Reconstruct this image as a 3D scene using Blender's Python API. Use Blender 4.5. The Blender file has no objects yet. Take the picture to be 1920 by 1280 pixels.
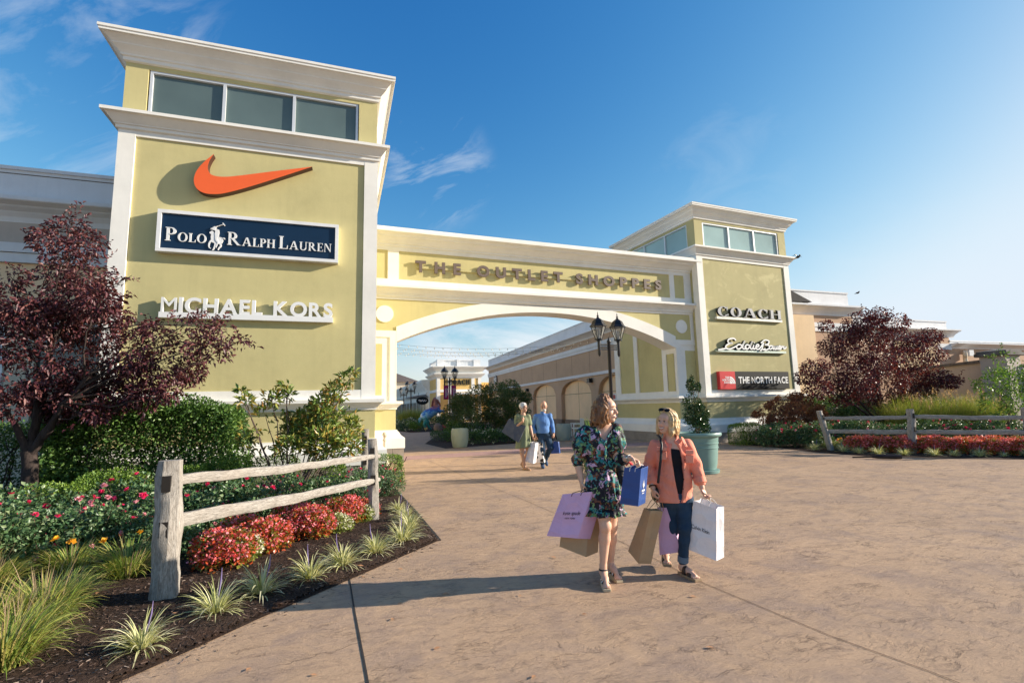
import bpy, bmesh, math, random
import numpy as np
from math import sin, cos, pi, radians, sqrt
from mathutils import Vector, Matrix, Euler, noise
random.seed(7)
SC = bpy.context.scene
COL = SC.collection

# ------------------------------------------------------------------ camera
H = 1.65
YAW, PITCH, ROLL, FPX = 0.332, 0.130, -0.024, 938.4      # FPX: focal length in pixels of a 1920 px wide frame
_r = Vector((cos(YAW), -sin(YAW), 0)); _f = Vector((sin(YAW)*cos(PITCH), cos(YAW)*cos(PITCH), sin(PITCH)))
_u = _r.cross(_f)
R_ = _r*cos(ROLL) + _u*sin(ROLL); U_ = _u*cos(ROLL) - _r*sin(ROLL)
cam = bpy.data.objects.new("camera", bpy.data.cameras.new("camera")); COL.objects.link(cam)
cam.matrix_world = Matrix(((R_.x, U_.x, -_f.x, 0), (R_.y, U_.y, -_f.y, 0), (R_.z, U_.z, -_f.z, H), (0, 0, 0, 1)))
cam.data.sensor_width = 36; cam.data.lens = 36*FPX/1920; cam.data.clip_end = 3000; cam.data.clip_start = 0.05
SC.camera = cam
def at(u, v, Y):
    """point where the sight line of photo pixel (u, v) meets the vertical plane y = Y"""
    d = R_*(u-960) - U_*(v-640) + _f*FPX
    return Vector((0, 0, H)) + d*(Y/d.y)
def gx(u, Y):
    d = at(u, 760, Y); return d.x

# ------------------------------------------------------------------ light
SUNV = Vector((1.0, -0.27, 0.36)).normalized()            # towards the sun
EL = math.asin(SUNV.z)
sun = bpy.data.objects.new("sun", bpy.data.lights.new("sun", 'SUN')); COL.objects.link(sun)
sun.data.energy = 5.0; sun.data.angle = radians(0.53); sun.data.color = (1.0, 0.89, 0.74)
sun.rotation_euler = (-SUNV).to_track_quat('-Z', 'Y').to_euler()
W_ = bpy.data.worlds.new("World"); SC.world = W_; W_.use_nodes = True
SC.view_settings.view_transform = 'Standard'; SC.view_settings.look = 'None'
SC.view_settings.exposure = 0.88; SC.view_settings.gamma = 1
def build_world():
    nt = W_.node_tree; N = nt.nodes; L = nt.links; N.clear()
    out = N.new('ShaderNodeOutputWorld'); bg = N.new('ShaderNodeBackground'); sky = N.new('ShaderNodeTexSky')
    sky.sky_type = 'NISHITA'; sky.sun_disc = False; sky.sun_elevation = EL
    sky.sun_rotation = math.atan2(SUNV.x, SUNV.y); sky.air_density = 1.0; sky.dust_density = 0.9; sky.ozone_density = 1.6; sky.altitude = 200
    tc = N.new('ShaderNodeTexCoord')
    # wisps of cirrus: noise stretched along a slanting direction, thresholded, in a few patches of the sky
    def math_(op, a, b=None, clamp=False):
        m = N.new('ShaderNodeMath'); m.operation = op; m.use_clamp = clamp
        for i, x in enumerate((a, b)):
            if x is None: continue
            if isinstance(x, (int, float)): m.inputs[i].default_value = x
            else: L.new(x, m.inputs[i])
        return m.outputs[0]
    def patch(u, v, wid, gain):
        d = (R_*(u-960) - U_*(v-640) + _f*FPX).normalized()
        dp = N.new('ShaderNodeVectorMath'); dp.operation = 'DOT_PRODUCT'; L.new(tc.outputs['Generated'], dp.inputs[0]); dp.inputs[1].default_value = d
        mr = N.new('ShaderNodeMapRange'); mr.interpolation_type = 'SMOOTHERSTEP'
        L.new(dp.outputs['Value'], mr.inputs['Value']); mr.inputs['From Min'].default_value = cos(wid); mr.inputs['From Max'].default_value = 1; mr.inputs['To Max'].default_value = gain
        return mr.outputs[0]
    def wisps(rot, scale, stretch, lo, hi, detail=9):
        mp = N.new('ShaderNodeMapping'); mp.vector_type = 'TEXTURE'; L.new(tc.outputs['Generated'], mp.inputs[0])
        mp.inputs['Rotation'].default_value = rot; mp.inputs['Scale'].default_value = stretch
        nz = N.new('ShaderNodeTexNoise'); L.new(mp.outputs[0], nz.inputs['Vector']); nz.inputs['Scale'].default_value = scale
        nz.inputs['Detail'].default_value = detail; nz.inputs['Roughness'].default_value = 0.62; nz.inputs['Distortion'].default_value = 0.7
        mr = N.new('ShaderNodeMapRange'); L.new(nz.outputs[0], mr.inputs['Value'])
        mr.inputs['From Min'].default_value = lo; mr.inputs['From Max'].default_value = hi
        return mr.outputs[0]
    w1 = wisps((0.2, -0.75, YAW), 7.0, (2.4, 1.0, 0.55), 0.47, 0.80)
    w2 = wisps((0.0, 0.15, YAW), 3.2, (1.6, 1.0, 0.5), 0.36, 0.66)
    p1 = math_('ADD', patch(70, 230, 0.38, 0.55), math_('ADD', patch(815, 320, 0.13, 0.95), patch(1360, 300, 0.15, 0.12)))
    c1 = math_('MULTIPLY', w1, p1, True)
    c2 = math_('MULTIPLY', w2, math_('ADD', patch(950, 655, 0.24, 1.5), patch(1700, 700, 0.35, 0.2)), True)
    cl = math_('MAXIMUM', c1, c2)
    mx = N.new('ShaderNodeMix'); mx.data_type = 'RGBA'; L.new(cl, mx.inputs['Factor'])
    # film response of the sky: each channel of the physical sky gets its own slope
    sp = N.new('ShaderNodeSeparateColor'); cb = N.new('ShaderNodeCombineColor'); L.new(sky.outputs[0], sp.inputs[0])
    def smin(a, b):
        m = N.new('ShaderNodeMath'); m.operation = 'SMOOTH_MIN'; L.new(a, m.inputs[0]); m.inputs[1].default_value = b; m.inputs[2].default_value = 0.42; return m.outputs[0]
    for ch, (top_, pw, g_) in enumerate(((0.52, 2.30, 16.5), (0.735, 1.28, 6.2), (0.97, 0.72, 4.8))):
        L.new(math_('MULTIPLY', math_('POWER', smin(math_('MULTIPLY', sp.outputs[ch], 0.18), top_), pw), g_), cb.inputs[ch])
    L.new(cb.outputs[0], mx.inputs['A'])
    mx.inputs['B'].default_value = (4.2, 4.45, 4.7, 1)
    L.new(mx.outputs['Result'], bg.inputs['Color']); bg.inputs['Strength'].default_value = 0.114
    L.new(bg.outputs[0], out.inputs['Surface'])
build_world()

# ------------------------------------------------------------------ object helpers
def tag(o, label=None, cat=None, group=None, kind=None):
    if label: o['label'] = label
    if cat: o['category'] = cat
    if group: o['group'] = group
    if kind: o['kind'] = kind
    return o
def thing(name, label, cat, loc=(0, 0, 0), rz=0, group=None):
    o = bpy.data.objects.new(name, None); COL.objects.link(o); o.empty_display_size = 0.2
    o.location = loc; o.rotation_euler = (0, 0, rz)
    return tag(o, label, cat, group)
def copy_tree(o, parent=None):
    kids = [c for c in o.children]
    c = o.copy(); COL.objects.link(c)
    if parent is not None: c.parent = parent
    for k in kids: copy_tree(k, c)
    return c
class MB:
    def __init__(s): s.v = []; s.f = []
    def add(s, vs, fs):
        n = len(s.v); s.v += [tuple(p) for p in vs]; s.f += [tuple(i+n for i in f) for f in fs]; return s
    def box(s, x0, x1, y0, y1, z0, z1):
        return s.add([(x0,y0,z0),(x1,y0,z0),(x1,y1,z0),(x0,y1,z0),(x0,y0,z1),(x1,y0,z1),(x1,y1,z1),(x0,y1,z1)],
                     [(0,3,2,1),(4,5,6,7),(0,1,5,4),(1,2,6,5),(2,3,7,6),(3,0,4,7)])
    def obox(s, M, sx, sy, sz):
        h = [(x*sx/2, y*sy/2, z*sz/2) for z in (-1,1) for x, y in ((-1,-1),(1,-1),(1,1),(-1,1))]
        return s.add([M @ Vector(p) for p in h], [(0,3,2,1),(4,5,6,7),(0,1,5,4),(1,2,6,5),(2,3,7,6),(3,0,4,7)])
    def prism(s, poly, y0, y1, fn=None):
        """poly in (x, z), counter-clockwise seen from the front (-y); y0 front, y1 back"""
        fn = fn or (lambda x, y, z: (x, y, z)); n = len(poly)
        vs = [fn(x, y0, z) for x, z in poly] + [fn(x, y1, z) for x, z in poly]
        fs = [tuple(range(n)), tuple(range(2*n-1, n-1, -1))] + [(i, i+n, (i+1) % n + n, (i+1) % n) for i in range(n)]
        return s.add(vs, fs)
    def strip(s, A, B, y0, y1):
        """solid between two equally long polylines A (lower) and B (upper) in (x, z)"""
        n = len(A); vs = [(x, y0, z) for x, z in A] + [(x, y0, z) for x, z in B] + [(x, y1, z) for x, z in A] + [(x, y1, z) for x, z in B]
        fs = []
        for i in range(n-1):
            fs += [(i, i+1, n+i+1, n+i), (2*n+i, 3*n+i, 3*n+i+1, 2*n+i+1), (i, 2*n+i, 2*n+i+1, i+1), (n+i, n+i+1, 3*n+i+1, 3*n+i)]
        fs += [(0, n, 3*n, 2*n), (n-1, 3*n-1, 4*n-1, 2*n-1)]
        return s.add(vs, fs)
    def ring(s, x0, x1, y0, y1, prof, cap=True):
        """moulding: profile [(out, z)] swept round a rectangle with mitred corners"""
        n = len(prof); vs = []
        for o, z in prof: vs += [(x0-o, y0-o, z), (x1+o, y0-o, z), (x1+o, y1+o, z), (x0-o, y1+o, z)]
        fs = []
        for i in range(n-1):
            for k in range(4): a = 4*i+k; b = 4*i+(k+1) % 4; fs.append((a, b, b+4, a+4))
        if cap: fs += [(3,2,1,0), (4*n-4, 4*n-3, 4*n-2, 4*n-1)]
        return s.add(vs, fs)
    def sweepx(s, x0, x1, prof):
        """closed profile [(y, z)] extruded along x"""
        n = len(prof); vs = [(x0, y, z) for y, z in prof] + [(x1, y, z) for y, z in prof]
        return s.add(vs, [tuple(range(n-1, -1, -1)), tuple(range(n, 2*n))] + [(i, (i+1) % n, (i+1) % n+n, i+n) for i in range(n)])
    def lathe(s, prof, seg=32, c=(0, 0), a0=0):
        n = len(prof); vs = []
        for r, z in prof: vs += [(c[0]+r*cos(a0+2*pi*k/seg), c[1]+r*sin(a0+2*pi*k/seg), z) for k in range(seg)]
        fs = []
        for i in range(n-1):
            for k in range(seg): a = i*seg+k; b = i*seg+(k+1) % seg; fs.append((a, b, b+seg, a+seg))
        fs += [tuple(range(seg-1, -1, -1)), tuple(range((n-1)*seg, n*seg))]
        return s.add(vs, fs)
    def tube(s, pts, rad, seg=6, cap=True):
        pts = [Vector(p) for p in pts]; n = len(pts)
        rad = [rad]*n if isinstance(rad, (int, float)) else rad
        vs = []; ref = None
        for i, p in enumerate(pts):
            t = (pts[min(i+1, n-1)] - pts[max(i-1, 0)]).normalized()
            if ref is None: ref = t.orthogonal().normalized()
            ref = (ref - t*ref.dot(t)); ref = ref.normalized() if ref.length > 1e-6 else t.orthogonal().normalized()
            b = t.cross(ref)
            vs += [p + (ref*cos(2*pi*k/seg) + b*sin(2*pi*k/seg))*rad[i] for k in range(seg)]
        fs = [(i*seg+k, i*seg+(k+1) % seg, (i+1)*seg+(k+1) % seg, (i+1)*seg+k) for i in range(n-1) for k in range(seg)]
        if cap: fs += [tuple(range(seg-1, -1, -1)), tuple(range((n-1)*seg, n*seg))]
        return s.add(vs, fs)
    def ball(s, c, r, seg=10, rings=6, sc=(1, 1, 1)):
        vs = [(c[0], c[1], c[2]-r*sc[2])]
        for i in range(1, rings):
            a = -pi/2 + pi*i/rings
            vs += [(c[0]+r*sc[0]*cos(a)*cos(2*pi*k/seg), c[1]+r*sc[1]*cos(a)*sin(2*pi*k/seg), c[2]+r*sc[2]*sin(a)) for k in range(seg)]
        vs.append((c[0], c[1], c[2]+r*sc[2])); m = len(vs)-1; fs = []
        for k in range(seg):
            fs.append((0, 1+(k+1) % seg, 1+k)); fs.append((m, m-seg+k, m-seg+(k+1) % seg))
        for i in range(rings-2):
            for k in range(seg): a = 1+i*seg+k; b = 1+i*seg+(k+1) % seg; fs.append((a, b, b+seg, a+seg))
        return s.add(vs, fs)
    def xform(s, M, i0=0):
        s.v[i0:] = [tuple(M @ Vector(p)) for p in s.v[i0:]]; return s
    def build(s, name, mat, parent=None, smooth=False, bevel=0, loc=None, keep=False):
        me = bpy.data.meshes.new(name); me.from_pydata(s.v, [], s.f)
        if smooth:
            me.polygons.foreach_set('use_smooth', [True]*len(me.polygons))
            try: me.set_sharp_from_angle(angle=radians(smooth if smooth is not True else 40))
            except Exception: pass
        return link(name, me, mat, parent, bevel, loc)
def link(name, me, mat, parent=None, bevel=0, loc=None):
    o = bpy.data.objects.new(name, me); COL.objects.link(o)
    if mat is not None: me.materials.append(mat)
    if parent is not None: o.parent = parent
    if loc is not None: o.location = loc
    if bevel:
        b = o.modifiers.new('bevel', 'BEVEL'); b.width = bevel; b.segments = 2; b.limit_method = 'ANGLE'; b.angle_limit = radians(35)
    return o
def np_mesh(name, V, F, mat, parent=None, smooth=False):
    """V (n,3), F (m,k) arrays"""
    me = bpy.data.meshes.new(name); V = np.asarray(V, np.float32); F = np.asarray(F, np.int32); k = F.shape[1]
    me.vertices.add(len(V)); me.vertices.foreach_set('co', V.ravel())
    me.loops.add(F.size); me.loops.foreach_set('vertex_index', F.ravel())
    me.polygons.add(len(F)); me.polygons.foreach_set('loop_start', np.arange(len(F), dtype=np.int32)*k)
    me.update(calc_edges=True); me.validate()
    if smooth: me.polygons.foreach_set('use_smooth', np.ones(len(me.polygons), bool))
    return link(name, me, mat, parent)

# ------------------------------------------------------------------ materials
class MT:
    """small node-graph writer"""
    def __init__(s, name):
        s.m = bpy.data.materials.new(name); s.m.use_nodes = True; s.nt = s.m.node_tree; s.N = s.nt.nodes; s.L = s.nt.links
        s.b = s.N['Principled BSDF']; s.o = s.N['Material Output']; s.tc = s.N.new('ShaderNodeTexCoord')
    def put(s, x, sock):
        if isinstance(x, (int, float)): sock.default_value = x
        elif isinstance(x, tuple): sock.default_value = (*x, 1) if len(x) == 3 and sock.type == 'RGBA' else x
        else: s.L.new(x, sock)
    def noise(s, scale, detail=4, rough=0.55, vec=None, dist=0, stretch=None, rot=None, src='Object'):
        v = vec or s.tc.outputs[src]
        if stretch or rot:
            mp = s.N.new('ShaderNodeMapping'); s.L.new(v, mp.inputs[0]); v = mp.outputs[0]
            if stretch: mp.inputs['Scale'].default_value = stretch
            if rot: mp.inputs['Rotation'].default_value = rot
        n = s.N.new('ShaderNodeTexNoise'); s.L.new(v, n.inputs['Vector']); n.inputs['Scale'].default_value = scale
        n.inputs['Detail'].default_value = detail; n.inputs['Roughness'].default_value = rough; n.inputs['Distortion'].default_value = dist
        return n.outputs[0]
    def vor(s, scale, feature='F1', vec=None, rand=1.0, stretch=None, out=0, src='Object'):
        v = vec or s.tc.outputs[src]
        if stretch: mp = s.N.new('ShaderNodeMapping'); s.L.new(v, mp.inputs[0]); mp.inputs['Scale'].default_value = stretch; v = mp.outputs[0]
        n = s.N.new('ShaderNodeTexVoronoi'); n.feature = feature; s.L.new(v, n.inputs['Vector']); n.inputs['Scale'].default_value = scale; n.inputs['Randomness'].default_value = rand
        return n.outputs[out]
    def ramp(s, fac, stops, interp='LINEAR'):
        r = s.N.new('ShaderNodeValToRGB'); s.L.new(fac, r.inputs[0]); e = r.color_ramp.elements; r.color_ramp.interpolation = interp
        while len(e) < len(stops): e.new(0.5)
        for k, (p, c) in enumerate(stops):
            e[k].position = p; e[k].color = (*c, 1) if isinstance(c, tuple) else (c, c, c, 1)
        return r.outputs[0]
    def mix(s, f, a, b, mode='MIX'):
        n = s.N.new('ShaderNodeMix'); n.data_type = 'RGBA'; n.blend_type = mode
        s.put(f, n.inputs['Factor']); s.put(a, n.inputs['A']); s.put(b, n.inputs['B']); return n.outputs['Result']
    def math(s, op, a, b=0.0, clamp=False):
        n = s.N.new('ShaderNodeMath'); n.operation = op; n.use_clamp = clamp; s.put(a, n.inputs[0]); s.put(b, n.inputs[1]); return n.outputs[0]
    def bump(s, h, strength=0.3, dist=0.01, prev=None):
        n = s.N.new('ShaderNodeBump'); s.L.new(h, n.inputs['Height']); n.inputs['Strength'].default_value = strength; n.inputs['Distance'].default_value = dist
        if prev is not None: s.L.new(prev, n.inputs['Normal'])
        return n.outputs[0]
    def fin(s, col=None, rough=None, normal=None, metal=None, spec=None, **kw):
        if col is not None: s.put(col, s.b.inputs['Base Color'])
        if rough is not None: s.put(rough, s.b.inputs['Roughness'])
        if metal is not None: s.put(metal, s.b.inputs['Metallic'])
        if spec is not None: s.put(spec, s.b.inputs['Specular IOR Level'])
        if normal is not None: s.L.new(normal, s.b.inputs['Normal'])
        for k, v in kw.items(): s.put(v, s.b.inputs[k])
        return s.m
def paint(name, col, rough=0.5, var=0.06, metal=0, bump=0.0, bscale=60, spec=0.4):
    t = MT(name); n = t.noise(2.2, 6, 0.6); d = tuple(max(0, c*(1-var*2.2)) for c in col); l = tuple(min(1, c*(1+var)) for c in col)
    c = t.ramp(n, [(0.3, d), (0.7, l)])
    nm = t.bump(t.noise(bscale, 5), bump, 0.004) if bump else None
    return t.fin(c, rough, nm, metal, spec)
def stucco(name, col, streak=0.0, bump=0.5):
    t = MT(name); n = t.noise(0.7, 6, 0.65); c = t.ramp(n, [(0.25, tuple(x*0.86 for x in col)), (0.5, col), (0.8, tuple(min(1, x*1.10) for x in col))])
    if streak > 0:
        p = t.noise(1.1, 7, 0.68, dist=0.6, stretch=(1, 1, 1.6)); pf = t.ramp(p, [(0.54, 0.0), (0.66, 1.0)])
        c = t.mix(t.math('MULTIPLY', pf, streak), c, tuple(min(1, x*1.32+0.03) for x in col))
    if streak >= 0: st = t.noise(3.0, 5, 0.6, stretch=(2.2, 2.2, 0.10)); c = t.mix(t.ramp(st, [(0.48, 0.0), (0.74, 0.13)]), c, tuple(x*0.62 for x in col))
    fine = t.noise(190, 3, 0.6); nm = t.bump(fine, bump, 0.004); nm = t.bump(t.noise(7, 4), 0.10, 0.02, nm)
    return t.fin(c, 0.85, nm, spec=0.25)
def leafmat(name, cols, trans=0.28, rough=0.42, spec=0.45):
    t = MT(name); g = t.N.new('ShaderNodeNewGeometry'); n = len(cols)
    c = t.ramp(g.outputs['Random Per Island'], [(k/max(1, n-1), cc) for k, cc in enumerate(cols)])
    t.fin(c, rough, spec=spec)
    tr = t.N.new('ShaderNodeBsdfTranslucent'); mx = t.N.new('ShaderNodeMixShader'); mx.inputs[0].default_value = trans
    tcol = t.mix(1.0, c, (1.0, 1.0, 0.55), 'MULTIPLY'); t.L.new(tcol, tr.inputs[0])
    t.L.new(t.b.outputs[0], mx.inputs[1]); t.L.new(tr.outputs[0], mx.inputs[2]); t.L.new(mx.outputs[0], t.o.inputs[0])
    return t.m
M = {}
OLIVE = (0.565, 0.50, 0.245)
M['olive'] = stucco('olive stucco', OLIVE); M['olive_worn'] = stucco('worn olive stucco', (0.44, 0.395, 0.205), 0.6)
M['white'] = stucco('white stucco trim', (0.82, 0.80, 0.74), -1, 0.3)
M['white_paint'] = paint('white painted metal', (0.80, 0.80, 0.79), 0.4)
M['black_iron'] = paint('black painted iron', (0.012, 0.012, 0.014), 0.35)
M['frame'] = paint('pale aluminium frame', (0.66, 0.68, 0.70), 0.35, 0.03, 0.2)
def pane_mat(name, col):
    t = MT(name); oi = t.N.new('ShaderNodeObjectInfo'); n = t.noise(0.8, 3, 0.5); v = t.math('ADD', t.math('MULTIPLY', oi.outputs['Random'], 0.5), t.math('MULTIPLY', n, 0.5))
    c = t.ramp(v, [(0.2, tuple(x*0.72 for x in col)), (0.75, tuple(x*1.22 for x in col))]); return t.fin(c, 0.11, t.bump(t.noise(1.6, 2, 0.4), 0.06, 0.05), spec=0.55)
M['frost'] = pane_mat('frosted teal pane', (0.115, 0.16, 0.155)); M['frost_pale'] = pane_mat('frosted pale teal pane', (0.32, 0.45, 0.44))
# ------------------------------------------------------------------ ground
def pave_mat(name, base, dark, purple):
    t = MT(name)
    big = t.noise(0.35, 6, 0.6); mid = t.noise(1.6, 8, 0.68, dist=0.8); fine = t.noise(14, 8, 0.7)
    c = t.ramp(big, [(0.30, tuple(b*0.84+p*0.10 for b, p in zip(base, purple))), (0.52, base), (0.75, tuple(b*1.12 for b in base))])
    c = t.mix(t.ramp(mid, [(0.46, 0.0), (0.68, 0.75)]), c, purple)
    c = t.mix(t.ramp(fine, [(0.52, 0.0), (0.80, 0.45)]), c, dark)
    # slate impressions: drawn-out ridges and broken crack lines
    wob = t.N.new('ShaderNodeMix'); wob.data_type = 'VECTOR'; wob.inputs['Factor'].default_value = 0.16
    t.L.new(t.tc.outputs['Object'], wob.inputs['A'])
    nz = t.N.new('ShaderNodeTexNoise'); nz.inputs['Scale'].default_value = 2.6; nz.inputs['Detail'].default_value = 6; t.L.new(t.tc.outputs['Object'], nz.inputs['Vector']); t.L.new(nz.outputs['Color'], wob.inputs['B'])
    v = wob.outputs['Result']
    e1 = t.vor(2.3, 'DISTANCE_TO_EDGE', v, 1.0, (0.8, 1.9, 1)); e2 = t.vor(5.5, 'DISTANCE_TO_EDGE', v, 1.0, (0.7, 1.8, 1))
    gate = t.noise(3.6, 4, 0.6); gate2 = t.noise(6.5, 4, 0.6)
    k1 = t.math('MULTIPLY', t.ramp(e1, [(0.0, 1.0), (0.014, 0.0)]), t.ramp(gate, [(0.56, 0.0), (0.64, 1.0)]))
    k2 = t.math('MULTIPLY', t.ramp(e2, [(0.0, 1.0), (0.022, 0.0)]), t.ramp(gate2, [(0.57, 0.0), (0.66, 1.0)]))
    k = t.math('MAXIMUM', k1, k2); c = t.mix(t.math('MULTIPLY', k, 0.6), c, tuple(x*0.35 for x in dark))
    # flat slate layers with small broken ledges, their shade darkened into the colour
    def terrace(scale, steps, stretch):
        n_ = t.math('MULTIPLY', t.noise(scale, 9, 0.66, v, 0.0, stretch), steps); fl = t.math('FLOOR', n_); fr_ = t.math('FRACT', n_)
        return t.math('ADD', fl, t.ramp(fr_, [(0.82, 0.0), (1.0, 1.0)])), t.ramp(fr_, [(0.82, 0.0), (0.94, 1.0), (1.0, 0.0)])
    ridge, led1 = terrace(1.5, 6.0, (0.6, 1.6, 1)); ridge2, led2 = terrace(4.6, 5.0, (0.5, 1.7, 1)); pick = t.ramp(t.noise(2.4, 3, 0.5), [(0.48, 0.0), (0.60, 1.0)])
    c = t.mix(t.math('MULTIPLY', t.math('MULTIPLY', led1, pick), 0.55), c, tuple(x*0.6 for x in dark)); c = t.mix(t.math('MULTIPLY', t.math('MULTIPLY', led2, pick), 0.25), c, dark)
    blot = t.noise(6.5, 9, 0.74, v, 0.0, (0.5, 1.5, 1)); c = t.mix(t.ramp(blot, [(0.52, 0.0), (0.66, 0.55)]), c, tuple(a*0.6+b*0.4 for a, b in zip(dark, purple)))
    lite = t.noise(9.0, 8, 0.72, v, 0.0, (0.6, 1.3, 1)); c = t.mix(t.ramp(lite, [(0.56, 0.0), (0.72, 0.5)]), c, tuple(min(1, b*1.28) for b in base)); rough_ = t.noise(38, 8, 0.75)
    spots = t.vor(3.1, 'F1'); c = t.mix(t.ramp(spots, [(0.012, 0.75), (0.028, 0.0)]), c, (0.05, 0.042, 0.038))
    nm = t.bump(ridge, 0.6, 0.006); nm = t.bump(ridge2, 0.5, 0.003, nm); nm = t.bump(blot, 0.55, 0.02, nm); nm = t.bump(rough_, 0.7, 0.007, nm); dash = t.noise(15, 9, 0.72, v, 0.0, (0.45, 2.2, 1)); nm = t.bump(dash, 0.7, 0.014, nm); c = t.mix(t.ramp(dash, [(0.60, 0.0), (0.68, 0.55)]), c, tuple(x*0.75 for x in dark)); nm = t.bump(k, -0.5, 0.008, nm); nm = t.bump(fine, 0.3, 0.004, nm)  # dash: shade of the grazed relief painted as dark streaks, also bumped
    r = t.ramp(mid, [(0.3, 0.9), (0.7, 0.75)])
    return t.fin(c, r, nm, spec=0.15)
M['pave'] = pave_mat('stamped concrete', (0.475, 0.322, 0.206), (0.175, 0.118, 0.085), (0.29, 0.212, 0.172))
M['pave_band'] = pave_mat('mauve stamped band', (0.44, 0.275, 0.235), (0.22, 0.14, 0.12), (0.36, 0.235, 0.23))
def mulch_mat():
    t = MT('shredded bark mulch'); a = t.noise(26, 8, 0.75, stretch=(1, 0.45, 1), dist=1.5); b = t.noise(5, 5, 0.6)
    c = t.ramp(a, [(0.30, (0.008, 0.006, 0.005)), (0.48, (0.034, 0.021, 0.015)), (0.62, (0.085, 0.052, 0.036)), (0.80, (0.20, 0.135, 0.10))])
    c = t.mix(t.ramp(b, [(0.45, 0.0), (0.75, 0.5)]), c, (0.075, 0.036, 0.021))
    return t.fin(c, 0.9, t.bump(a, 1.0, 0.03), spec=0.2)
M['mulch'] = mulch_mat()
MB().box(-160, 160, -60, 260, -0.4, 0.0).build('ground', M['pave'])
tag(bpy.data.objects['ground'], kind='structure')
def sheet(name, poly, z, mat, kind='structure'):
    me = bpy.data.meshes.new(name); bm = bmesh.new(); bm.faces.new([bm.verts.new((x, y, z)) for x, y in poly]); bmesh.ops.triangulate(bm, faces=bm.faces[:]); bm.normal_update()
    for f in bm.faces:
        if f.normal.z < 0: f.normal_flip()
    bm.to_mesh(me); bm.free(); return tag(link(name, me, mat), kind=kind)
def strip_path(name, pts, w, z, mat):
    vs = []; P = [Vector((x, y, 0)) for x, y in pts]
    for i, p in enumerate(P):
        t = (P[min(i+1, len(P)-1)] - P[max(i-1, 0)]).normalized(); n = Vector((-t.y, t.x, 0)); vs += [p+n*w/2, p-n*w/2]
    m = MB(); m.add([(v.x, v.y, z) for v in vs], [(2*i, 2*i+1, 2*i+3, 2*i+2) for i in range(len(P)-1)])
    o = m.build(name, mat); return tag(o, kind='structure')
M['joint'] = paint('dark sealant and edge shade', (0.03, 0.026, 0.024), 0.8)
M['joint_soft'] = paint('worn joint', (0.13, 0.085, 0.06), 0.85)
strip_path('paving_joint', [(0.12, 5.62), (0.15, 4.6), (0.19, 3.6), (0.24, 2.2), (0.25, 1.0)], 0.014, 0.004, M['joint'])
strip_path('paving_joint', [(2.75, 16.4), (2.95, 12), (3.15, 8.6), (3.26, 5.6), (3.20, 4.1), (3.30, 2.85), (3.42, 2.28), (3.55, 1)], 0.008, 0.004, M['joint_soft'])
strip_path('paving_edge_shade', [(1.235, 6.55), (1.205, 8.6), (1.115, 11.7), (1.36, 14.5)], 0.035, 0.0045, M['joint'])  # dark strip painted in for the shadow along the slab edge
sheet('path_band', [(1.6, 17.1), (6.0, 17.25), (13.2, 17.6), (13.4, 19.0), (6.5, 18.75), (1.6, 18.4)], 0.004, M['pave_band'])
BEDL = [(-1.75, 3.2), (-1.28, 4.0), (-0.95, 4.34), (-0.6, 4.73), (0.2, 5.52), (1.22, 6.55), (1.19, 8.6), (1.1, 11.7), (1.35, 14.5), (1.5, 16.7), (0.9, 17.5), (-9, 17.5), (-30, 17.5), (-30, 3.2)]
BEDR = [(14.5, 17.5), (14.75, 16.5), (14.8, 14.6), (14.25, 12.3), (14.35, 10.6), (15.2, 9.42), (16.66, 8.15), (19, 6.7), (26, 4.0), (40, 3.0), (40, 20), (14.5, 20)]
BEDM = [(4.2, 21.0), (3.9, 24.5), (5.6, 31), (7.5, 34), (11.8, 34), (11.5, 24), (9.6, 22.4)]
BEDH = [(4.8, 36.8), (3.8, 45), (5.5, 58), (10.5, 60), (11.2, 42), (9.0, 37.2)]
def inside(poly, X, Y):
    r = np.zeros(X.shape, bool); n = len(poly)
    for i in range(n):
        x1, y1 = poly[i]; x2, y2 = poly[(i+1) % n]
        c = ((y1 > Y) != (y2 > Y)) & (X < (x2-x1)*(Y-y1)/((y2-y1) or 1e-9) + x1); r ^= c
    return r
def edge_dist(poly, X, Y):
    d = np.full(X.shape, 1e9); n = len(poly)
    for i in range(n):
        x1, y1 = poly[i]; x2, y2 = poly[(i+1) % n]; dx, dy = x2-x1, y2-y1
        t = np.clip(((X-x1)*dx + (Y-y1)*dy)/(dx*dx+dy*dy), 0, 1); d = np.minimum(d, np.hypot(X-x1-t*dx, Y-y1-t*dy))
    return d
def waves(X, Y, seed, n=10, lo=3, hi=30):
    rg = np.random.default_rng(seed); h = 0*X
    for _ in range(n):
        k = rg.uniform(lo, hi); a = rg.uniform(0, 2*pi); h = h + np.sin(k*(X*cos(a)+Y*sin(a)) + rg.uniform(0, 6))/k*3
    return h/n
def bed(name, poly, near=None, step=0.045):
    sheet(name, poly, 0.005, M['mulch'])
    if near:                                                   # mounded relief where the camera stands close
        x0, x1, y0, y1 = near; xs = np.arange(x0, x1, step); ys = np.arange(y0, y1, step); X, Y = np.meshgrid(xs, ys)
        d = edge_dist(poly, X, Y); ins = inside(poly, X, Y) & (d > 0.012)
        rg = np.random.default_rng(3); Z = 0.009 + np.clip(d*0.25, 0, 0.035) + 0.02*waves(X, Y, 1) + rg.uniform(0, 0.008, X.shape)
        Z = np.maximum(Z, 0.008)
        ny, nx = X.shape; idx = np.arange(nx*ny).reshape(ny, nx); ok = ins[:-1,:-1] & ins[1:,:-1] & ins[:-1,1:] & ins[1:,1:]
        F = np.stack([idx[:-1,:-1], idx[:-1,1:], idx[1:,1:], idx[1:,:-1]], -1)[ok]
        V = np.stack([X, Y, Z], -1).reshape(-1, 3); o = np_mesh('mulch', V, F, M['mulch'], smooth=True); tag(o, kind='structure')
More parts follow.
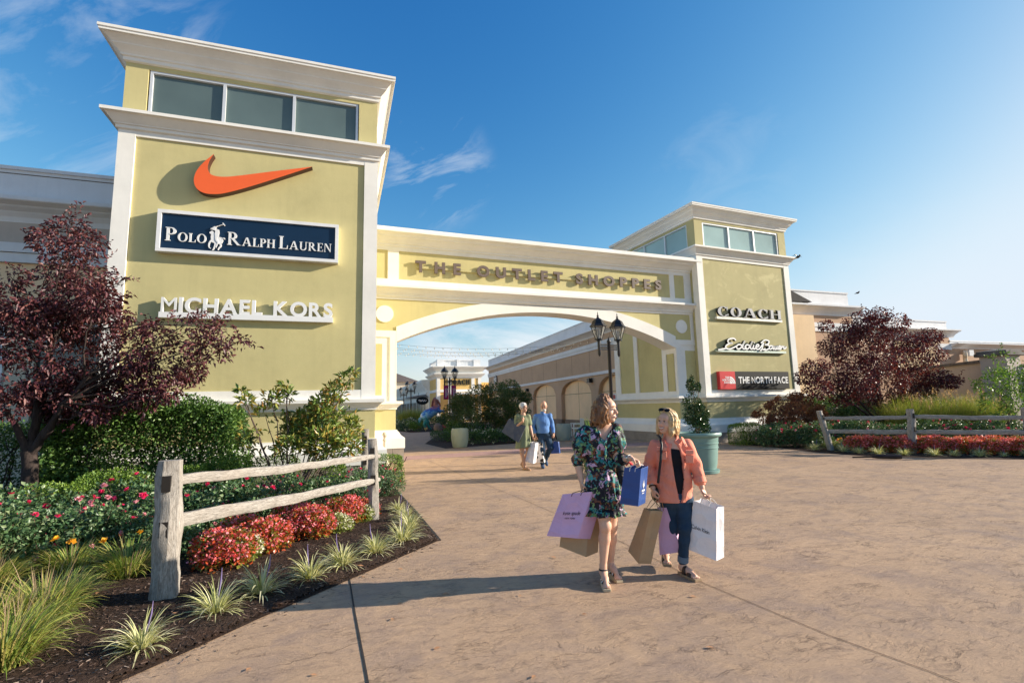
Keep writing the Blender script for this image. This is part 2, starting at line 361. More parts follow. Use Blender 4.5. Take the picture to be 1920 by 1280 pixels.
bed('flower_bed_soil', BEDL, (-4.2, 1.3, 3.2, 12.0)); bed('flower_bed_soil', BEDR); bed('flower_bed_soil', BEDM); bed('flower_bed_soil', BEDH)
def chips():
    rg = np.random.default_rng(5); n = 30000
    X = rg.uniform(-3.6, 1.25, n); Y = 3.3 + rg.beta(1.1, 1.8, n)*8.0
    ins = inside(BEDL, X, Y); d = edge_dist(BEDL, X, Y); ok = (ins & (d > 0.01)) | (~ins & (d < 0.22*rg.uniform(0, 1, n)**2) & (rg.uniform(0, 1, n) < 0.5)); X, Y, ins, d = X[ok], Y[ok], ins[ok], d[ok]; n = len(X)
    Z = np.where(ins, 0.018 + np.clip(d*0.25, 0, 0.035) + 0.02*waves(X, Y, 1), 0.006); a = rg.normal(-0.5, 0.9, n); l = rg.uniform(0.012, 0.042, n); w = rg.uniform(0.003, 0.008, n); tl = rg.normal(0, 0.25, n)*ins
    dx, dy, dz = np.cos(a)*l/2, np.sin(a)*l/2, np.sin(tl)*l/2; px, py = -np.sin(a)*w/2, np.cos(a)*w/2; c = np.stack([X, Y, np.maximum(Z, 0.006)], -1)
    D = np.stack([dx, dy, dz], -1); Pp = np.stack([px, py, rg.uniform(-.003, .003, n)], -1)
    V = np.stack([c-D-Pp, c+D-Pp*0.7, c+D+Pp*0.7, c-D+Pp], 1).reshape(-1, 3); F = np.arange(4*n).reshape(n, 4)
    t = MT('bark chips'); g = t.N.new('ShaderNodeNewGeometry')
    col = t.ramp(g.outputs['Random Per Island'], [(0, (0.012, 0.009, 0.008)), (0.45, (0.04, 0.024, 0.017)), (0.75, (0.10, 0.060, 0.042)), (0.93, (0.20, 0.135, 0.10)), (1, (0.32, 0.25, 0.20))])
    o = np_mesh('bark_chips', V, F, t.fin(col, 0.85)); tag(o, 'loose dark bark chips strewn over the left flower bed', 'mulch', kind='stuff')
chips()

# ------------------------------------------------------------------ the gate: two towers and the arch between them
TW, TD = 5.492, 5.5; Z_BLOCK, Z_PLINTH, Z_LEDGE0, Z_LEDGE, Z_P0, Z_P1, Z_C0, Z_C1, Z_U1, Z_TOP = 0.42, 1.0, 1.66, 1.94, 2.14, 7.76, 7.90, 8.24, 9.56, 10.05
COR2 = [(0.0, 7.88), (0.045, 7.90), (0.045, 7.965), (0.075, 7.98), (0.075, 8.00), (0.10, 8.03), (0.155, 8.10), (0.20, 8.155), (0.215, 8.165), (0.272, 8.168), (0.272, 8.238), (0.25, 8.245), (-0.20, 8.255)]
CORT = [(0.0, 9.50), (0.05, 9.52), (0.05, 9.60), (0.085, 9.615), (0.09, 9.65), (0.13, 9.70), (0.20, 9.765), (0.22, 9.785), (0.225, 9.81), (0.27, 9.86), (0.335, 9.915), (0.35, 9.925), (0.40, 9.928), (0.40, 9.985), (0.42, 9.99), (0.42, 10.05), (0.0, 10.07)]
LEDGE = [(0.0, 1.66), (0.03, 1.67), (0.03, 1.715), (0.055, 1.73), (0.09, 1.775), (0.15, 1.825), (0.165, 1.835), (0.205, 1.84), (0.205, 1.915), (0.19, 1.925), (-0.1, 1.94)]
PLINTH = [(0.26, 0.42), (0.26, 0.74), (0.235, 0.76), (0.19, 0.79), (0.13, 0.85), (0.10, 0.91), (0.085, 0.925), (0.085, 0.945), (0.045, 0.96), (0.045, 1.0), (-0.1, 1.005)]
M['block'] = paint('grey concrete footing', (0.30, 0.26, 0.22), 0.85, 0.10, bump=0.4)
M['shingle'] = paint('dark shingles', (0.03, 0.028, 0.03), 0.8, 0.2, bump=0.6, bscale=25)
def tower(label, loc, rz, wallm, panem):
    t = thing('gate_tower', label, 'tower', loc, rz); w = TW/2; p = 0.323; rc = 0.042
    m = MB(); m.box(-w+rc, w-rc, rc, TD-rc, Z_LEDGE-0.1, 8.1); m.build('wall', wallm, t)
    m = MB(); m.box(-w, w, 0, TD, Z_BLOCK-0.05, Z_LEDGE0+0.05); m.build('base_wall', wallm, t)
    for sx in (-1, 1):
        for y0, y1 in ((0, p), (TD-p, TD)):
            x0, x1 = sorted((sx*w, sx*(w-p))); MB().box(x0, x1, y0, y1, Z_LEDGE-0.03, Z_C0+0.02).build('pilaster', M['white'], t)
    d = 0.004
    for z0, z1 in ((Z_LEDGE-0.03, Z_P0), (Z_P1, Z_C0+0.02)):
        for q in ((-w+p, w-p, d, p), (-w+p, w-p, TD-p, TD-d), (-w+d, -w+p-d, p, TD-p), (w-p+d, w-d, p, TD-p)): MB().box(*q, z0, z1).build('rail', M['white'], t)
    MB().ring(-w, w, 0, TD, LEDGE).build('ledge', M['white'], t)
    MB().ring(-w, w, 0, TD, PLINTH).build('plinth', M['white'], t)
    m = MB(); n = 9
    for k in range(n):
        a, b = -w-0.24+(TW+0.48)*k/n, -w-0.24+(TW+0.48)*(k+1)/n-0.008
        m.box(a, b, -0.24, 0.3, -0.02, 0.425); m.box(a, b, TD-0.3, TD+0.24, -0.02, 0.425)
        a, b = 0.308+(TD-0.616)*k/n, 0.308+(TD-0.616)*(k+1)/n-0.008
        m.box(-w-0.24, -w+0.2, a, b, -0.02, 0.425); m.box(w-0.2, w+0.24, a, b, -0.02, 0.425)
    m.build('footing', M['block'], t)
    MB().ring(-w, w, 0, TD, COR2).build('cornice', M['white'], t)
    i = 0.03; wx0, wx1, wz0, wz1 = -2.28, 2.27, 8.30, 9.40; q = 0.12
    m = MB()                                             # lantern storey: corner piers, sill and lintel round the window openings
    for sx in (-1, 1):
        x0, x1 = sorted((sx*(w-i), sx*2.275))
        m.box(x0, x1, i, w+0.0, 8.2, 9.62); m.box(x0, x1, TD-w, TD-i, 8.2, 9.62)
    m = MB(); e = w-i
    for y0, y1 in ((i, i+q), (TD-i-q, TD-i)):
        m.box(-e, wx0, y0, y1, 8.2, 9.62); m.box(wx1, e, y0, y1, 8.2, 9.62); m.box(wx0, wx1, y0, y1, wz1, 9.62); m.box(wx0, wx1, y0, y1, 8.2, wz0)
    for sx in (-1, 1):
        x0, x1 = sorted((sx*e, sx*(e-q)))
        m.box(x0, x1, i+q, 0.50, 8.2, 9.62); m.box(x0, x1, TD-0.50, TD-i-q, 8.2, 9.62); m.box(x0, x1, 0.50, TD-0.50, wz1, 9.62); m.box(x0, x1, 0.50, TD-0.50, 8.2, wz0)
    m.build('upper_wall', wallm, t)
    def window(face):
        # face: 0 front, 1 back, 2 left, 3 right; frame in the wall opening, three lights
        def P(x0, x1, d0, d1, z0, z1, mm):
            if face == 0: mm.box(x0, x1, i+d0, i+d1, z0, z1)
            elif face == 1: mm.box(x0, x1, TD-i-d1, TD-i-d0, z0, z1)
            else:
                c = TD/2; a, b = (-e+d0, -e+d1) if face == 2 else (e-d1, e-d0); mm.box(a, b, c+x0, c+x1, z0, z1)
        h = 2.25; f = MB(); fw = 0.055
        P(-h, h, 0.02, 0.10, wz1-fw, wz1, f); P(-h, h, 0.02, 0.10, wz0, wz0+fw, f); P(-h, -h+fw, 0.021, 0.10, wz0+fw, wz1-fw, f); P(h-fw, h, 0.021, 0.10, wz0+fw, wz1-fw, f)
        for xm in (-0.76, 0.75): P(xm-0.033, xm+0.033, 0.021, 0.10, wz0+fw, wz1-fw, f)
        fr = f.build('window_frame', M['frame'], t)
        for a, b in ((-h+fw, -0.793), (-0.727, 0.717), (0.783, h-fw)):
            g = MB(); P(a, b, 0.085, 0.095, wz0+fw, wz1-fw, g); g.build('pane', panem, fr)
    for f in range(4): window(f)
    MB().ring(-w+i, w-i, i, TD-i, CORT).build('crown_cornice', M['white'], t)
    m = MB(); o = 0.36; c = TD/2
    m.add([(-w-o, -o, 10.06), (w+o, -o, 10.06), (w+o, TD+o, 10.06), (-w-o, TD+o, 10.06), (0, c, 11.75)], [(0,1,4), (1,2,4), (2,3,4), (3,0,4), (3,2,1,0)])
    m.build('roof', M['shingle'], t)
    return t
LTX, LTY = 0.798-TW/2, 12.424
RT_A = 0.062; RTO = Vector((14.228, 16.962, 0))
towerL = tower('big olive gate tower on the left with an orange tick sign', (LTX, LTY, 0), 0, M['olive'], M['frost'])
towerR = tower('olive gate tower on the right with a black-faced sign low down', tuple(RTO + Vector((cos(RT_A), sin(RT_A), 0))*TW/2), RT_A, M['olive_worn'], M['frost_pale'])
MB().box(-1.95, -1.80, 0.022, 0.041, 2.33, 2.42).build('wall_plate', M['olive'], towerL)

AO = Vector((1.754, 16.988, 0)); A_A = 0.037; AW = 11.506
def arch():
    t = thing('gate_arch', 'long white and olive arch bridging the two gate towers', 'arch', AO, A_A)
    cx, Rin, zc = AW/2, 13.97, -8.80; Rout = 14.42; T = 0.85; xl, xr = -1.0, 12.75
    cur = lambda x, r: zc + sqrt(max(0, r*r-(x-cx)**2))
    n = 48; xs = [AW*k/n for k in range(n+1)]
    lo = [(x, cur(x, Rin)) for x in xs]
    m = MB(); m.strip(lo, [(x, 7.3) for x in xs], 0.035, T-0.035); m.box(xl, 0, 0.035, T-0.035, 0.3, 7.3); m.box(AW, xr, 0.035, T-0.035, 0.3, 7.3); m.build('wall', M['olive'], t)
    # curved white archivolt with its soffit, right through the wall
    m = MB(); xo = [AW*k/n for k in range(n+1)]
    up = [(x, min(cur(x, Rout), 5.42)) for x in xo]; m.strip([(x, z-0.012) for x, z in lo], up, 0.0, T); m.build('archivolt', M['white'], t)
    m = MB()
    # friezes and posts of the white frame
    for f0, f1 in ((0.0, 0.2), (T-0.2, T)):
        d = 0.003 if f0 == 0 else -0.003
        m.box(xl, xr, f0, f1, 5.36, 6.06); m.box(xl, xr, f0, f1, 7.06, 7.30)
        for a, b in ((-0.30, 0.072), (11.378, 11.62), (12.14, 12.5)): m.box(a, b, f0+d, f1+d, 6.06, 7.06)
        for side in (0, 1):
            fx = (lambda x: x) if side == 0 else (lambda x: AW-x)
            def B(a, b, z0, z1, e=0.0):
                x0, x1 = sorted((fx(a), fx(b))); m.box(x0, x1, f0+d+e, f1+d+e, z0, z1)
            B(-1.0, -0.0, 4.06, 4.28); B(-0.21, 0.0, 1.9, 4.06); B(-1.0, -0.21, 3.83, 4.06, 0.03*(1 if f0 == 0 else -1)); B(-0.46, -0.21, 1.9, 3.83, 0.03*(1 if f0 == 0 else -1)); B(-1.0, -0.46, 1.9, 2.13, 0.03*(1 if f0 == 0 else -1))
            if side == 1: B(-0.98, -0.82, 4.28, 5.36)
    # inner faces of the piers
    for x0, x1 in ((-0.02, 0.012), (AW-0.012, AW+0.02)):
        m.box(x0, x1, 0.001, 0.16, 1.9, 3.94); m.box(x0, x1, T-0.16, T-0.001, 1.9, 3.94); m.box(x0, x1, 0.16, T-0.16, 3.72, 3.94); m.box(x0, x1, 0.16, T-0.16, 1.9, 2.14)
    m.build('frame', M['white'], t)
    for side in (0, 1):
        xx = (0, -1.0) if side == 0 else (AW, 12.7); a, b = sorted(xx)
        MB().ring(a, b, 0, T, LEDGE).build('ledge', M['white'], t); MB().ring(a, b, 0, T, PLINTH).build('plinth', M['white'], t)
        m = MB()
        for k in range(4):
            q0 = a-0.24+(b-a+0.48)*k/4; m.box(q0, q0+(b-a+0.48)/4-0.008, -0.24, T+0.24, -0.02, 0.425)
        m.build('footing', M['block'], t)
        MB().box(a+0.005, b-0.005, 0.004, T-0.004, 0.4, 1.70).build('base_wall', M['olive'], t)
    pr = [(0.0, 5.44), (-0.05, 5.46), (-0.05, 5.53), (-0.08, 5.545), (-0.08, 5.57), (-0.13, 5.63), (-0.20, 5.70), (-0.215, 5.715), (-0.30, 5.72), (-0.30, 5.80), (-0.27, 5.812), (0.0, 5.83)]
    m = MB(); m.sweepx(xl, xr, [(y, z) for y, z in pr] + [(0.3, 5.83), (0.3, 5.44)]); m.sweepx(xl, xr, [(T-y, z) for y, z in pr] + [(T-0.3, 5.83), (T-0.3, 5.44)]); m.build('string_course', M['white'], t)
    pr = [(0.0, 7.20), (-0.05, 7.22), (-0.05, 7.28), (-0.09, 7.30), (-0.16, 7.38), (-0.23, 7.44), (-0.25, 7.455), (-0.30, 7.46), (-0.32, 7.50), (-0.38, 7.56), (-0.40, 7.57), (-0.50, 7.575), (-0.50, 7.65), (-0.46, 7.66), (-0.46, 7.735), (-0.40, 7.745)]
    m = MB(); m.sweepx(xl, xr, pr + [(T-y, z) for y, z in reversed(pr)]); m.build('cornice', M['white'], t)
    for cxx in (-0.385, 11.86):
        m = MB(); m.prism([(cxx+0.285*cos(2*pi*k/40), 4.845+0.285*sin(2*pi*k/40)) for k in range(40)], 0.0, 0.12); m.build('roundel', M['white'], t)
    # side wings lining the passage behind the arch
    for side, (x0, x1) in enumerate(((-0.95, -0.08), (AW+0.08, AW+1.15))):
        y1 = 4.75; wm = MB(); wm.box(x0, x1, T, y1, 0.3, 6.4); wm.build('side_wall', M['olive'], t)
        xi = x1 if side == 0 else x0; o = 0.05 if side == 0 else -0.05; a, b = sorted((xi-0.1*(1 if side == 0 else -1), xi+o)); fr = MB()
        for u0, u1 in ((T+0.01, T+0.17), (T+1.95, T+2.25), (y1-0.42, y1+0.02)): fr.box(a, b, u0, u1, 1.9, 6.4)
        fr.box(a+0.002, b-0.002, T+0.17, T+1.95, 1.9, 2.16); fr.box(a+0.002, b-0.002, T+2.25, y1-0.42, 1.9, 2.16); fr.build('side_frame', M['white'], t)
        MB().ring(x0, x1, T+0.2, y1, LEDGE).build('ledge', M['white'], t); MB().ring(x0, x1, T+0.2, y1, PLINTH).build('plinth', M['white'], t)
        m = MB()
        for k in range(10): q0 = T+0.25+(y1-T)*k/10; m.box(x0-0.24, x1+0.24, q0, q0+(y1-T)/10-0.008, -0.02, 0.425)
        m.build('footing', M['block'], t)
    return t
arch_o = arch()
# ------------------------------------------------------------------ lettering
_glyph = {}
def glyph(ch, bold=0.0):
    """outline of one character of the built-in font as a flat mesh, cap height 1"""
    key = (ch, bold)
    if key not in _glyph:
        def mesh_of(s):
            cu = bpy.data.curves.new('t', 'FONT'); cu.body = s; cu.size = 1; cu.offset = bold if s == ch else 0; cu.resolution_u = 5; cu.fill_mode = 'FRONT' if hasattr(cu, 'fill_mode') else cu.fill_mode
            o = bpy.data.objects.new('t', cu); COL.objects.link(o); bpy.context.view_layer.update()
            me = bpy.data.meshes.new_from_object(o.evaluated_get(bpy.context.evaluated_depsgraph_get()))
            v = [tuple(x.co) for x in me.vertices]; f = [tuple(p.vertices) for p in me.polygons]
            bpy.data.objects.remove(o); bpy.data.curves.remove(cu); bpy.data.meshes.remove(me); return v, f
        if 'H' not in _glyph.get('cap', {}): _glyph['cap'] = {'H': max(p[1] for p in mesh_of('H')[0])}
        k = 1/_glyph['cap']['H']; v, f = mesh_of(ch)
        _glyph[key] = ([(p[0]*k, p[1]*k) for p in v], f)
    return _glyph[key]
def solid(v2, f, sx, sz, ox, oz, y0, y1):
    """flat faces -> solid letter with side walls; y0 is the front"""
    bm = bmesh.new(); vs = [bm.verts.new((ox+x*sx, y0, oz+z*sz)) for x, z in v2]
    for q in f:
        try: bm.faces.new([vs[i] for i in q])
        except ValueError: pass
    bmesh.ops.remove_doubles(bm, verts=bm.verts[:], dist=1e-5)
    r = bmesh.ops.extrude_face_region(bm, geom=bm.faces[:]); 
    for e in r['geom']:
        if isinstance(e, bmesh.types.BMVert): e.co.y = y1
    bmesh.ops.recalc_face_normals(bm, faces=bm.faces[:])
    bm.verts.index_update(); m = MB(); m.add([tuple(v.co) for v in bm.verts], [tuple(v.index for v in q.verts) for q in bm.faces]); bm.free(); return m
def line(text, x0, x1, z0, h, y0, y1, bold=0.0, gap=0.14, space=0.45):
    """characters of the built-in font set between x0 and x1; returns [(char, MB)]"""
    items = []; x = 0
    for ch in text:
        if ch == ' ': x += space; continue
        v, f = glyph(ch, 0.0 if ch in 'MNW' else bold); a, b = min(p[0] for p in v), max(p[0] for p in v); items.append((ch, v, f, x-a)); x += b-a+gap
    x -= gap; sx = (x1-x0)/x
    return [(ch, solid(v, f, sx, h, x0+o*sx, z0, y0, y1)) for ch, v, f, o in items]
def merged(parts):
    m = MB()
    for _, p in parts: m.add(p.v, p.f)
    return m
# serif capitals drawn from bars, arcs and diagonals on a unit-high body
def arc(cx, cz, ax, az, bx, bz, a0, a1, n=18):
    o = [(cx+ax*cos(a0+(a1-a0)*k/n), cz+az*sin(a0+(a1-a0)*k/n)) for k in range(n+1)]; i = [(cx+bx*cos(a0+(a1-a0)*k/n), cz+bz*sin(a0+(a1-a0)*k/n)) for k in range(n+1)]
    return ('strip', i, o)
def bar(x0, x1, z0, z1): return ('poly', [(x0, z0), (x1, z0), (x1, z1), (x0, z1)])
def serif(ch, T=0.17, t=0.06, e=0.07):
    s = t*0.8; P = []
    st = lambda x, w=T: [bar(x, x+w, s, 1-s)]
    sf = lambda x, z, w=T: [bar(x-e, x+w+e, z, z+s)]
    if ch in 'PR':
        P += st(e) + sf(e, 0) + [bar(0, e+T+0.1, 1-s, 1)]
        P += [arc(e+T+0.08, 0.735, 0.30, 0.265, 0.30-T, 0.265-t, -pi/2, pi/2), bar(e+T, e+T+0.08, 1-t-0.001, 1-s), bar(e+T, e+T+0.08, 0.47, 0.47+t)]
        w = e+T+0.38
        if ch == 'R': P += [('poly', [(e+T+0.04, 0.47), (e+T+0.42, 0.0), (e+T+0.42+T*1.15, 0.0), (e+T+0.04+T*1.15, 0.47)]), bar(e+T+0.42, e+T+0.62, 0, s)]; w = e+T+0.62
    elif ch == 'O': P += [arc(0.42, 0.5, 0.42, 0.52, 0.42-T, 0.52-t, 0, 2*pi, 40)]; w = 0.84
    elif ch == 'C':
        P += [arc(0.42, 0.5, 0.42, 0.52, 0.42-T, 0.52-t, 0.75, 2*pi-0.70, 34), ('poly', [(0.66, 0.98), (0.66, 0.62), (0.71, 0.62), (0.74, 1.0)]), ('poly', [(0.70, 0.30), (0.70, 0.05), (0.75, 0.05), (0.76, 0.30)])]; w = 0.78
    elif ch == 'L': P += st(e) + sf(e, 1-s) + [bar(0, 0.60, 0, s), ('poly', [(0.54, s), (0.60, s), (0.62, 0.30), (0.59, 0.30)])]; w = 0.62
    elif ch == 'A':
        P += [('poly', [(0.10, s), (0.10+t*1.3, s), (0.44+t, 1.0), (0.40, 1.0)]), ('poly', [(0.40, 1.0), (0.40+T*1.1, 1.0), (0.72+T, s), (0.72-T*0.1, s)]), bar(0.20, 0.66, 0.30, 0.30+t), bar(0.0, 0.26, 0, s), bar(0.60, 0.98, 0, s)]; w = 0.98
    elif ch == 'H': P += st(e) + sf(e, 0) + sf(e, 1-s) + st(e+T+0.36) + sf(e+T+0.36, 0) + sf(e+T+0.36, 1-s) + [bar(e+T, e+T+0.36, 0.49, 0.49+t)]; w = 2*e+2*T+0.36
    elif ch == 'U': P += [bar(e, e+T, 0.30, 1-s), arc(e+0.33, 0.30, 0.33, 0.31, 0.33-T*0.8, 0.31-t*1.2, pi, 2*pi), bar(e+0.66-t*1.3, e+0.66, 0.30, 1-s)] + sf(e, 1-s) + [bar(e+0.54, e+0.78, 1-s, 1)]; w = e+0.78
    elif ch == 'N': P += [bar(e, e+t, s, 1-s), bar(0, e*2+t, 0, s), ('poly', [(e-0.02, 1.0), (e+0.60, 0.0), (e+0.66, 0.0), (e+0.64, 0.16), (e+T*1.1, 1.0)]), bar(e+0.60, e+0.60+t, 0.02, 1-s), bar(e+0.52, e+0.75, 1-s, 1)]; w = e+0.75
    elif ch == 'E': P += st(e) + [bar(0, 0.62, 0, s), bar(0, 0.60, 1-s, 1), bar(e+T, 0.48, 0.48, 0.48+t), ('poly', [(0.57, s), (0.62, s), (0.64, 0.26), (0.61, 0.26)]), ('poly', [(0.57, 0.78), (0.60, 0.78), (0.60, 1-s), (0.55, 1-s)]), bar(0.44, 0.48, 0.40, 0.62)]; w = 0.64
    return P, w
def serif_line(spec, x0, x1, y0, y1, T=0.17, t=0.06, gap=0.10, z0=0):
    """spec: [(char, height)] with None as a space (width); returns [(char, MB)]"""
    lay = []; x = 0
    for ch, h in spec:
        if ch is None: x += h; continue
        P, w = serif(ch, T, t); lay.append((ch, P, x, h)); x += (w+gap)*h
    sx = (x1-x0)/(x-gap*spec[-1][1]); out = []
    for ch, P, ox, h in lay:
        m = MB(); F = lambda q: (x0+(ox+q[0]*h)*sx, z0+q[1]*h)
        for k, p in enumerate(P):
            dy = -0.0012*k
            if p[0] == 'poly': m.prism([F(q) for q in p[1]], y0+dy, y1)
            else: m.strip([F(q) for q in p[1]], [F(q) for q in p[2]], y0+dy, y1)
        out.append((ch, m))
    return out
def spline(pts, n=8):
    P = [Vector((*p, 0)) for p in pts]; P = [P[0]*2-P[1]] + P + [P[-1]*2-P[-2]]; out = []
    for i in range(1, len(P)-2):
        for k in range(n):
            t = k/n; a, b, c, d = P[i-1:i+3]
            q = 0.5*((2*b) + (c-a)*t + (2*a-5*b+4*c-d)*t*t + (3*b-a-3*c+d)*t**3); out.append((q.x, q.y))
    return out + [tuple(P[-2][:2])]
def ribbon(m, pts, w, y0, y1):
    n = len(pts); A = []; B = []
    for i in range(n):
        a, b = pts[max(i-1, 0)], pts[min(i+1, n-1)]; dx, dz = b[0]-a[0], b[1]-a[1]; l = math.hypot(dx, dz) or 1; ww = w(i/(n-1)) if callable(w) else w
        A.append((pts[i][0]+dz/l*ww/2, pts[i][1]-dx/l*ww/2)); B.append((pts[i][0]-dz/l*ww/2, pts[i][1]+dx/l*ww/2))
    m.strip(A, B, y0, y1)
M['orange'] = paint('orange sign face', (0.86, 0.135, 0.03), 0.35, 0.02); M['orange_side'] = paint('dark red sign return', (0.06, 0.018, 0.012), 0.5)
M['navy'] = paint('navy sign panel', (0.006, 0.022, 0.055), 0.3, 0.05); M['letter_white'] = paint('white sign letters', (0.82, 0.82, 0.80), 0.4, 0.02)
M['taupe'] = paint('taupe metal letters', (0.150, 0.112, 0.092), 0.5, 0.04); M['grey_face'] = paint('grey letter faces', (0.30, 0.31, 0.33), 0.4); M['sign_black'] = paint('black sign face', (0.006, 0.009, 0.012), 0.5, spec=0.15)
M['sign_red'] = paint('red sign face', (0.62, 0.05, 0.055), 0.35); M['raceway'] = paint('olive raceway', (0.50, 0.44, 0.20), 0.5); M['letter_side'] = paint('black letter returns', (0.012, 0.012, 0.014), 0.5)
M['shelf'] = paint('cream sign rail', (0.72, 0.70, 0.60), 0.5); M['shelf_mint'] = paint('pale green sign rail', (0.55, 0.66, 0.56), 0.5)
# --- signs on the left tower; local frame: origin at the tower's base centre, y = 0 at the pilaster face, wall panel at y = 0.11
WALL = 0.042
def l_(p): return ((p[0])*1.0055 - LTX, 1.65+(p[1]-1.65)*1.0055)
def sign(name, label, par, cat='sign'):
    t = thing(name, label, cat, par.location, par.rotation_euler.z); return t
S1 = sign('wall_sign', 'big orange curved tick mounted high on the left gate tower', towerL)
top = [(-0.73, 7.445), (-1.6, 7.205), (-2.25, 7.02), (-2.58, 6.945), (-2.80, 6.955), (-2.885, 7.05), (-2.90, 7.17), (-2.87, 7.30), (-2.80, 7.455)]
bot = [(-2.80, 7.455), (-2.98, 7.24), (-3.11, 7.02), (-3.155, 6.80), (-3.10, 6.62), (-2.96, 6.525), (-2.76, 6.515), (-2.50, 6.58), (-1.9, 6.85), (-0.73, 7.445)]
poly = [l_(p) for p in (spline(top, 6)[:-1] + spline(bot, 6)[:-1])][::-1]
MB().prism(poly, -0.155, WALL+0.0).build('sign_body', M['orange_side'], S1); MB().prism(poly, -0.16, -0.1555).build('sign_face', M['orange'], S1)
S2 = sign('wall_sign', 'navy framed sign with white serif letters and a polo rider', towerL)
x0, z0 = l_((-3.80, 5.14)); x1, z1 = l_((-0.105, 6.075)); fy = WALL-0.17; b = 0.075
m = MB(); m.box(x0+0.01, x1-0.01, fy+0.04, WALL, z0+0.01, z1-0.01); m.build('panel', M['navy'], S2)
m = MB(); m.box(x0, x1, fy, WALL-0.001, z0, z0+b); m.box(x0, x1, fy, WALL-0.001, z1-b, z1); m.box(x0, x0+b, fy+0.001, WALL-0.001, z0+b, z1-b); m.box(x1-b, x1, fy+0.001, WALL-0.001, z0+b, z1-b); m.build('frame', M['white_paint'], S2)
zb = l_((0, 5.39))[1]; lp = [('P', 0.30), ('O', 0.20), ('L', 0.20), ('O', 0.20)]; rp = [('R', 0.30)] + [(c, 0.20) for c in 'ALPH'] + [(None, 0.06), ('L', 0.30)] + [(c, 0.20) for c in 'AUREN']
lx0, lx1 = l_((-3.64, 0))[0], l_((-2.86, 0))[0]; rx0, rx1 = l_((-2.45, 0))[0], l_((-0.26, 0))[0]
[m.build('letter', M['letter_white'], S2) for _, m in serif_line(lp, lx0, lx1, fy+0.02, fy+0.042, z0=zb) + serif_line(rp, rx0, rx1, fy+0.02, fy+0.042, z0=zb)]
def rider():
    ox, oz = l_((-2.82, 5.24)); k = 0.00215; m = MB(); n = [0]       # drawn on the photo's 140 x 320 grid
    def pl(*pts):
        n[0] += 1; m.prism([(ox+p[0]*k, oz+(310-p[1])*k) for p in pts][::-1], fy+0.02-0.0012*n[0], fy+0.042)
    def rb(pts, w):
        n[0] += 1; ribbon(m, [(ox+p[0]*k, oz+(310-p[1])*k) for p in spline(pts, 5)], (lambda s: (w[0]+(w[1]-w[0])*s)*k), fy+0.02-0.0012*n[0], fy+0.042)
    pl((22, 195), (40, 190), (80, 175), (110, 165), (130, 172), (136, 195), (128, 225), (108, 240), (80, 238), (55, 232), (32, 225), (20, 210))      # horse trunk
    pl((18, 110), (30, 100), (44, 112), (56, 130), (62, 165), (60, 195), (24, 205), (20, 165), (24, 140), (8, 132), (6, 120))                         # neck and head
    rb([(24, 208), (8, 245), (10, 280), (26, 292)], (16, 7)); rb([(66, 232), (62, 262), (50, 300), (40, 308)], (18, 7)); rb([(108, 230), (116, 258), (100, 282), (92, 304)], (18, 7)); rb([(84, 236), (76, 262), (70, 280)], (14, 7))
    rb([(130, 178), (146, 172), (148, 186)], (8, 4))
    pl((60, 95), (74, 82), (92, 88), (96, 118), (92, 150), (98, 172), (74, 182), (62, 165), (56, 130))                                                # rider's body
    rb([(72, 160), (74, 195), (90, 222), (86, 236)], (22, 10)); pl((38, 66), (48, 54), (64, 58), (68, 74), (58, 86), (40, 84)); rb([(64, 92), (40, 88), (24, 80), (22, 92)], (16, 10)); rb([(28, 74), (66, 56), (134, 24)], (5, 4)); rb([(124, 12), (144, 36)], (10, 10))
    return m
rider().build('rider_emblem', M['letter_white'], S2)
S3 = sign('wall_sign', 'plain white capital letters on a rail under the framed navy sign', towerL)
a, z = l_((-3.64, 3.835)); b_, _ = l_((-0.20, 0))
for ch, m in line('MICHAEL KORS', a, b_, z, 0.315, WALL-0.12, WALL-0.05, 0.030, 0.13, 0.62): m.build('letter', M['letter_white'], S3)
MB().box(a-0.03, b_+0.01, WALL-0.125, WALL, z-0.125, z-0.004).build('rail', M['letter_white'], S3)
# --- name over the arch
S4 = sign('arch_sign', 'spaced taupe capital letters across the olive band of the arch', arch_o)
fx = lambda X: -0.63+(X+0.63)*1.008-1.754
zz = 1.65+(6.33-1.65)*1.008
for word, a, b_ in (('THE', 2.35, 3.96), ('OUTLET', 4.55, 7.98), ('SHOPPES', 8.55, 12.54)):
    for ch, m in line(word, fx(a), fx(b_), zz, 0.365, -0.085, -0.02, 0.045, {3: 0.80, 6: 0.62, 7: 0.58}[len(word)]): m.build('letter', M['taupe'], S4)
MB().box(fx(2.40), fx(12.45), -0.022, 0.0345, zz+0.125, zz+0.215).build('raceway', M['raceway'], S4)
# --- signs on the right tower (local x from its left corner)
def r_(p): return (-15.25+(p[0]+15.25)*1.0068-TW/2, 1.65+(p[1]-1.65)*1.0068)
S5 = sign('wall_sign', 'grey serif capitals with black edges on a cream rail, right tower', towerR)
a, z = r_((0.75, 5.235)); b_, _ = r_((4.50, 0))
for ch, m in serif_line([(c, 0.43) for c in 'COACH'], a, b_, WALL-0.13, WALL-0.05, 0.26, 0.075, 0.14, z): m.build('letter', M['letter_side'], S5)
for ch, m in serif_line([(c, 0.41) for c in 'COACH'], a+0.012, b_-0.012, WALL-0.142, WALL-0.1375, 0.22, 0.05, 0.16, z+0.01): m.build('letter_face', M['grey_face'], S5)
MB().box(a-0.05, b_+0.03, WALL-0.12, WALL, z-0.115, z-0.006).build('rail', M['shelf'], S5)
S6 = sign('wall_sign', 'white handwritten script lettering on a pale green rail, right tower', towerR)
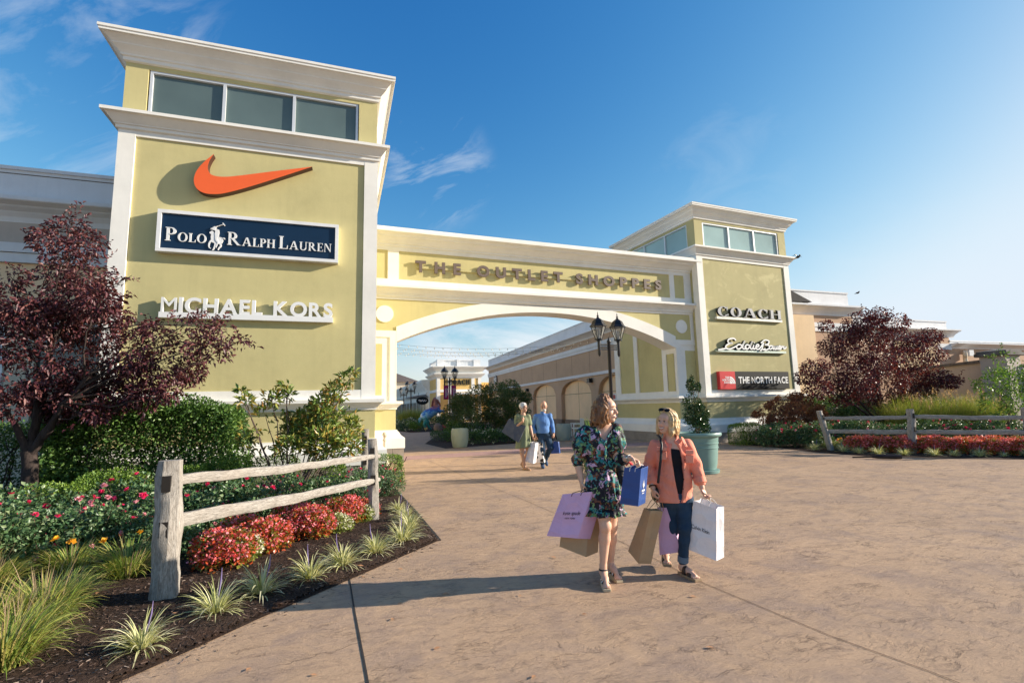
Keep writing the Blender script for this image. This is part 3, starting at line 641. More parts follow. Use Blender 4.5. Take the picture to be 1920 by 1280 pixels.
def script():
    ax, az = r_((0.60, 3.76)); bx, bz = r_((4.57, 4.32)); kx = (bx-ax)/900.0; kz = (bz-az)/220.0; m = MB(); mb = MB(); n = [0]
    for s in ([(0, 205), (60, 190), (110, 175), (120, 178)],
              [(250, 40), (225, 8), (170, 15), (140, 45), (150, 85), (200, 85), (150, 100), (105, 140), (115, 180), (165, 182), (225, 150), (250, 130)],
              [(330, 120), (285, 105), (250, 140), (265, 178), (305, 165), (345, 100), (375, 40), (345, 110), (335, 160), (355, 178), (390, 150)],
              [(440, 120), (400, 105), (370, 140), (382, 178), (415, 165), (455, 100), (480, 45), (452, 110), (445, 160), (462, 176), (490, 140)],
              [(495, 105), (482, 160), (500, 175), (525, 140)], [(500, 70), (506, 62)],
              [(525, 145), (565, 120), (560, 95), (535, 105), (520, 150), (540, 178), (580, 155), (640, 60)],
              [(640, 60), (600, 185), (575, 190)], [(600, 70), (660, 15), (720, 30), (700, 80), (655, 95), (710, 105), (715, 150), (665, 185), (620, 180), (660, 165)],
              [(770, 115), (735, 110), (715, 145), (728, 170), (755, 150), (775, 112), (768, 155), (782, 168), (800, 130), (805, 108), (798, 155), (815, 168), (838, 112), (832, 150), (845, 166), (865, 145)],
              [(860, 148), (885, 128), (878, 106), (862, 116), (856, 150), (872, 168), (893, 150), (910, 108), (918, 128), (938, 110), (930, 150), (950, 150), (975, 118)]):
        P = [(ax+(p[0]*0.925)*kx, bz-(p[1])*kz) for p in spline(s, 5)]; n[0] += 1
        ribbon(m, P, 0.060, WALL-0.16-0.0012*n[0], WALL-0.1455); ribbon(mb, P, 0.068, WALL-0.145+0.001*n[0], WALL-0.04)
    mb.build('letter_return', M['letter_side'], S6); m.build('lettering', M['letter_white'], S6)
    MB().box(ax, bx+0.02, WALL-0.12, WALL, az-0.035, az+0.06).build('rail', M['shelf_mint'], S6)
script()
S7 = sign('wall_sign', 'black rectangular sign with white capitals and a red square end', towerR)
ax, az = r_((0.56, 2.165)); mx_, _ = r_((1.40, 0)); bx, bz = r_((4.545, 2.905)); fy = WALL-0.17
MB().box(ax, mx_-0.004, fy, WALL, az, bz).build('red_panel', M['sign_red'], S7); MB().box(mx_, bx, fy+0.006, WALL, az, bz).build('black_panel', M['sign_black'], S7)
tx0, tz = r_((1.57, 2.41)); tx1, _ = r_((4.47, 0)); [m.build('letter', M['letter_white'], S7) for _, m in line('THE NORTH FACE', tx0, tx1, tz, 0.265, fy-0.006, fy+0.007, 0.028, 0.13, 0.40)]
def dome():
    m = MB(); W2 = mx_-ax; cx = ax+W2*0.60; cz = az+0.23; n = 0
    for t_, a, b_, z in (('THE', 0.34, 0.58, 0.45), ('NORTH', 0.14, 0.60, 0.345), ('FACE', 0.26, 0.60, 0.24)):
        for ch, g in line(t_, ax+W2*a, ax+W2*b_, az+z, 0.078, fy-0.004, fy+0.001, 0.03, 0.12): m.add(g.v, g.f)
    for ro, ri in ((0.30, 0.235), (0.215, 0.155), (0.135, 0.0)):
        k = 12; m.strip([(cx+0.02+ri*1.0*cos(pi/2-pi/2*i/k), cz+ri*sin(pi/2-pi/2*i/k)) for i in range(k+1)], [(cx+0.02+ro*1.0*cos(pi/2-pi/2*i/k), cz+ro*sin(pi/2-pi/2*i/k)) for i in range(k+1)], fy-0.004, fy+0.001)
    return m
dome().build('emblem', M['letter_white'], S7)
# ------------------------------------------------------------------ buildings behind the gate
def hit(u, O, rz):
    """local x where the sight line of column u meets a wall through O with direction rz"""
    d = R_*(u-960) - U_*(760-640) + _f*FPX; ax, ay = cos(rz), sin(rz)
    t = (O[0]*ay - O[1]*ax)/(d.x*ay - d.y*ax); return (d.x*t-O[0])*ax + (d.y*t-O[1])*ay
def zat(u, v, O, rz):
    x = hit(u, O, rz); return at(u, v, O[1]+x*sin(rz)).z if abs(cos(rz)) < 0.999 else at(u, v, O[1]).z
M['w_cool'] = stucco('white parapet stucco', (0.72, 0.72, 0.72), 0, 0.25); M['tan'] = stucco('tan wall stucco', (0.86, 0.62, 0.38), 0, 0.4); M['taupe_wall'] = stucco('taupe wall stucco', (0.50, 0.345, 0.23), 0, 0.4)
M['beige'] = stucco('pinkish beige stucco', (0.46, 0.30, 0.20), 0, 0.4); M['greige'] = stucco('grey brown stucco', (0.50, 0.43, 0.37), 0, 0.4); M['cream'] = stucco('cream stucco', (0.66, 0.56, 0.42), 0, 0.3)
M['yellow'] = stucco('warm yellow stucco', (0.72, 0.47, 0.165), 0, 0.3); M['glass'] = paint('dark shop glass', (0.035, 0.055, 0.07), 0.08, 0.1, spec=0.8); M['green_grey'] = paint('grey green fascia', (0.22, 0.27, 0.23), 0.6)
M['groove'] = paint('control joint', (0.12, 0.09, 0.07), 0.9); M['grey_roof'] = paint('grey awning', (0.20, 0.20, 0.21), 0.6); M['brown_roof'] = paint('brown shingle roof', (0.14, 0.11, 0.095), 0.9, 0.15, bump=0.5, bscale=20)
M['cap'] = paint('weathered stone cap', (0.16, 0.145, 0.13), 0.9, 0.25, bump=0.6, bscale=18); M['bamboo'] = paint('reed screen', (0.62, 0.43, 0.22), 0.7, 0.15); M['red_poster'] = paint('red poster', (0.45, 0.05, 0.055), 0.5)
M['magenta'] = paint('magenta banner cloth', (0.42, 0.010, 0.115), 0.7, 0.04); M['stone_base'] = paint('brown stone base', (0.22, 0.165, 0.125), 0.85, 0.12, bump=0.5)
def mould(m, x0, x1, z0, z1, out, y=0.0, steps=4):
    """cornice along x on a wall whose face is at y: stepped, curving outwards to the top"""
    pr = [(y, z0)]; h = (z1-z0)
    for k in range(steps):
        a = (k+0.15)/steps; b = (k+1)/steps; pr += [(y-out*a*a, z0+h*(a*0.85)), (y-out*b*b*0.97, z0+h*(b*0.80))]
    pr += [(y-out, z0+h*0.84), (y-out, z1), (y+0.1, z1), (y+0.1, z0)]
    m.sweepx(x0, x1, pr)
def back_building_left():
    O = (-30.0, 15.6, 0); Z = lambda v: at(100, v, 15.6).z; L = 25.1
    t = thing('store_building', 'long store with white parapet behind the purple tree and left tower', 'store', O, 0)
    MB().box(0, L, 0, 6, 0, Z(385)).build('wall', M['greige'], t)
    MB().box(0, L, -0.012, 0.1, Z(660), Z(498)).build('wall_band', M['tan'], t)
    m = MB(); m.box(0, L, -0.06, 0.3, Z(383)-0.05, Z(325)); m.box(0, L, -0.10, 0.35, Z(325)-0.04, Z(325)+0.05); m.build('parapet', M['w_cool'], t)
    for a in (8.0, 14.0, 20.0):
        m = MB(); q = 0.02; x0, x1, z0, z1 = a+0.25, a+5.5, Z(376), Z(334); m.box(x0, x1, -0.068, -0.05, z1-q, z1); m.box(x0, x1, -0.068, -0.05, z0, z0+q); m.box(x0, x0+q, -0.067, -0.05, z0, z1); m.box(x1-q, x1, -0.067, -0.05, z0, z1); m.box(a+5.85, a+5.87, -0.067, -0.05, z0-0.1, z1+0.1); m.build('parapet_panel', M['groove'], t)
    m = MB(); mould(m, 0, L, Z(422), Z(384), 0.45, 0.0, 4); m.build('cornice', M['w_cool'], t)
    m = MB(); m.box(0, L, -0.10, 0.1, Z(497), Z(480)); m.box(0, L, -0.14, 0.1, Z(479), Z(462)); m.build('white_band', M['w_cool'], t)
    for a in (17.5, 20.5, 22.6):
        f = MB(); z0, z1 = 1.0, Z(612); f.box(a, a+1.7, -0.07, 0.0, z1, z1+0.08); f.box(a, a+0.08, -0.07, 0.0, z0, z1); f.box(a+1.62, a+1.7, -0.07, 0.0, z0, z1); f.box(a, a+1.7, -0.07, 0.0, z0-0.08, z0); fr = f.build('window', M['white_paint'], t)
        MB().box(a+0.08, a+1.62, -0.03, 0.0, z0, z1).build('pane', M['glass'], fr)
    for k, x in enumerate((19.6, 22.3, 24.6)): MB().box(x, x+0.55, -0.16, 0.05, 0, Z(640)).build('pilaster', M['cream'], t)
back_building_left()
def mauve():
    O = (15.75, 54.0, 0); rz = -pi/2 - 0.045
    t = thing('store_building', 'long taupe store with blind arches inside the gate', 'store', O, rz)
    h = lambda u: hit(u, O, rz); L = 34.5
    MB().box(0, L, 0.26, 9, 0, 6.0).build('wall', M['tan'], t)
    bays = [(h(949), h(990)), (h(1000), h(1042.5)), (h(1053), h(1109.5)), (h(1123), h(1182))]; w = bays[-1][1]-bays[-1][0]; g = bays[-1][0]-bays[-2][1]
    for k in range(1, 3): bays.append((bays[3][1]+g*k+w*(k-1), bays[3][1]+(g+w)*k))
    w0 = bays[0][1]-bays[0][0]; bays.insert(0, (bays[0][0]-g-w0, bays[0][0]-g)); bays.insert(0, (bays[0][0]-g-w0, bays[0][0]-g))
    m = MB(); x = 0; zt = 5.80
    for a, b in bays:
        a, b = max(a, x+0.02), min(b, L); 
        if b-a < 0.3: continue
        m.box(x, a, 0, 0.255, 0.0, zt); n = 16; c = (a+b)/2; r = (b-a)/2
        xs = [a+(b-a)*k/n for k in range(n+1)]; lo = [(q, 2.45+0.86*sqrt(max(0, 1-((q-c)/r)**2))) for q in xs]; m.strip(lo, [(q, zt) for q in xs], 0, 0.255); x = b
    if x < L: m.box(x, L, 0, 0.255, 0, zt)
    m.build('arcade', M['taupe_wall'], t)
    m = MB(); x = 0
    for a, b in bays:
        if min(b, L)-a > 0.3 and a > x: MB().box(max(x, 0), a, -0.05, 0.25, 0, 0.72).build('stone_base', M['stone_base'], t)
        x = b
    MB().box(0, L, 0.20, 0.30, 0, 0.70).build('stone_skirt', M['stone_base'], t)
    for z0, z1, o in ((3.42, 3.60, 0.07), (4.95, 5.13, 0.06), (5.135, 5.36, 0.10)): MB().box(-0.05, L, -o, 0.05, z0, z1).build('white_band', M['w_cool'], t)
    m = MB(); mould(m, -0.45, L, 5.74, 6.10, 0.45, 0.0, 4); m.build('cornice', M['w_cool'], t); m = MB(); m.box(-0.1, L, 0.02, 0.4, 6.09, 6.86); m.box(-0.12, L, -0.02, 0.45, 6.86, 6.93); m.build('parapet', M['w_cool'], t)
    MB().add([(2, 0.8, 6.7), (L, 0.8, 6.7), (L, 9, 6.7), (2, 9, 6.7), (6, 4.5, 8.6), (L, 4.5, 8.6)], [(0,1,5,4), (2,3,4,5), (3,0,4), (1,2,5)]).build('roof', M['shingle'], t)
    m = MB()
    for a, b in bays:
        if b-a > 0.5 and b < L+1: m.box((a+b)/2-0.012, (a+b)/2+0.012, 0.252, 0.27, 0.7, 3.2); m.box(a, b, 0.253, 0.27, 2.40, 2.425)
    for k in range(12): xx = 1.2+k*2.8; m.box(xx, xx+0.02, -0.004, 0.02, 3.6, 4.95); m.box(xx, xx+0.02, -0.003, 0.02, 5.36, 5.76)
    m.build('control_joints', M['groove'], t)
    for u, v0, v1, uw in ((1141, 738, 752, 14), (1178, 737, 775, 9)):
        x = h(u); z0, z1 = zat(u, v1, O, rz), zat(u, v0, O, rz); hw = 0.55; f = MB(); f.box(x-hw, x+hw, 0.20, 0.262, z0-0.9 if v1 < 760 else z0, z1); fr = f.build('poster_case', M['white_paint'], t)
        MB().box(x-hw+0.07, x+hw-0.07, 0.19, 0.201, (z0-0.85 if v1 < 760 else z0)+0.35, z1-0.07).build('poster', M['red_poster'], fr); MB().box(x-hw+0.07, x+hw-0.07, 0.191, 0.201, (z0-0.85 if v1 < 760 else z0)+0.06, (z0-0.85 if v1 < 760 else z0)+0.345).build('dark_pane', M['glass'], fr)
    for k, u in enumerate((991.7, 1112)):
        x = h(u); l = thing('wall_light', ['small black box light on the taupe wall nearer the far end', 'small black box light on the taupe wall nearer the gate'][k], 'wall light', tuple(Matrix.Translation(O) @ Matrix.Rotation(rz, 4, 'Z') @ Vector((x, 0, zat(u, 731 if k == 0 else 713, O, rz)))), rz, 'box lights on the taupe wall')
        MB().box(-0.17, 0.17, -0.28, -0.06, -0.13, 0.13).build('housing', M['black_iron'], l); MB().box(-0.06, 0.06, -0.08, 0.0, -0.06, 0.06).build('bracket', M['black_iron'], l)
    x = h(931.5); zc = zat(931.5, 712, O, rz); s = thing('round_sign', 'round white ringed sign high on the far end of the taupe wall', 'sign', tuple(Matrix.Translation(O) @ Matrix.Rotation(rz, 4, 'Z') @ Vector((x, 0, zc))), rz)
    r = 0.52; ci = lambda q, n=36: [(q*cos(2*pi*k/n), q*sin(2*pi*k/n)) for k in range(n)]
    MB().prism(ci(r), -0.12, 0.0).build('disc', M['letter_side'], s); m = MB(); k36 = [2*pi*k/36 for k in range(37)]; m.strip([(r*0.86*cos(a), r*0.86*sin(a)) for a in k36], [(r*cos(a), r*sin(a)) for a in k36], -0.14, -0.121); m.build('ring', M['letter_white'], s)
    merged(line('MK', -0.40, 0.40, -0.26, 0.52, -0.135, -0.121, 0.02, 0.04)).build('lettering', M['letter_white'], s)
mauve()
def yellow_store():
    Y = 62.0; x0 = gx(820, Y); x1 = gx(902, Y); Z = lambda v: at(830, v, Y).z
    t = thing('store_building', 'yellow corner store with white balustrade far inside the gate', 'store', (x0, Y, 0)); w = x1-x0; dp = 5.8
    MB().box(0, w, 0, dp, 0, Z(690)).build('wall', M['yellow'], t); MB().box(0.25, 10, dp, 60, 0, Z(716)).build('wing_wall', M['taupe_wall'], t); MB().box(w, w+14, 1.5, 12, 0, Z(716)).build('side_wall', M['yellow'], t)
    for xa in (-0.04, w*0.24, w*0.78, w-0.36): MB().box(xa, xa+0.4, -0.08, 0.1, 0, Z(708)).build('pilaster', M['white'], t)
    for ya in (0.02, dp-0.42): MB().box(-0.08, 0.1, ya, ya+0.4, 0, Z(708)).build('pilaster', M['white'], t)
    m = MB(); mm = [(0, Z(708)-0.1), (0.1, Z(708)), (0.15, Z(706)), (0.45, Z(702)), (0.5, Z(700)), (0.2, Z(699)), (0.2, Z(697)), (0.3, Z(695)), (0.65, Z(690)), (0.75, Z(688.5)), (0.75, Z(687)), (0.0, Z(686.5))]; m.ring(0, w, 0, dp, mm); m.build('cornice', M['white'], t)
    MB().ring(0, w, 0, dp, [(0, Z(735)), (0.1, Z(735)), (0.1, Z(730)), (0, Z(730))]).build('white_band', M['white'], t)
    zb, ztp = Z(686.5), Z(673.5); m = MB()
    for xa, xb in ((0, 0.85), (w*0.45, w*0.45+0.3), (w-0.9, w)): MB().box(xa, xb, 0, 0.6, zb, ztp).build('balustrade_pier', M['white_paint'], t)
    MB().box(0, 0.5, dp-0.8, dp, zb, ztp).build('balustrade_pier', M['white_paint'], t)
    m = MB()
    for a, b in ((0.85, w*0.45), (w*0.45+0.3, w-0.9)):
        m.box(a, b, 0.1, 0.4, ztp-0.16, ztp-0.02); m.box(a, b, 0.1, 0.4, zb, zb+0.10)
        n = 11
        for k in range(n): c = a+(b-a)*(k+0.5)/n; m.box(c-0.055, c+0.055, 0.2, 0.31, zb+0.1, ztp-0.16)
    for k in range(16): c = 0.6+(dp-1.4)*(k+0.5)/16; m.box(0.2, 0.31, c-0.055, c+0.055, zb+0.1, ztp-0.16)
    m.box(0.1, 0.4, 0.6, dp-0.8, ztp-0.16, ztp-0.02); m.build('balustrade', M['white_paint'], t)
    # long wing running away on the left side
    m = MB(); zr = Z(712)
    m.add([(0.25-a, y, z) for y in (dp, 60) for a, z in ((0, zr-2.6), (0.2, zr-2.5), (0.3, zr-2.0), (0.7, zr-1.55), (0.75, zr-1.3), (0.45, zr-1.25), (0.9, zr-0.6), (1.3, zr+0.1), (1.3, zr+0.35), (-2.0, zr+0.5))], [(i, i+1, 11+i, 10+i) for i in range(9)] + [tuple(range(9, -1, -1))]); m.build('wing_cornice', M['white'], t)
    MB().box(0.12, 0.3, dp, 60, 2.9, 3.5).build('fascia', M['green_grey'], t); MB().box(0.15, 0.3, dp, 60, 3.5, 3.9).build('wing_band', M['white'], t)
    for k in range(12): y = dp+1+k*4.2; fr = MB().box(0.17, 0.3, y, y+3.4, 0.15, 2.85).build('window', M['frame'], t); [MB().box(0.155, 0.171, y+0.08+q*1.1, y+1.1+q*1.1, 0.3, 2.75).build('pane', M['glass'], fr) for q in range(3)]
    for k in range(3): xa = w*0.26+k*w*0.18; fr = MB().box(xa, xa+w*0.16, -0.05, 0.05, 0.2, 2.7).build('window', M['frame'], t); MB().box(xa+0.08, xa+w*0.16-0.08, -0.06, -0.049, 0.3, 2.6).build('pane', M['glass'], fr)
    m = MB(); m.add([(0.3, dp+0.4, Z(735)), (0.3, dp+8, Z(735)), (-2.2, dp+8, Z(739)), (-2.2, dp+0.4, Z(739)), (0.3, dp+0.4, Z(742)), (0.3, dp+8, Z(742)), (-2.2, dp+8, Z(742)), (-2.2, dp+0.4, Z(742))], [(0,1,2,3), (7,6,5,4), (0,3,7,4), (3,2,6,7), (1,0,4,5), (2,1,5,6)]); m.build('awning', M['grey_roof'], t)
    MB().box(w*0.2, w+6, -1.6, 0, Z(740), Z(737)).build('canopy', M['white_paint'], t)
    s = thing('store_sign', 'dark serif capitals on the yellow store front', 'sign', (x0, Y, 0)); [mm_.build('letter', M['letter_side'], s) for _, mm_ in serif_line([(c, 0.62) for c in 'COACH'], w*0.26, w*0.74, -0.14, -0.01, 0.22, 0.08, 0.14, Z(721))]
    o = thing('oval_sign', 'black oval hanging sign beside the yellow store', 'sign', tuple(at(792, 751, Y+2)));
    n = 28; MB().prism([(0.78*cos(2*pi*k/n), 0.5*sin(2*pi*k/n)) for k in range(n)], -0.06, 0.06).build('board', M['sign_black'], o); m = MB(); ribbon(m, spline([(-.5, .0), (-.4, .14), (-.3, -.10), (-.2, .12), (-.1, -.08), (.02, .12), (.12, -.10), (.24, .10), (.34, -.08), (.48, .06)], 5), 0.05, -0.07, -0.061); m.build('emblem', M['letter_white'], o)
    MB().box(-0.5, -0.46, -0.02, 0.02, 0.3, 1.0).build('hanger', M['black_iron'], o); MB().box(0.46, 0.5, -0.02, 0.02, 0.3, 1.0).build('hanger', M['black_iron'], o)
    f = thing('far_store', 'distant store with brown hipped roof at the left of the passage', 'store', (gx(742, 120)-8, 120, 0)); zt = at(742, 716, 120).z
    MB().box(0, 13, 0, 10, 0, zt).build('wall', M['cream'], f); ap = at(740, 701, 125).z; MB().add([(-0.6, -0.6, zt), (13.6, -0.6, zt), (13.6, 10.6, zt), (-0.6, 10.6, zt), (4.0, 5, ap+0.4), (8.0, 5, ap+0.4)], [(0,1,5,4), (1,2,5), (2,3,4,5), (3,0,4), (3,2,1,0)]).build('roof', M['brown_roof'], f)
yellow_store()
def cream_store():  # unseen store opposite, added so its sunlit wall bounces onto the taupe store
    t = thing('store_building', 'cream store across the passage, hidden by the left tower', 'store', (-3.5, 24.0, 0))
    MB().box(-10, 0, 0, 34, 0, 7.2).build('wall', M['cream'], t); MB().ring(-10, 0, 0, 34, [(0, 6.6), (0.1, 6.65), (0.35, 6.95), (0.4, 7.0), (0.4, 7.15), (-0.2, 7.2)]).build('cornice', M['w_cool'], t)
    for k in range(6): fr = MB().box(-0.05, 0.06, 2+k*5.3, 5.6+k*5.3, 0.3, 3.0).build('window', M['frame'], t); MB().box(0.05, 0.07, 2.1+k*5.3, 5.5+k*5.3, 0.4, 2.9).build('pane', M['glass'], fr)
cream_store()
def back_building_right():
    Y = 19.6; t = thing('store_building', 'beige store stepping down in height behind the right tower', 'store', (0, Y, 0))
    prev = None
    for u0, u1, vr, vt, vb, vc0, vc1, ve in ((1440, 1612, 1600, 551, 574, 577, 594, 1628), (1612.5, 1795, 1790, 604, 618, 620, 633, 1806), (1795.5, 2700, 1860, 641, 645, 646, 655, 2700)):
        a, b = gx(u0, Y), gx(u1, Y) if u1 < 2000 else 60; Z = lambda v: at(vr, v, Y).z; be = gx(ve, Y) if ve < 2000 else 60; a = max(a, 17.0) if prev is None else prev; prev = be-0.446
        MB().box(a, be-0.45 if ve < 2000 else be, 0, 8, 0, Z(vc1)+0.1).build('wall', M['beige'], t)
        m = MB(); m.box(a, b, 0.0, 0.4, Z(vc0)-0.05, Z(vt)); m.box(a, b+0.02, -0.04, 0.45, Z(vt)-0.05, Z(vt)+0.03); m.build('parapet', M['w_cool'], t)
        m = MB(); mould(m, a, be, Z(vc1), Z(vc0), 0.45, 0.0, 4); m.build('cornice', M['w_cool'], t)
        if vc1 < 640:
            m = MB(); z1, z0 = (at(1560, 606, Y).z, at(1560, 622, Y).z) if vc1 < 600 else (at(1790, 645, Y).z, at(1790, 656, Y).z)
            if vc1 < 600: m.box(a, be-0.4, -0.06, 0.02, z0, (z0+z1)/2); m.box(a, be-0.4, -0.09, 0.02, (z0+z1)/2+0.004, z1)
            else: m.box(gx(1772, Y), be-0.4, -0.06, 0.02, z0, z1)
            m.build('white_band', M['w_cool'], t)
    x0, x1 = gx(1690, Y), gx(1771, Y); MB().box(x0, x1, -0.05, 0.05, at(1760, 683, Y).z-1, at(1760, 642, Y).z).build('reed_screen', M['bamboo'], t); MB().box(x0, x1, -0.04, 0.04, at(1760, 641, Y).z, at(1760, 634, Y).z).build('window', M['glass'], t)
    m = MB()
    for k in range(18): c = x0+(x1-x0)*k/18; m.box(c, c+0.02, -0.056, -0.045, at(1760, 683, Y).z-1, at(1760, 642, Y).z-0.01)
    m.build('reed_slats', M['tan'], t)
    g = thing('vent_pipe', 'cream vent pipes on the store wall left of the stone capped pier', 'pipe', tuple(at(1812, 672, Y-0.3)))
    MB().tube([(-0.1, 0, -1.4), (-0.1, 0, 0), (-0.25, -0.1, 0.2), (-0.25, -0.1, 0.35)], 0.11, 10).build('pipe', M['cream'], g); MB().box(0.1, 0.5, -0.15, 0.15, 0.15, 0.5).build('hood', M['w_cool'], g)
back_building_right()
def garden_wall():
    C = Vector((25.8, 13.0, 0)); t = thing('garden_wall', 'grey brown garden wall with stone-capped piers at the right edge', 'wall', C)
    d = Vector((gx(1690, 19.3)-C.x, 19.3-C.y, 0)); L = d.length; a = math.atan2(d.y, d.x); Mx = Matrix.Rotation(a, 4, 'Z'); zt = at(1800, 681, C.y+2.3).z
    m = MB(); m.box(0.7, L, -0.12, 0.12, 0, zt-0.12); m.xform(Mx); m.build('wall', M['greige'], t); m = MB(); m.box(0.7, L, -0.2, 0.2, zt-0.12, zt); m.xform(Mx); m.build('coping', M['cap'], t)
    zp = 3.24
    for off in (Vector((0, 0, 0)), Vector((3.2, -0.6, 0))):
        m = MB(); m.box(-0.45, 0.45, -0.45, 0.45, 0, zp); m.xform(Matrix.Translation(off)); m.build('pier', M['greige'], t)
        m = MB(); m.ring(-0.45, 0.45, -0.45, 0.45, [(0.10, zp), (0.12, zp+0.02), (0.12, zp+0.13), (0.06, zp+0.14), (0.06, zp+0.22), (-0.44, zp+0.32)]); m.xform(Matrix.Translation(off)); m.build('pier_cap', M['cap'], t)
    MB().box(0.46, 2.74, -0.55, -0.25, 0, zp-0.35).build('wall', M['cream'], t)
garden_wall()

# ------------------------------------------------------------------ street lamps
def clear_glass(name, tint=(0.9, 0.9, 0.88), f=0.20):
    t = MT(name); tr = t.N.new('ShaderNodeBsdfTransparent'); tr.inputs[0].default_value = (*tint, 1); mx = t.N.new('ShaderNodeMixShader'); mx.inputs[0].default_value = f
    t.fin((0.7, 0.7, 0.68), 0.15); t.L.new(tr.outputs[0], mx.inputs[1]); t.L.new(t.b.outputs[0], mx.inputs[2]); t.L.new(mx.outputs[0], t.o.inputs[0]); return t.m
M['lantern_glass'] = clear_glass('lantern glass'); M['socket'] = paint('grey lamp socket', (0.25, 0.25, 0.25), 0.5)
def make_lamp():
    t = thing('street_lamp', 'x', 'street lamp', group='twin lantern street lamps')
    m = MB(); m.lathe([(0.16, 0), (0.16, 0.05), (0.12, 0.08), (0.10, 0.22), (0.075, 0.30), (0.06, 0.5), (0.055, 0.6), (0.052, 3.52), (0.058, 3.53), (0.058, 3.56), (0.03, 3.60), (0.018, 3.64), (0.004, 3.70)], 16); m.build('pole', M['black_iron'], t, smooth=35)
    for s in (-1, 1):
        m = MB()
        for z in (3.28, 3.345, 3.41): m.box(*sorted((s*0.045, s*0.34)), -0.025, 0.025, z, z+0.045)
        m.lathe([(0.035, 3.12), (0.012, 3.08)][::-1] + [(0.045, 3.16), (0.045, 3.52), (0.06, 3.53), (0.06, 3.56)], 12, (s*0.36, 0)); m.build('arm', M['black_iron'], t, smooth=35)
        x = s*0.36; ln = MB(); z0 = 3.56; zr = 3.98
        ln.lathe([(0.05, z0), (0.125, z0+0.02), (0.125, z0+0.05), (0.10, z0+0.055)], 6, (x, 0), pi/6); R0, R1 = 0.095, 0.225
        for k in range(6):
            a = pi/6 + k*pi/3; ln.tube([(x+R0*cos(a), R0*sin(a), z0+0.045), (x+R1*cos(a), R1*sin(a), zr+0.01)], 0.012, 4)
        ln.lathe([(R1+0.035, zr), (R1+0.035, zr+0.02), (R1-0.02, zr+0.07), (R1-0.045, zr+0.13), (R1-0.075, zr+0.19), (0.09, zr+0.235), (0.03, zr+0.27)], 6, (x, 0), pi/6)
        ln.lathe([(0.03, zr+0.26), (0.045, zr+0.28), (0.02, zr+0.30), (0.035, zr+0.33), (0.012, zr+0.36), (0.016, zr+0.39), (0.003, zr+0.46)], 8, (x, 0))
        lo = ln.build('lantern', M['black_iron'], t)
        g = MB()
        for k in range(6):
            a, b = pi/6+k*pi/3, pi/6+(k+1)*pi/3; r0, r1 = R0-0.004, R1-0.006; g.add([(x+r0*cos(a), r0*sin(a), z0+0.05), (x+r0*cos(b), r0*sin(b), z0+0.05), (x+r1*cos(b), r1*sin(b), zr), (x+r1*cos(a), r1*sin(a), zr)], [(0,1,2,3)])
        g.build('glass', M['lantern_glass'], lo); MB().lathe([(0.075, z0+0.05), (0.075, z0+0.14), (0.03, z0+0.15), (0.028, z0+0.30), (0.01, z0+0.33)], 10, (x, 0)).build('socket', M['socket'], lo)
    return t
lamp = make_lamp()
for k, (x, y, rz, lb) in enumerate(((7.66, 13.25, 0.12, 'black twin lantern street lamp behind the woman in the floral dress'), (gx(843.5, 31.8), 31.8, 0.2, 'black twin lantern street lamp flying two magenta banners'),
        (gx(770.5, 48), 48, 0.2, 'taller seeming of two black twin lamps left of the horse statue'), (gx(757, 61), 61, 0.2, 'farthest black twin lantern lamp, beside the left pier'))):
    o = lamp if k == 0 else copy_tree(lamp); o.location = (x, y, 0); o.rotation_euler.z = rz; o['label'] = lb
for s, lb in ((-1, 'left magenta banner with white lettering on the lamp post'), (1, 'right magenta banner with white lettering on the lamp post')):
    b = thing('banner', lb, 'banner', (gx(843.5, 31.8), 31.75, 0), 0.2, 'banners on the lamp post'); x0, x1 = sorted((s*0.09, s*0.43))
    MB().box(x0, x1, -0.012, 0.012, 2.25, 3.10).build('cloth', M['magenta'], b); MB().box(*sorted((s*0.05, s*0.45)), -0.015, 0.015, 3.10, 3.125).build('rod', M['black_iron'], b); MB().box(*sorted((s*0.05, s*0.45)), -0.015, 0.015, 2.225, 2.25).build('rod', M['black_iron'], b)
    mm = MB()
    for txt, a0, a1, zz, hh in (('Outlet', 0.05, 0.62, -0.06, 0.14), ('Shoppes', 0.08, 0.50, 0.085, 0.06)):
        for ch, g in line(txt, a0, a1, zz, hh, -0.016, -0.012, 0.01): mm.add(g.v, g.f)
    mm.v = [((x0+x1)/2+p[2], p[1], 2.98-p[0]) for p in mm.v]; mm.build('lettering', M['letter_white'], b)

# ------------------------------------------------------------------ string lights across the passage
M['wire'] = paint('dark cable', (0.02, 0.02, 0.02), 0.6); M['bulb'] = paint('clear warm bulbs', (0.85, 0.76, 0.58), 0.25)
def strings():
    bulb = MB(); bulb.lathe([(0.016, 0), (0.016, -0.04), (0.024, -0.06), (0.024, -0.08), (0.008, -0.10)], 8); bme = None
    for k, (v0, v1, u1, sag) in enumerate(((641, 641, 1108, 0.5), (646, 648, 1090, 0.55), (650, 652, 1075, 0.5), (657, 657, 1055, 0.45), (662, 659, 1040, 0.4))):
        A = at(655, v0-6, 27+1.5*k); w = 27.5+1.5*k; B = at(u1, v1-2, 27+1.5*k); n = 60
        t = thing('string_light', ['highest and nearest', 'second highest', 'middle', 'second lowest', 'lowest and farthest'][k]+' string of bulbs across the passage behind the arch', 'string lights', A, 0, 'strings of bulbs across the passage'); P = [Vector((0, 0, 0)).lerp(B-A, s/n) - Vector((0, 0, sag*4*(s/n)*(1-s/n))) for s in range(n+1)]
        MB().tube(P, 0.007, 4).build('wire', M['wire'], t)
        for s in range(1, n, 2):
            if bme is None: o = bulb.build('bulb', M['bulb'], t); bme = o.data
            else: o = bpy.data.objects.new('bulb', bme); COL.objects.link(o); o.parent = t
            o.location = P[s]
strings()

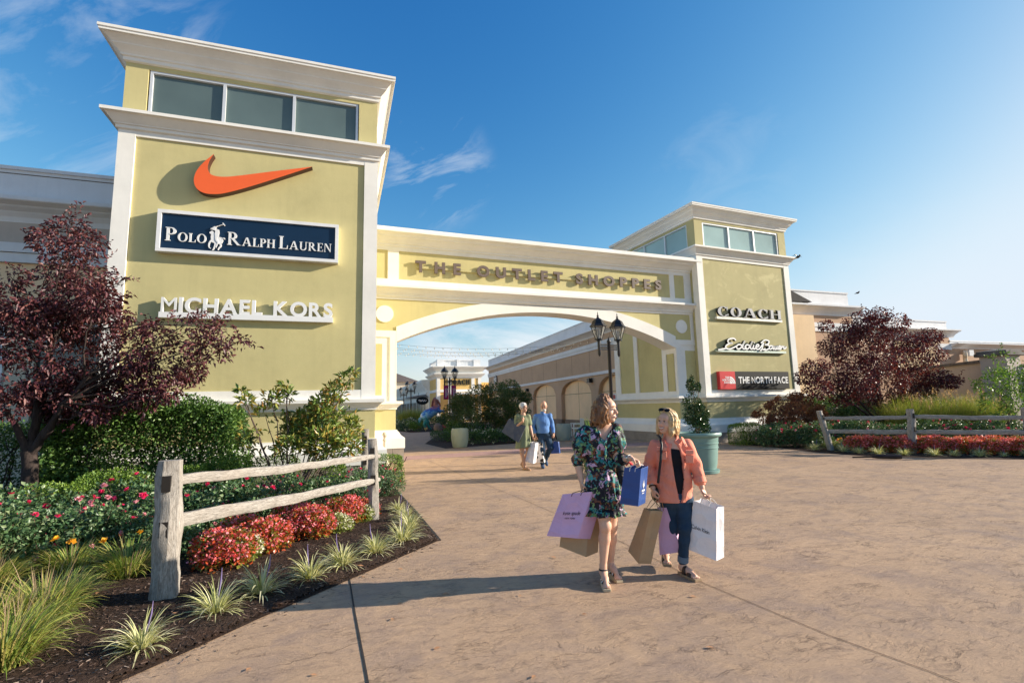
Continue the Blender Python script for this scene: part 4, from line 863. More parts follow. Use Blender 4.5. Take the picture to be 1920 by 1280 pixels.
# ------------------------------------------------------------------ split rail fences
def wood_mat():
    t = MT('weathered split cedar'); g = t.noise(9, 8, 0.65, stretch=(1.0, 7.0, 7.0), dist=1.2); b = t.noise(2.2, 4, 0.6); f = t.noise(30, 6, 0.7, stretch=(0.7, 9, 9))
    c = t.ramp(g, [(0.28, (0.12, 0.106, 0.092)), (0.48, (0.32, 0.295, 0.262)), (0.66, (0.47, 0.435, 0.39)), (0.85, (0.60, 0.56, 0.505))]); c = t.mix(t.ramp(f, [(0.54, 0.0), (0.66, 0.75)]), c, (0.10, 0.080, 0.065)); c = t.mix(t.ramp(b, [(0.45, 0.0), (0.8, 0.45)]), c, (0.30, 0.25, 0.20))
    return t.fin(c, 0.85, t.bump(f, 0.8, 0.006, t.bump(g, 0.7, 0.012)), spec=0.2)
M['wood'] = wood_mat(); M['wood_dark'] = paint('dark mortise', (0.02, 0.016, 0.013), 0.9)
def rough_beam(name, P, W, Hh, parent, seed, mat=None, twist=0.0):
    """hewn piece along +x of its own frame: irregular 8-sided section that wanders"""
    rg = random.Random(seed); P = [Vector(p) for p in P]; A, B = P; L = (B-A).length; n = max(12, int(L/0.07)); m = MB(); vs = []; ph = [rg.uniform(0, 6) for _ in range(40)]
    for i in range(n+1):
        s = i/n; x = s*L; sc = W(s), Hh(s); a0 = twist*s
        for k in range(10):
            a = 2*pi*(k+0.5)/10 + a0; r = 1/max(abs(cos(a-a0)), abs(sin(a-a0))*1.0)**0.75; j = 1+0.06*sin(x*5+ph[k])+0.05*sin(x*13+ph[k+10])+0.03*sin(x*31+ph[k+20])
            vs.append((x, sc[0]/2*r*cos(a)*j + 0.012*sin(x*3+ph[30]), sc[1]/2*r*sin(a)*j + 0.010*sin(x*2.2+ph[31]) + 0.004*sin(x*9+ph[32])))
    fs = [(i*10+k, i*10+(k+1) % 10, (i+1)*10+(k+1) % 10, (i+1)*10+k) for i in range(n) for k in range(10)] + [tuple(range(9, -1, -1)), tuple(range(n*10, n*10+10))]
    m.add(vs, fs); o = m.build(name, mat or M['wood'], parent, smooth=30); d = B-A
    o.location = A; o.rotation_euler = d.to_track_quat('X', 'Z').to_euler() if abs(d.normalized().z) < 0.95 else Euler((0, -pi/2, 0)); 
    if abs(d.normalized().z) >= 0.95: o.rotation_euler = (Vector((1, 0, 0)).rotation_difference(d.normalized())).to_euler()
    return o
def fence(label, posts, rails, name='rail_fence'):
    x0, y0 = posts[0][:2]; t = thing(name, label, 'fence', (x0, y0, 0)); O = Vector((x0, y0, 0))
    for k, (x, y, h, w, lean) in enumerate(posts):
        base = Vector((x, y, -0.15))-O; topp = Vector((x+lean[0], y+lean[1], h))-O
        p = rough_beam('post', (base, topp), (lambda s, w=w: w*(1.12-0.2*s)), (lambda s, w=w: w*(1.05-0.15*s)), t, 11+k)
        for z in (h-0.20, h-0.60): MB().box(-0.035, 0.035, -w*0.56, w*0.56, -0.07, 0.07).xform(Matrix.Translation(O*0+base.lerp(topp, (z+0.15)/(h+0.15)))).build('mortise', M['wood_dark'], t)
    for k, (A, B, h0, h1) in enumerate(rails):
        rough_beam('rail', (Vector(A)-O, Vector(B)-O), (lambda s: 0.07), (lambda s, h0=h0, h1=h1: (h0+(h1-h0)*s)*(0.72 + 0.28*min(1, min(s, 1-s)*9))), t, 31+k)
    return t
P1, P2 = (-1.46, 5.50), (0.52, 8.0)
def zr(u, v, P): return at(u, v, P[1]).z
fence('grey split rail fence crossing the left flower bed', [(*P1, 1.235, 0.205, (-0.01, 0.02)), (*P2, 1.22, 0.15, (-0.05, 0.02)), (gx(685, 10.3), 10.3, 1.29, 0.15, (0, 0))],
      [((P1[0]-0.05, P1[1]-0.05, zr(318, 903, P1)), (P2[0]+0.06, P2[1]+0.08, zr(696, 857, P2)), 0.105, 0.075), ((P1[0]-0.05, P1[1]-0.05, zr(318, 980, P1)), (P2[0]+0.06, P2[1]+0.08, zr(696, 902, P2)), 0.135, 0.085)])
Q1, Q2, Q3 = (15.25, 12.45), (16.42, 10.66), (17.9, 8.6)
fence('grey split rail fence around the right flower bed', [(*Q1, 1.28, 0.17, (-0.22, 0.1)), (*Q2, 1.30, 0.20, (0, 0)), (*Q3, 1.3, 0.2, (0, 0))],
      [((Q1[0]-0.2, Q1[1]+0.1, 1.02), (*Q2, 1.06), 0.11, 0.12), ((Q1[0]-0.12, Q1[1]+0.1, 0.60), (*Q2, 0.62), 0.12, 0.15), ((Q2[0], Q2[1], 1.06), (*Q3, 1.02), 0.12, 0.12), ((Q2[0], Q2[1], 0.62), (*Q3, 0.62), 0.12, 0.14)])

# ------------------------------------------------------------------ planters, bench and small things
M['urn_green'] = paint('pale green glazed planter', (0.40, 0.44, 0.33), 0.45, 0.05); M['urn_blue'] = paint('grey blue glazed planter', (0.25, 0.31, 0.31), 0.45, 0.05); M['pot_green'] = paint('sea green plastic pot', (0.165, 0.285, 0.262), 0.42, 0.05); M['soil'] = paint('potting soil', (0.03, 0.022, 0.016), 0.95)
def urn(label, loc, mat):
    t = thing('planter', label, 'planter', loc, 0.3, 'planters with raised triangles'); pr = [(0.27, 0), (0.30, 0.03), (0.345, 0.22), (0.365, 0.45), (0.37, 0.62), (0.355, 0.72), (0.325, 0.80), (0.30, 0.80), (0.29, 0.70)]
    MB().lathe(pr, 40).build('pot', mat, t, smooth=50); m = MB(); rad = lambda z: np.interp(z, [p[1] for p in pr[:7]], [p[0] for p in pr[:7]])
    n = 6; zz = [0.04, 0.40, 0.76]
    for k in range(n):
        for q in range(2):
            for s in (-1, 1):
                a0 = 2*pi*(k+0.5*(q % 2))/n; a1 = a0 + s*pi/n; P = []
                for i in range(7):
                    f = i/6; z = zz[q]+(zz[q+1]-zz[q])*f; a = a0+(a1-a0)*f; P.append(((rad(z)+0.002)*cos(a), (rad(z)+0.002)*sin(a), z))
                m.tube(P, 0.008, 4)
    a = [2*pi*k/40 for k in range(41)]
    for z in zz: m.tube([((rad(z)+0.002)*cos(b), (rad(z)+0.002)*sin(b), z) for b in a], 0.008, 4)
    m.build('ribs', mat, t); MB().lathe([(0.29, 0.68), (0.01, 0.70)], 24).build('soil', M['soil'], t); return t
urn('pale green planter with raised triangles at the bed corner inside the gate', (4.88, 21.3, 0), M['urn_green']); urn('grey blue planter with raised triangles by the taupe store', (10.15, 22.2, 0), M['urn_blue'])
def big_pot():
    t = thing('planter', 'large round sea green pot holding a holly bush', 'planter', (8.16, 10.15, 0))
    MB().lathe([(0.36, 0.0), (0.44, 0.01), (0.45, 0.075), (0.42, 0.08)], 40).build('saucer', M['pot_green'], t, smooth=40)
    m = MB(); m.lathe([(0.33, 0.06), (0.375, 0.09), (0.405, 0.20), (0.43, 0.42), (0.445, 0.575), (0.458, 0.58), (0.458, 0.605), (0.448, 0.61), (0.452, 0.68), (0.466, 0.685), (0.466, 0.71), (0.457, 0.715), (0.47, 0.83), (0.52, 0.85), (0.545, 0.875), (0.55, 0.905), (0.535, 0.935), (0.50, 0.94), (0.47, 0.92), (0.455, 0.80)], 56); m.build('pot', M['pot_green'], t, smooth=40)
    MB().lathe([(0.46, 0.82), (0.01, 0.85)], 24).build('soil', M['soil'], t); return t
big_pot()
def bench():
    t = thing('bench', 'white slatted metal bench against the taupe store', 'bench', (gx(1086, 24.6), 24.6, 0), -pi/2-0.35); m = MB()
    for k in range(5): m.box(-0.7, 0.7, -0.42+0.1*k, -0.35+0.1*k, 0.43, 0.46)
    m.build('seat', M['white_paint'], t); m = MB()
    for k in range(9): c = -0.64+0.16*k; m.box(c-0.02, c+0.02, 0.10, 0.13, 0.46, 0.90)
    m.box(-0.72, 0.72, 0.09, 0.14, 0.90, 0.95); m.box(-0.72, 0.72, 0.09, 0.14, 0.62, 0.66); m.build('backrest', M['white_paint'], t)
    for s in (-1, 1):
        m = MB(); x = s*0.70; m.box(x-0.025, x+0.025, 0.085, 0.135, 0, 0.9); m.box(x-0.025, x+0.025, -0.43, -0.38, 0, 0.66); m.box(x-0.03, x+0.03, -0.45, 0.1, 0.66, 0.70); m.build('side_frame', M['white_paint'], t)
bench()
def finial_post():
    t = thing('standpipe', 'small cream ball-topped post in front of the left pier base', 'post', tuple(Vector((gx(722, 15.3), 15.3, 0))))
    MB().lathe([(0.13, 0.05), (0.13, 0.30), (0.11, 0.36), (0.06, 0.42), (0.045, 0.48), (0.045, 0.75), (0.06, 0.76), (0.06, 0.80), (0.045, 0.81), (0.045, 0.86), (0.06, 0.87)], 16).build('shaft', M['cream'], t, smooth=35); MB().ball((0, 0, 0.94), 0.075, 14, 8).build('ball', M['cream'], t, smooth=60)
finial_post()
def statue_stone():
    o = MB().ball((0, 0, 0), 1, 22, 14); rg = random.Random(2); o.v = [(x*0.30*(1+.10*sin(z*5+y*3)), y*0.24*(1+.1*sin(x*6)), max(0, z*0.36+0.26+.05*sin(x*7)*cos(y*5))) for x, y, z in o.v]
    b = o.build('boulder', M['stone_base'], smooth=60); b.location = (gx(821, 36.5), 36.5, 0); tag(b, 'grey boulder at the bed edge near the horse statue', 'boulder')
statue_stone()
def dark_thing():
    t = thing('drain_log', 'dark brown log lying at the edge of the right flower bed', 'log', tuple(at(1660, 855, 9.9).xy) + (0.07,), -0.85)
    MB().tube([(-0.30, 0.02, -0.02), (-0.18, 0, 0), (0.25, 0, 0.0), (0.36, 0.0, 0.0)], [0.03, 0.06, 0.065, 0.05], 9).build('trunk_piece', paint('dark wet wood', (0.035, 0.018, 0.014), 0.6, 0.3, bump=0.8), t); MB().tube([(-0.75, 0.05, -0.04), (-0.5, 0.03, -0.03), (-0.28, 0.02, -0.02)], 0.02, 6).build('stub', M['wood_dark'], t)
dark_thing()
# ------------------------------------------------------------------ planting
def unit(a): return a/np.maximum(np.linalg.norm(a, axis=-1, keepdims=True), 1e-9)
def leaf_arrays(P, D, size, wr, rg, fold=0.18, droop=0.12, up=0.5):
    n = len(P); D = unit(D); N = unit(rg.normal(0, 1, (n, 3)) + np.array([0, 0, up*2])); S = unit(np.cross(N, D)); N = unit(np.cross(D, S))
    L = size if isinstance(size, np.ndarray) else rg.uniform(0.7, 1.25, n)*size; L = L[:, None]; w = L*wr*0.5
    a = P; b = P + D*L*0.45 + S*w + N*L*fold; c = P + D*L - np.array([0, 0, 1])*L*droop; d = P + D*L*0.45 - S*w + N*L*fold
    V = np.stack([a, b, c, d], 1).reshape(-1, 3); i = np.arange(n)*4; F = np.concatenate([np.stack([i, i+1, i+2], -1), np.stack([i, i+2, i+3], -1)]); return V, F
def gaps(P, rg, k=6.0):
    """lumpy scalar field that decides where foliage clumps and where it opens"""
    h = np.zeros(len(P))
    for _ in range(7):
        v = rg.normal(0, 1, 3); v = v/np.linalg.norm(v)*rg.uniform(0.5, 1.6)*k; h += np.sin(P @ v + rg.uniform(0, 6))
    return h/2.6
def crown_pts(blobs, n, rg, shell=0.24, thr=-0.5, k=6.0):
    B = np.array([b[:6] for b in blobs], float); A = (B[:, 3]*B[:, 4] + B[:, 4]*B[:, 5] + B[:, 3]*B[:, 5]); m = int(n*2.2)
    idx = rg.choice(len(B), m, p=A/A.sum()); d = unit(rg.normal(0, 1, (m, 3))); r = 1 - np.abs(rg.normal(0, shell, m)); r = np.clip(r, 0.05, 1)[:, None] + rg.normal(0, 0.04, (m, 1))
    P = B[idx, :3] + d*r*B[idx, 3:6]; ok = (gaps(P, rg, k) + rg.normal(0, 0.25, m) > thr) & (P[:, 2] > 0.02); P, d = P[ok][:n], d[ok][:n]; return P, d
def foliage(name, P, D, size, wr, mat, parent, rg, **kw):
    V, F = leaf_arrays(P, D, size, wr, rg, **kw); return np_mesh(name, V, F, mat, parent)
def box_pts(x, y, z, n, rg, depth=0.12, bump=0.06, thr=-0.75, k=7.0):
    """points in the skin of a clipped hedge block of half sizes x, y and height z"""
    m = int(n*1.9); a = np.array([y*z*2, y*z*2, x*z*2, x*z*2, x*y*4]); f = rg.choice(5, m, p=a/a.sum()); u = rg.uniform(-1, 1, m); v = rg.uniform(0, 1, m); w = rg.uniform(-1, 1, m); P = np.zeros((m, 3)); Nn = np.zeros((m, 3))
    for q, s in ((0, -1), (1, 1)): k_ = f == q; P[k_] = np.stack([np.full(k_.sum(), s*x), u[k_]*y, v[k_]*z], -1); Nn[k_] = (s, 0, 0)
    for q, s in ((2, -1), (3, 1)): k_ = f == q; P[k_] = np.stack([u[k_]*x, np.full(k_.sum(), s*y), v[k_]*z], -1); Nn[k_] = (0, s, 0)
    k_ = f == 4; P[k_] = np.stack([u[k_]*x, w[k_]*y, np.full(k_.sum(), z)], -1); Nn[k_] = (0, 0, 1)
    # round the corners, then push in by a random depth and an uneven bulge
    c = np.array([0, 0, z*0.45]); q = (P-c)/np.array([x, y, z*0.55]); e = (np.abs(q)**5).sum(1)**0.2; P = c + (P-c)/np.maximum(e, 1)[:, None]
    P = P - Nn*np.abs(rg.normal(0, depth, m))[:, None] + Nn*(gaps(P, rg, k*0.7)*bump)[:, None]; ok = (gaps(P, rg, k) + rg.normal(0, 0.3, m) > thr) & (P[:, 2] > 0.01); return P[ok][:n], Nn[ok][:n]
def bloom_mesh(name, r, mat, seed, petals=11):
    rg = np.random.default_rng(seed); P = []; D = []
    for q in range(petals):
        a = q*2.4; e = 0.15 + 1.25*(q/petals); D.append((cos(a)*cos(e), sin(a)*cos(e), sin(e))); P.append((0, 0, 0))
    V, F = leaf_arrays(np.array(P), np.array(D), np.full(petals, r), 0.95, rg, fold=0.0, droop=0.1, up=1.2); o = np_mesh(name, V, F, mat); me = o.data; bpy.data.objects.remove(o); return me
def ppm(u, Y): p = at(u, 760, Y); return FPX/((p-Vector((0, 0, H))).dot(_f))
GREEN_D = [(0.032, 0.075, 0.019), (0.055, 0.12, 0.028), (0.085, 0.17, 0.038), (0.14, 0.24, 0.055)]
M['plum'] = leafmat('plum leaves', [(0.040, 0.011, 0.020), (0.080, 0.022, 0.032), (0.13, 0.038, 0.045), (0.21, 0.085, 0.075)], 0.22, 0.45)
M['maple'] = leafmat('purple maple leaves', [(0.035, 0.009, 0.016), (0.08, 0.017, 0.025), (0.15, 0.026, 0.034), (0.24, 0.058, 0.062)], 0.25, 0.45)
M['lace'] = leafmat('lace maple leaves', [(0.20, 0.075, 0.045), (0.33, 0.13, 0.075), (0.45, 0.19, 0.11), (0.30, 0.17, 0.07)], 0.25, 0.5)
M['viburnum'] = leafmat('viburnum leaves', [(0.030, 0.078, 0.018), (0.068, 0.150, 0.033), (0.120, 0.232, 0.054), (0.225, 0.345, 0.090)], 0.3)
M['box'] = leafmat('boxwood leaves', [(0.055, 0.115, 0.018), (0.115, 0.215, 0.028), (0.19, 0.31, 0.042), (0.29, 0.39, 0.07)], 0.3)
M['bay'] = leafmat('bay leaves', [(0.068, 0.128, 0.030), (0.128, 0.210, 0.048), (0.210, 0.285, 0.068), (0.360, 0.375, 0.090), (0.450, 0.240, 0.060)], 0.3, 0.32)
M['rose_leaf'] = leafmat('rose leaves', [(0.035, 0.085, 0.038), (0.070, 0.145, 0.060), (0.12, 0.21, 0.085), (0.23, 0.29, 0.15)], 0.22, 0.4)
M['holly'] = leafmat('holly leaves', [(0.018, 0.048, 0.015), (0.033, 0.083, 0.024), (0.068, 0.128, 0.039)], 0.12, 0.22, 0.6)
M['dark_hedge'] = leafmat('dark hedge leaves', GREEN_D, 0.25); M['myrtle'] = leafmat('myrtle leaves', [(0.055, 0.11, 0.030), (0.095, 0.165, 0.045), (0.15, 0.22, 0.06), (0.24, 0.18, 0.07)], 0.25)
M['fresh'] = leafmat('fresh green leaves', [(0.068, 0.150, 0.022), (0.128, 0.240, 0.039), (0.225, 0.345, 0.068)], 0.35)
M['lily'] = leafmat('daylily blades', [(0.10, 0.17, 0.03), (0.20, 0.29, 0.05), (0.32, 0.39, 0.08), (0.46, 0.44, 0.11), (0.52, 0.38, 0.16)], 0.3, 0.5)
M['straw'] = leafmat('dry straw', [(0.260, 0.170, 0.100), (0.420, 0.300, 0.190)], 0.2, 0.7)
M['liriope'] = leafmat('striped blades', [(0.24, 0.28, 0.08), (0.55, 0.55, 0.24), (0.72, 0.69, 0.38), (0.80, 0.75, 0.50), (0.36, 0.40, 0.15)], 0.3, 0.5); M['lilac'] = paint('lilac flower spikes', (0.22, 0.17, 0.34), 0.8)
M['fountain'] = leafmat('fountain grass blades', [(0.18, 0.25, 0.045), (0.30, 0.38, 0.07), (0.44, 0.47, 0.11), (0.52, 0.45, 0.17)], 0.3, 0.6); M['plume'] = leafmat('grass plumes', [(0.435, 0.275, 0.174), (0.609, 0.420, 0.290)], 0.4, 0.8)
M['beg_leaf'] = leafmat('begonia leaves', [(0.10, 0.15, 0.025), (0.20, 0.22, 0.04), (0.32, 0.20, 0.04), (0.45, 0.09, 0.03), (0.58, 0.10, 0.03), (0.62, 0.14, 0.06)], 0.3, 0.28); M['beg_green'] = leafmat('green begonia leaves', [(0.117, 0.169, 0.033), (0.260, 0.325, 0.065), (0.429, 0.468, 0.130)], 0.3, 0.3)
M['beg_fl'] = leafmat('begonia flowers', [(0.68, 0.05, 0.05), (0.78, 0.15, 0.19), (0.84, 0.34, 0.38), (0.84, 0.22, 0.26), (0.80, 0.10, 0.06)], 0.3, 0.5); M['white_fl'] = leafmat('white flowers', [(0.660, 0.620, 0.420), (0.800, 0.780, 0.680)], 0.3, 0.5)
M['rose_hot'] = leafmat('hot pink petals', [(0.620, 0.012, 0.100), (0.760, 0.035, 0.160), (0.800, 0.060, 0.190)], 0.3, 0.5); M['rose_pale'] = leafmat('pale pink petals', [(0.740, 0.220, 0.320), (0.800, 0.420, 0.480)], 0.3, 0.5); M['orange_fl'] = leafmat('orange lily petals', [(0.800, 0.300, 0.015), (0.850, 0.450, 0.030)], 0.3, 0.5); M['violet_fl'] = leafmat('violet petals', [(0.120, 0.050, 0.300), (0.250, 0.120, 0.420)], 0.3, 0.5)
def bark(name, a, b): t = MT(name); n = t.noise(14, 6, 0.7, stretch=(1, 1, 0.4)); return t.fin(t.ramp(n, [(0.3, a), (0.7, b)]), 0.9, t.bump(n, 0.9, 0.02), spec=0.2)
M['bark'] = bark('dark plum bark', (0.020, 0.015, 0.014), (0.075, 0.055, 0.048)); M['bark_tan'] = bark('tan bark', (0.10, 0.065, 0.045), (0.24, 0.17, 0.12)); M['twig'] = paint('grey twigs', (0.11, 0.075, 0.06), 0.9)
def limb(m, pts, r0, r1, rg, wig=0.05, seg=8):
    P = []; n = 9; Q = [Vector(p) for p in pts]; S = []
    Q = [Q[0]*2-Q[1]] + Q + [Q[-1]*2-Q[-2]]
    for i in range(1, len(Q)-2):
        for k in range(5):
            t = k/5; a, b, c, d = Q[i-1:i+3]; S.append(0.5*((2*b)+(c-a)*t+(2*a-5*b+4*c-d)*t*t+(3*b-a-3*c+d)*t**3))
    S.append(Q[-2]); S = [s + Vector(rg.normal(0, wig*min(1, i/3), 3)) for i, s in enumerate(S)]; n = len(S); m.tube(S, [r0+(r1-r0)*(i/(n-1))**0.7 for i in range(n)], seg); return S
def img_blobs(spec, Y, dy=0.8, rg=None, sc=1.0):
    out = []
    for u, v, r in spec:
        y = Y + (rg.uniform(-dy, dy) if rg is not None else 0); p = at(u, v, y); rr = r/ppm(u, y)*sc; out.append((p.x, p.y, p.z, rr, rr*1.15, rr*0.82))
    return out
def broad_tree(name, label, spec, base, forks, n, size, wr, leaf, brk, seed, r0, thr=-0.35, dy=0.8, k=7, sprigs=40, group=None, dr=0.25, flat=1.0):
    """trunk and limbs reach every clump of the crown, leaves fill the clumps; origin at the foot of the trunk"""
    rg = np.random.default_rng(seed); t = thing(name, label, 'tree', base, 0, group); O = Vector(base); B = [(*b[:5], b[5]*flat) for b in img_blobs(spec, base[1], dy, rg)]; m = MB(); tips = []
    fk = [Vector(f)-O for f in forks]; top = fk[0]; limb(m, [Vector((0, 0, -0.1)), top*0.5+Vector((0.02, 0.01, 0)), top], r0, r0*0.82, rg, 0.008, 12)
    m.build('trunk', brk, t, smooth=60); m = MB(); stems = []
    for f in fk[1:]: stems.append(limb(m, [top-Vector((0, 0, 0.1)), top.lerp(f, 0.5)+Vector(rg.normal(0, 0.06, 3)), f], r0*0.55, r0*0.26, rg, 0.012, 9))
    nodes = [p for s in stems for p in s[5:]] or [top]; tw = MB()
    for b in B:
        c = Vector(b[:3])-O; cand = sorted(nodes, key=lambda p: (p-c).length + max(0, p.z-c.z)*1.5)[:4]; s = cand[int(rg.integers(len(cand)))]
        pts = limb(m, [s, s.lerp(c, 0.5)+Vector(rg.normal(0, 0.10, 3)), c], r0*0.16, r0*0.05, rg, 0.02, 6); tips.append(c)
        for _ in range(5):
            e = c + Vector(unit(rg.normal(0, 1, 3)))*b[3]*rg.uniform(0.6, 1.15); q = pts[int(rg.integers(len(pts)//2, len(pts)))]; limb(tw, [q, q.lerp(e, 0.5)+Vector(rg.normal(0, 0.05, 3)), e], r0*0.045, 0.0035, rg, 0.012, 4)
    m.add(tw.v, tw.f); m.build('limbs', brk, t, smooth=60)
    P, D = crown_pts([(b[0]-O.x, b[1]-O.y, b[2]-O.z, *b[3:]) for b in B], n, rg, 0.30, thr, k); lf = D*0.7 + rg.normal(0, 0.6, P.shape) + np.array([0, 0, -dr])
    # leafy shoots poking out of the outline
    xs = []
    for _ in range(sprigs):
        b = B[int(rg.integers(len(B)))]; d = unit(rg.normal(0, 1, 3) + np.array([0, 0, 0.6])); s0 = np.array(b[:3])-np.array(O) + d*b[3]*0.8; L = rg.uniform(0.15, 0.42)
        for q in range(9): xs.append((s0 + d*L*q/9, d*0.6 + rg.normal(0, 0.6, 3)))
    if xs: P = np.concatenate([P, np.array([x[0] for x in xs])]); lf = np.concatenate([lf, np.array([x[1] for x in xs])])
    foliage('crown', P, lf, size, wr, leaf, t, rg, droop=0.2); return t
# --- the plum on the left
pb = at(58, 900, 10.0); base = (pb.x, 10.0, 0)
broad_tree('plum_tree', 'purple-leaved plum tree on the left, spreading over the left gate tower',
    [(130, 432, 34), (95, 452, 36), (165, 458, 36), (128, 480, 44), (100, 520, 36), (165, 520, 44), (140, 560, 52), (190, 565, 36), (20, 520, 30), (12, 570, 44), (60, 590, 42), (110, 610, 52), (175, 620, 54), (236, 522, 16), (215, 595, 30), (250, 615, 30), (292, 618, 26), (352, 606, 20), (384, 606, 28), (420, 625, 34), (448, 640, 18), (280, 640, 44), (340, 640, 46), (390, 655, 40), (240, 665, 48), (300, 690, 44), (355, 695, 30), (190, 690, 54), (120, 680, 52), (60, 660, 48), (10, 650, 50), (30, 720, 44), (90, 735, 44), (150, 745, 44), (215, 745, 42), (270, 745, 34), (320, 735, 26), (20, 765, 26), (110, 770, 24), (180, 775, 22)],
    base, [at(55, 845, 10.0), at(14, 770, 9.8), at(45, 720, 10.3), at(75, 700, 10.1), at(120, 755, 9.6), at(170, 700, 9.7), at(100, 620, 10.2)], 15000, 0.080, 0.46, M['plum'], M['bark'], 21, 0.12, -0.10, 0.75, 8.0, 190)
mp = at(1645, 770, 14.2)
broad_tree('maple_tree', 'dark red leaved tree standing behind the right fence',
    [(1612, 604, 27), (1650, 592, 24), (1678, 604, 23), (1585, 628, 24), (1630, 632, 34), (1672, 640, 34), (1712, 640, 27), (1738, 632, 23), (1548, 610, 13), (1560, 650, 24), (1600, 668, 34), (1650, 676, 38), (1700, 676, 33), (1742, 664, 27), (1528, 690, 24), (1510, 708, 18), (1560, 704, 33), (1612, 712, 34), (1664, 716, 34), (1712, 712, 31), (1752, 706, 24), (1780, 716, 18), (1535, 730, 23), (1580, 742, 24), (1630, 745, 23), (1690, 740, 23), (1735, 730, 18), (1795, 712, 9)],
    (mp.x, 14.2, 0), [at(1648, 790, 14.2), at(1655, 745, 14.1), at(1600, 740, 14.3), at(1690, 735, 14.0), at(1640, 700, 14.5), at(1560, 735, 14.1)], 23000, 0.085, 0.66, M['maple'], M['bark'], 22, 0.12, -0.85, 0.8, 5.5, 40, flat=0.95)
gp = at(1893, 800, 10.2)
broad_tree('young_tree', 'small green tree with bent stems at the right edge',
    [(1880, 668, 16), (1900, 690, 22), (1862, 700, 16), (1848, 722, 18), (1880, 726, 20), (1912, 722, 22), (1866, 745, 18), (1900, 752, 20), (1930, 700, 24), (1940, 740, 24), (1880, 775, 16), (1855, 762, 14)],
    (gp.x, 10.2, 0), [at(1890, 790, 10.2), at(1872, 740, 10.1), at(1905, 730, 10.3), at(1930, 735, 10.2)], 2600, 0.085, 0.5, M['fresh'], M['twig'], 23, 0.03, -0.2, 0.3, 7, 16)
# --- shrubs
def shrub_from(name, label, blobs, base, n, size, wr, mat, seed, stems=None, stem_mat=None, group=None, thr=-0.5, k=7, cat='shrub', shell=0.26, up=0.3, **kw):
    rg = np.random.default_rng(seed); t = thing(name, label, cat, base, 0, group); m = MB()
    for s in stems or []: limb(m, s, 0.018, 0.006, rg, 0.015, 5)
    if m.v: m.build('stems', stem_mat or M['twig'], t)
    P, D = crown_pts(blobs, n, rg, shell, thr, k); foliage('foliage', P, D*0.8+rg.normal(0, 0.6, P.shape)+np.array([0, 0, up]), size, wr, mat, t, rg, **kw); return t
def hedge(name, label, base, x, y, z, n, size, mat, seed, rz=0, group=None, cat='hedge', **kw):
    rg = np.random.default_rng(seed); t = thing(name, label, cat, base, rz, group); P, D = box_pts(x, y, z, n, rg, **kw); q = n//3; P = np.concatenate([P, np.stack([rg.uniform(-.88, .88, q)*x, rg.uniform(-.8, .8, q)*y, rg.uniform(.02, .9, q)*z], -1)]); D = np.concatenate([D, rg.normal(0, 1, (q, 3))]); foliage('foliage', P, D*0.7+rg.normal(0, 0.6, P.shape)+np.array([0, 0, 0.25]), size, 0.55, mat, t, rg)
    m = MB()
    for _ in range(9): a = Vector((rg.uniform(-x, x)*0.7, rg.uniform(-y, y)*0.6, -0.05)); limb(m, [a, a+Vector((rg.normal(0, .1), rg.normal(0, .1), z*0.5)), a*1.15+Vector((rg.normal(0, .1), rg.normal(0, .1), z*0.85))], 0.02, 0.008, rg, 0.02, 5)
    m.build('stems', M['bark'], t); return t
hedge('viburnum_hedge', 'tall bushy green hedge under the plum against the left tower', (-3.25, 10.95, 0), 1.62, 0.62, 1.93, 34000, 0.066, M['viburnum'], 31, 0, None, depth=0.26, bump=0.10, thr=-0.85, k=5.0)
hedge('viburnum_hedge', 'dark green hedge cut off by the left edge of the photo', (gx(30, 11.6), 11.6, 0), 1.0, 0.5, 1.6, 7000, 0.062, M['dark_hedge'], 32, 0, None, depth=0.16)
BX = [('box_bush', 'bright clipped boxwood ball behind the pink roses, left of the fence', 130, 905, 8.5, 0.40), ('box_bush', 'darker boxwood ball between the bright one and the near fence post', 222, 880, 9.0, 0.42), ('box_bush', 'boxwood seen just right of the near fence post top', 350, 868, 9.6, 0.36), ('box_bush', 'boxwood behind the fence, below the tall hedge end', 428, 860, 9.9, 0.42), ('box_bush', 'boxwood at the foot of the loose shiny-leaved shrub', 520, 855, 10.2, 0.40), ('box_bush', 'boxwood between the shiny-leaved shrub and the far fence posts', 610, 862, 10.4, 0.40), ('box_bush', 'yellow green boxwood right of the far fence posts by the pier', 722, 850, 11.6, 0.42)]
for k, (nm, lb, u, v, Y, r) in enumerate(BX):
    z = max(0.3, at(u, v, Y).z); hedge(nm, lb, (gx(u, Y), Y, 0), r, r*0.9, z, 3600, 0.032, M['box'], 40+k, 0, 'small clipped boxwoods in the left bed', 'shrub', depth=0.07, bump=0.03, thr=-0.9)
hedge('box_hedge', 'low clipped box hedge at the foot of the right tower', (gx(1392, 15.5), 15.5, 0), 0.60, 0.42, 0.84, 6500, 0.036, M['box'], 51, 0.1, None, depth=0.06, bump=0.03, thr=-1.0)
hedge('dark_hedge', 'dark green hedge behind the brown lace-leaved maple', (gx(1545, 17.6), 17.6, 0), 1.5, 0.7, 1.85, 6000, 0.08, M['dark_hedge'], 52, 0, None, depth=0.2, bump=0.10)
hedge('dark_hedge', 'dark hedge under the red tree, right of the lace maple', (gx(1612, 16.6), 16.6, 0), 1.0, 0.6, 1.35, 4500, 0.08, M['dark_hedge'], 53, 0, None, depth=0.2, bump=0.12)
hedge('dark_hedge', 'dark hedge along the garden wall behind the plumed grasses', (gx(1755, 14.2), 14.2, 0), 2.2, 0.5, 1.55, 5000, 0.08, M['dark_hedge'], 54, -0.6, None, depth=0.2, bump=0.10)
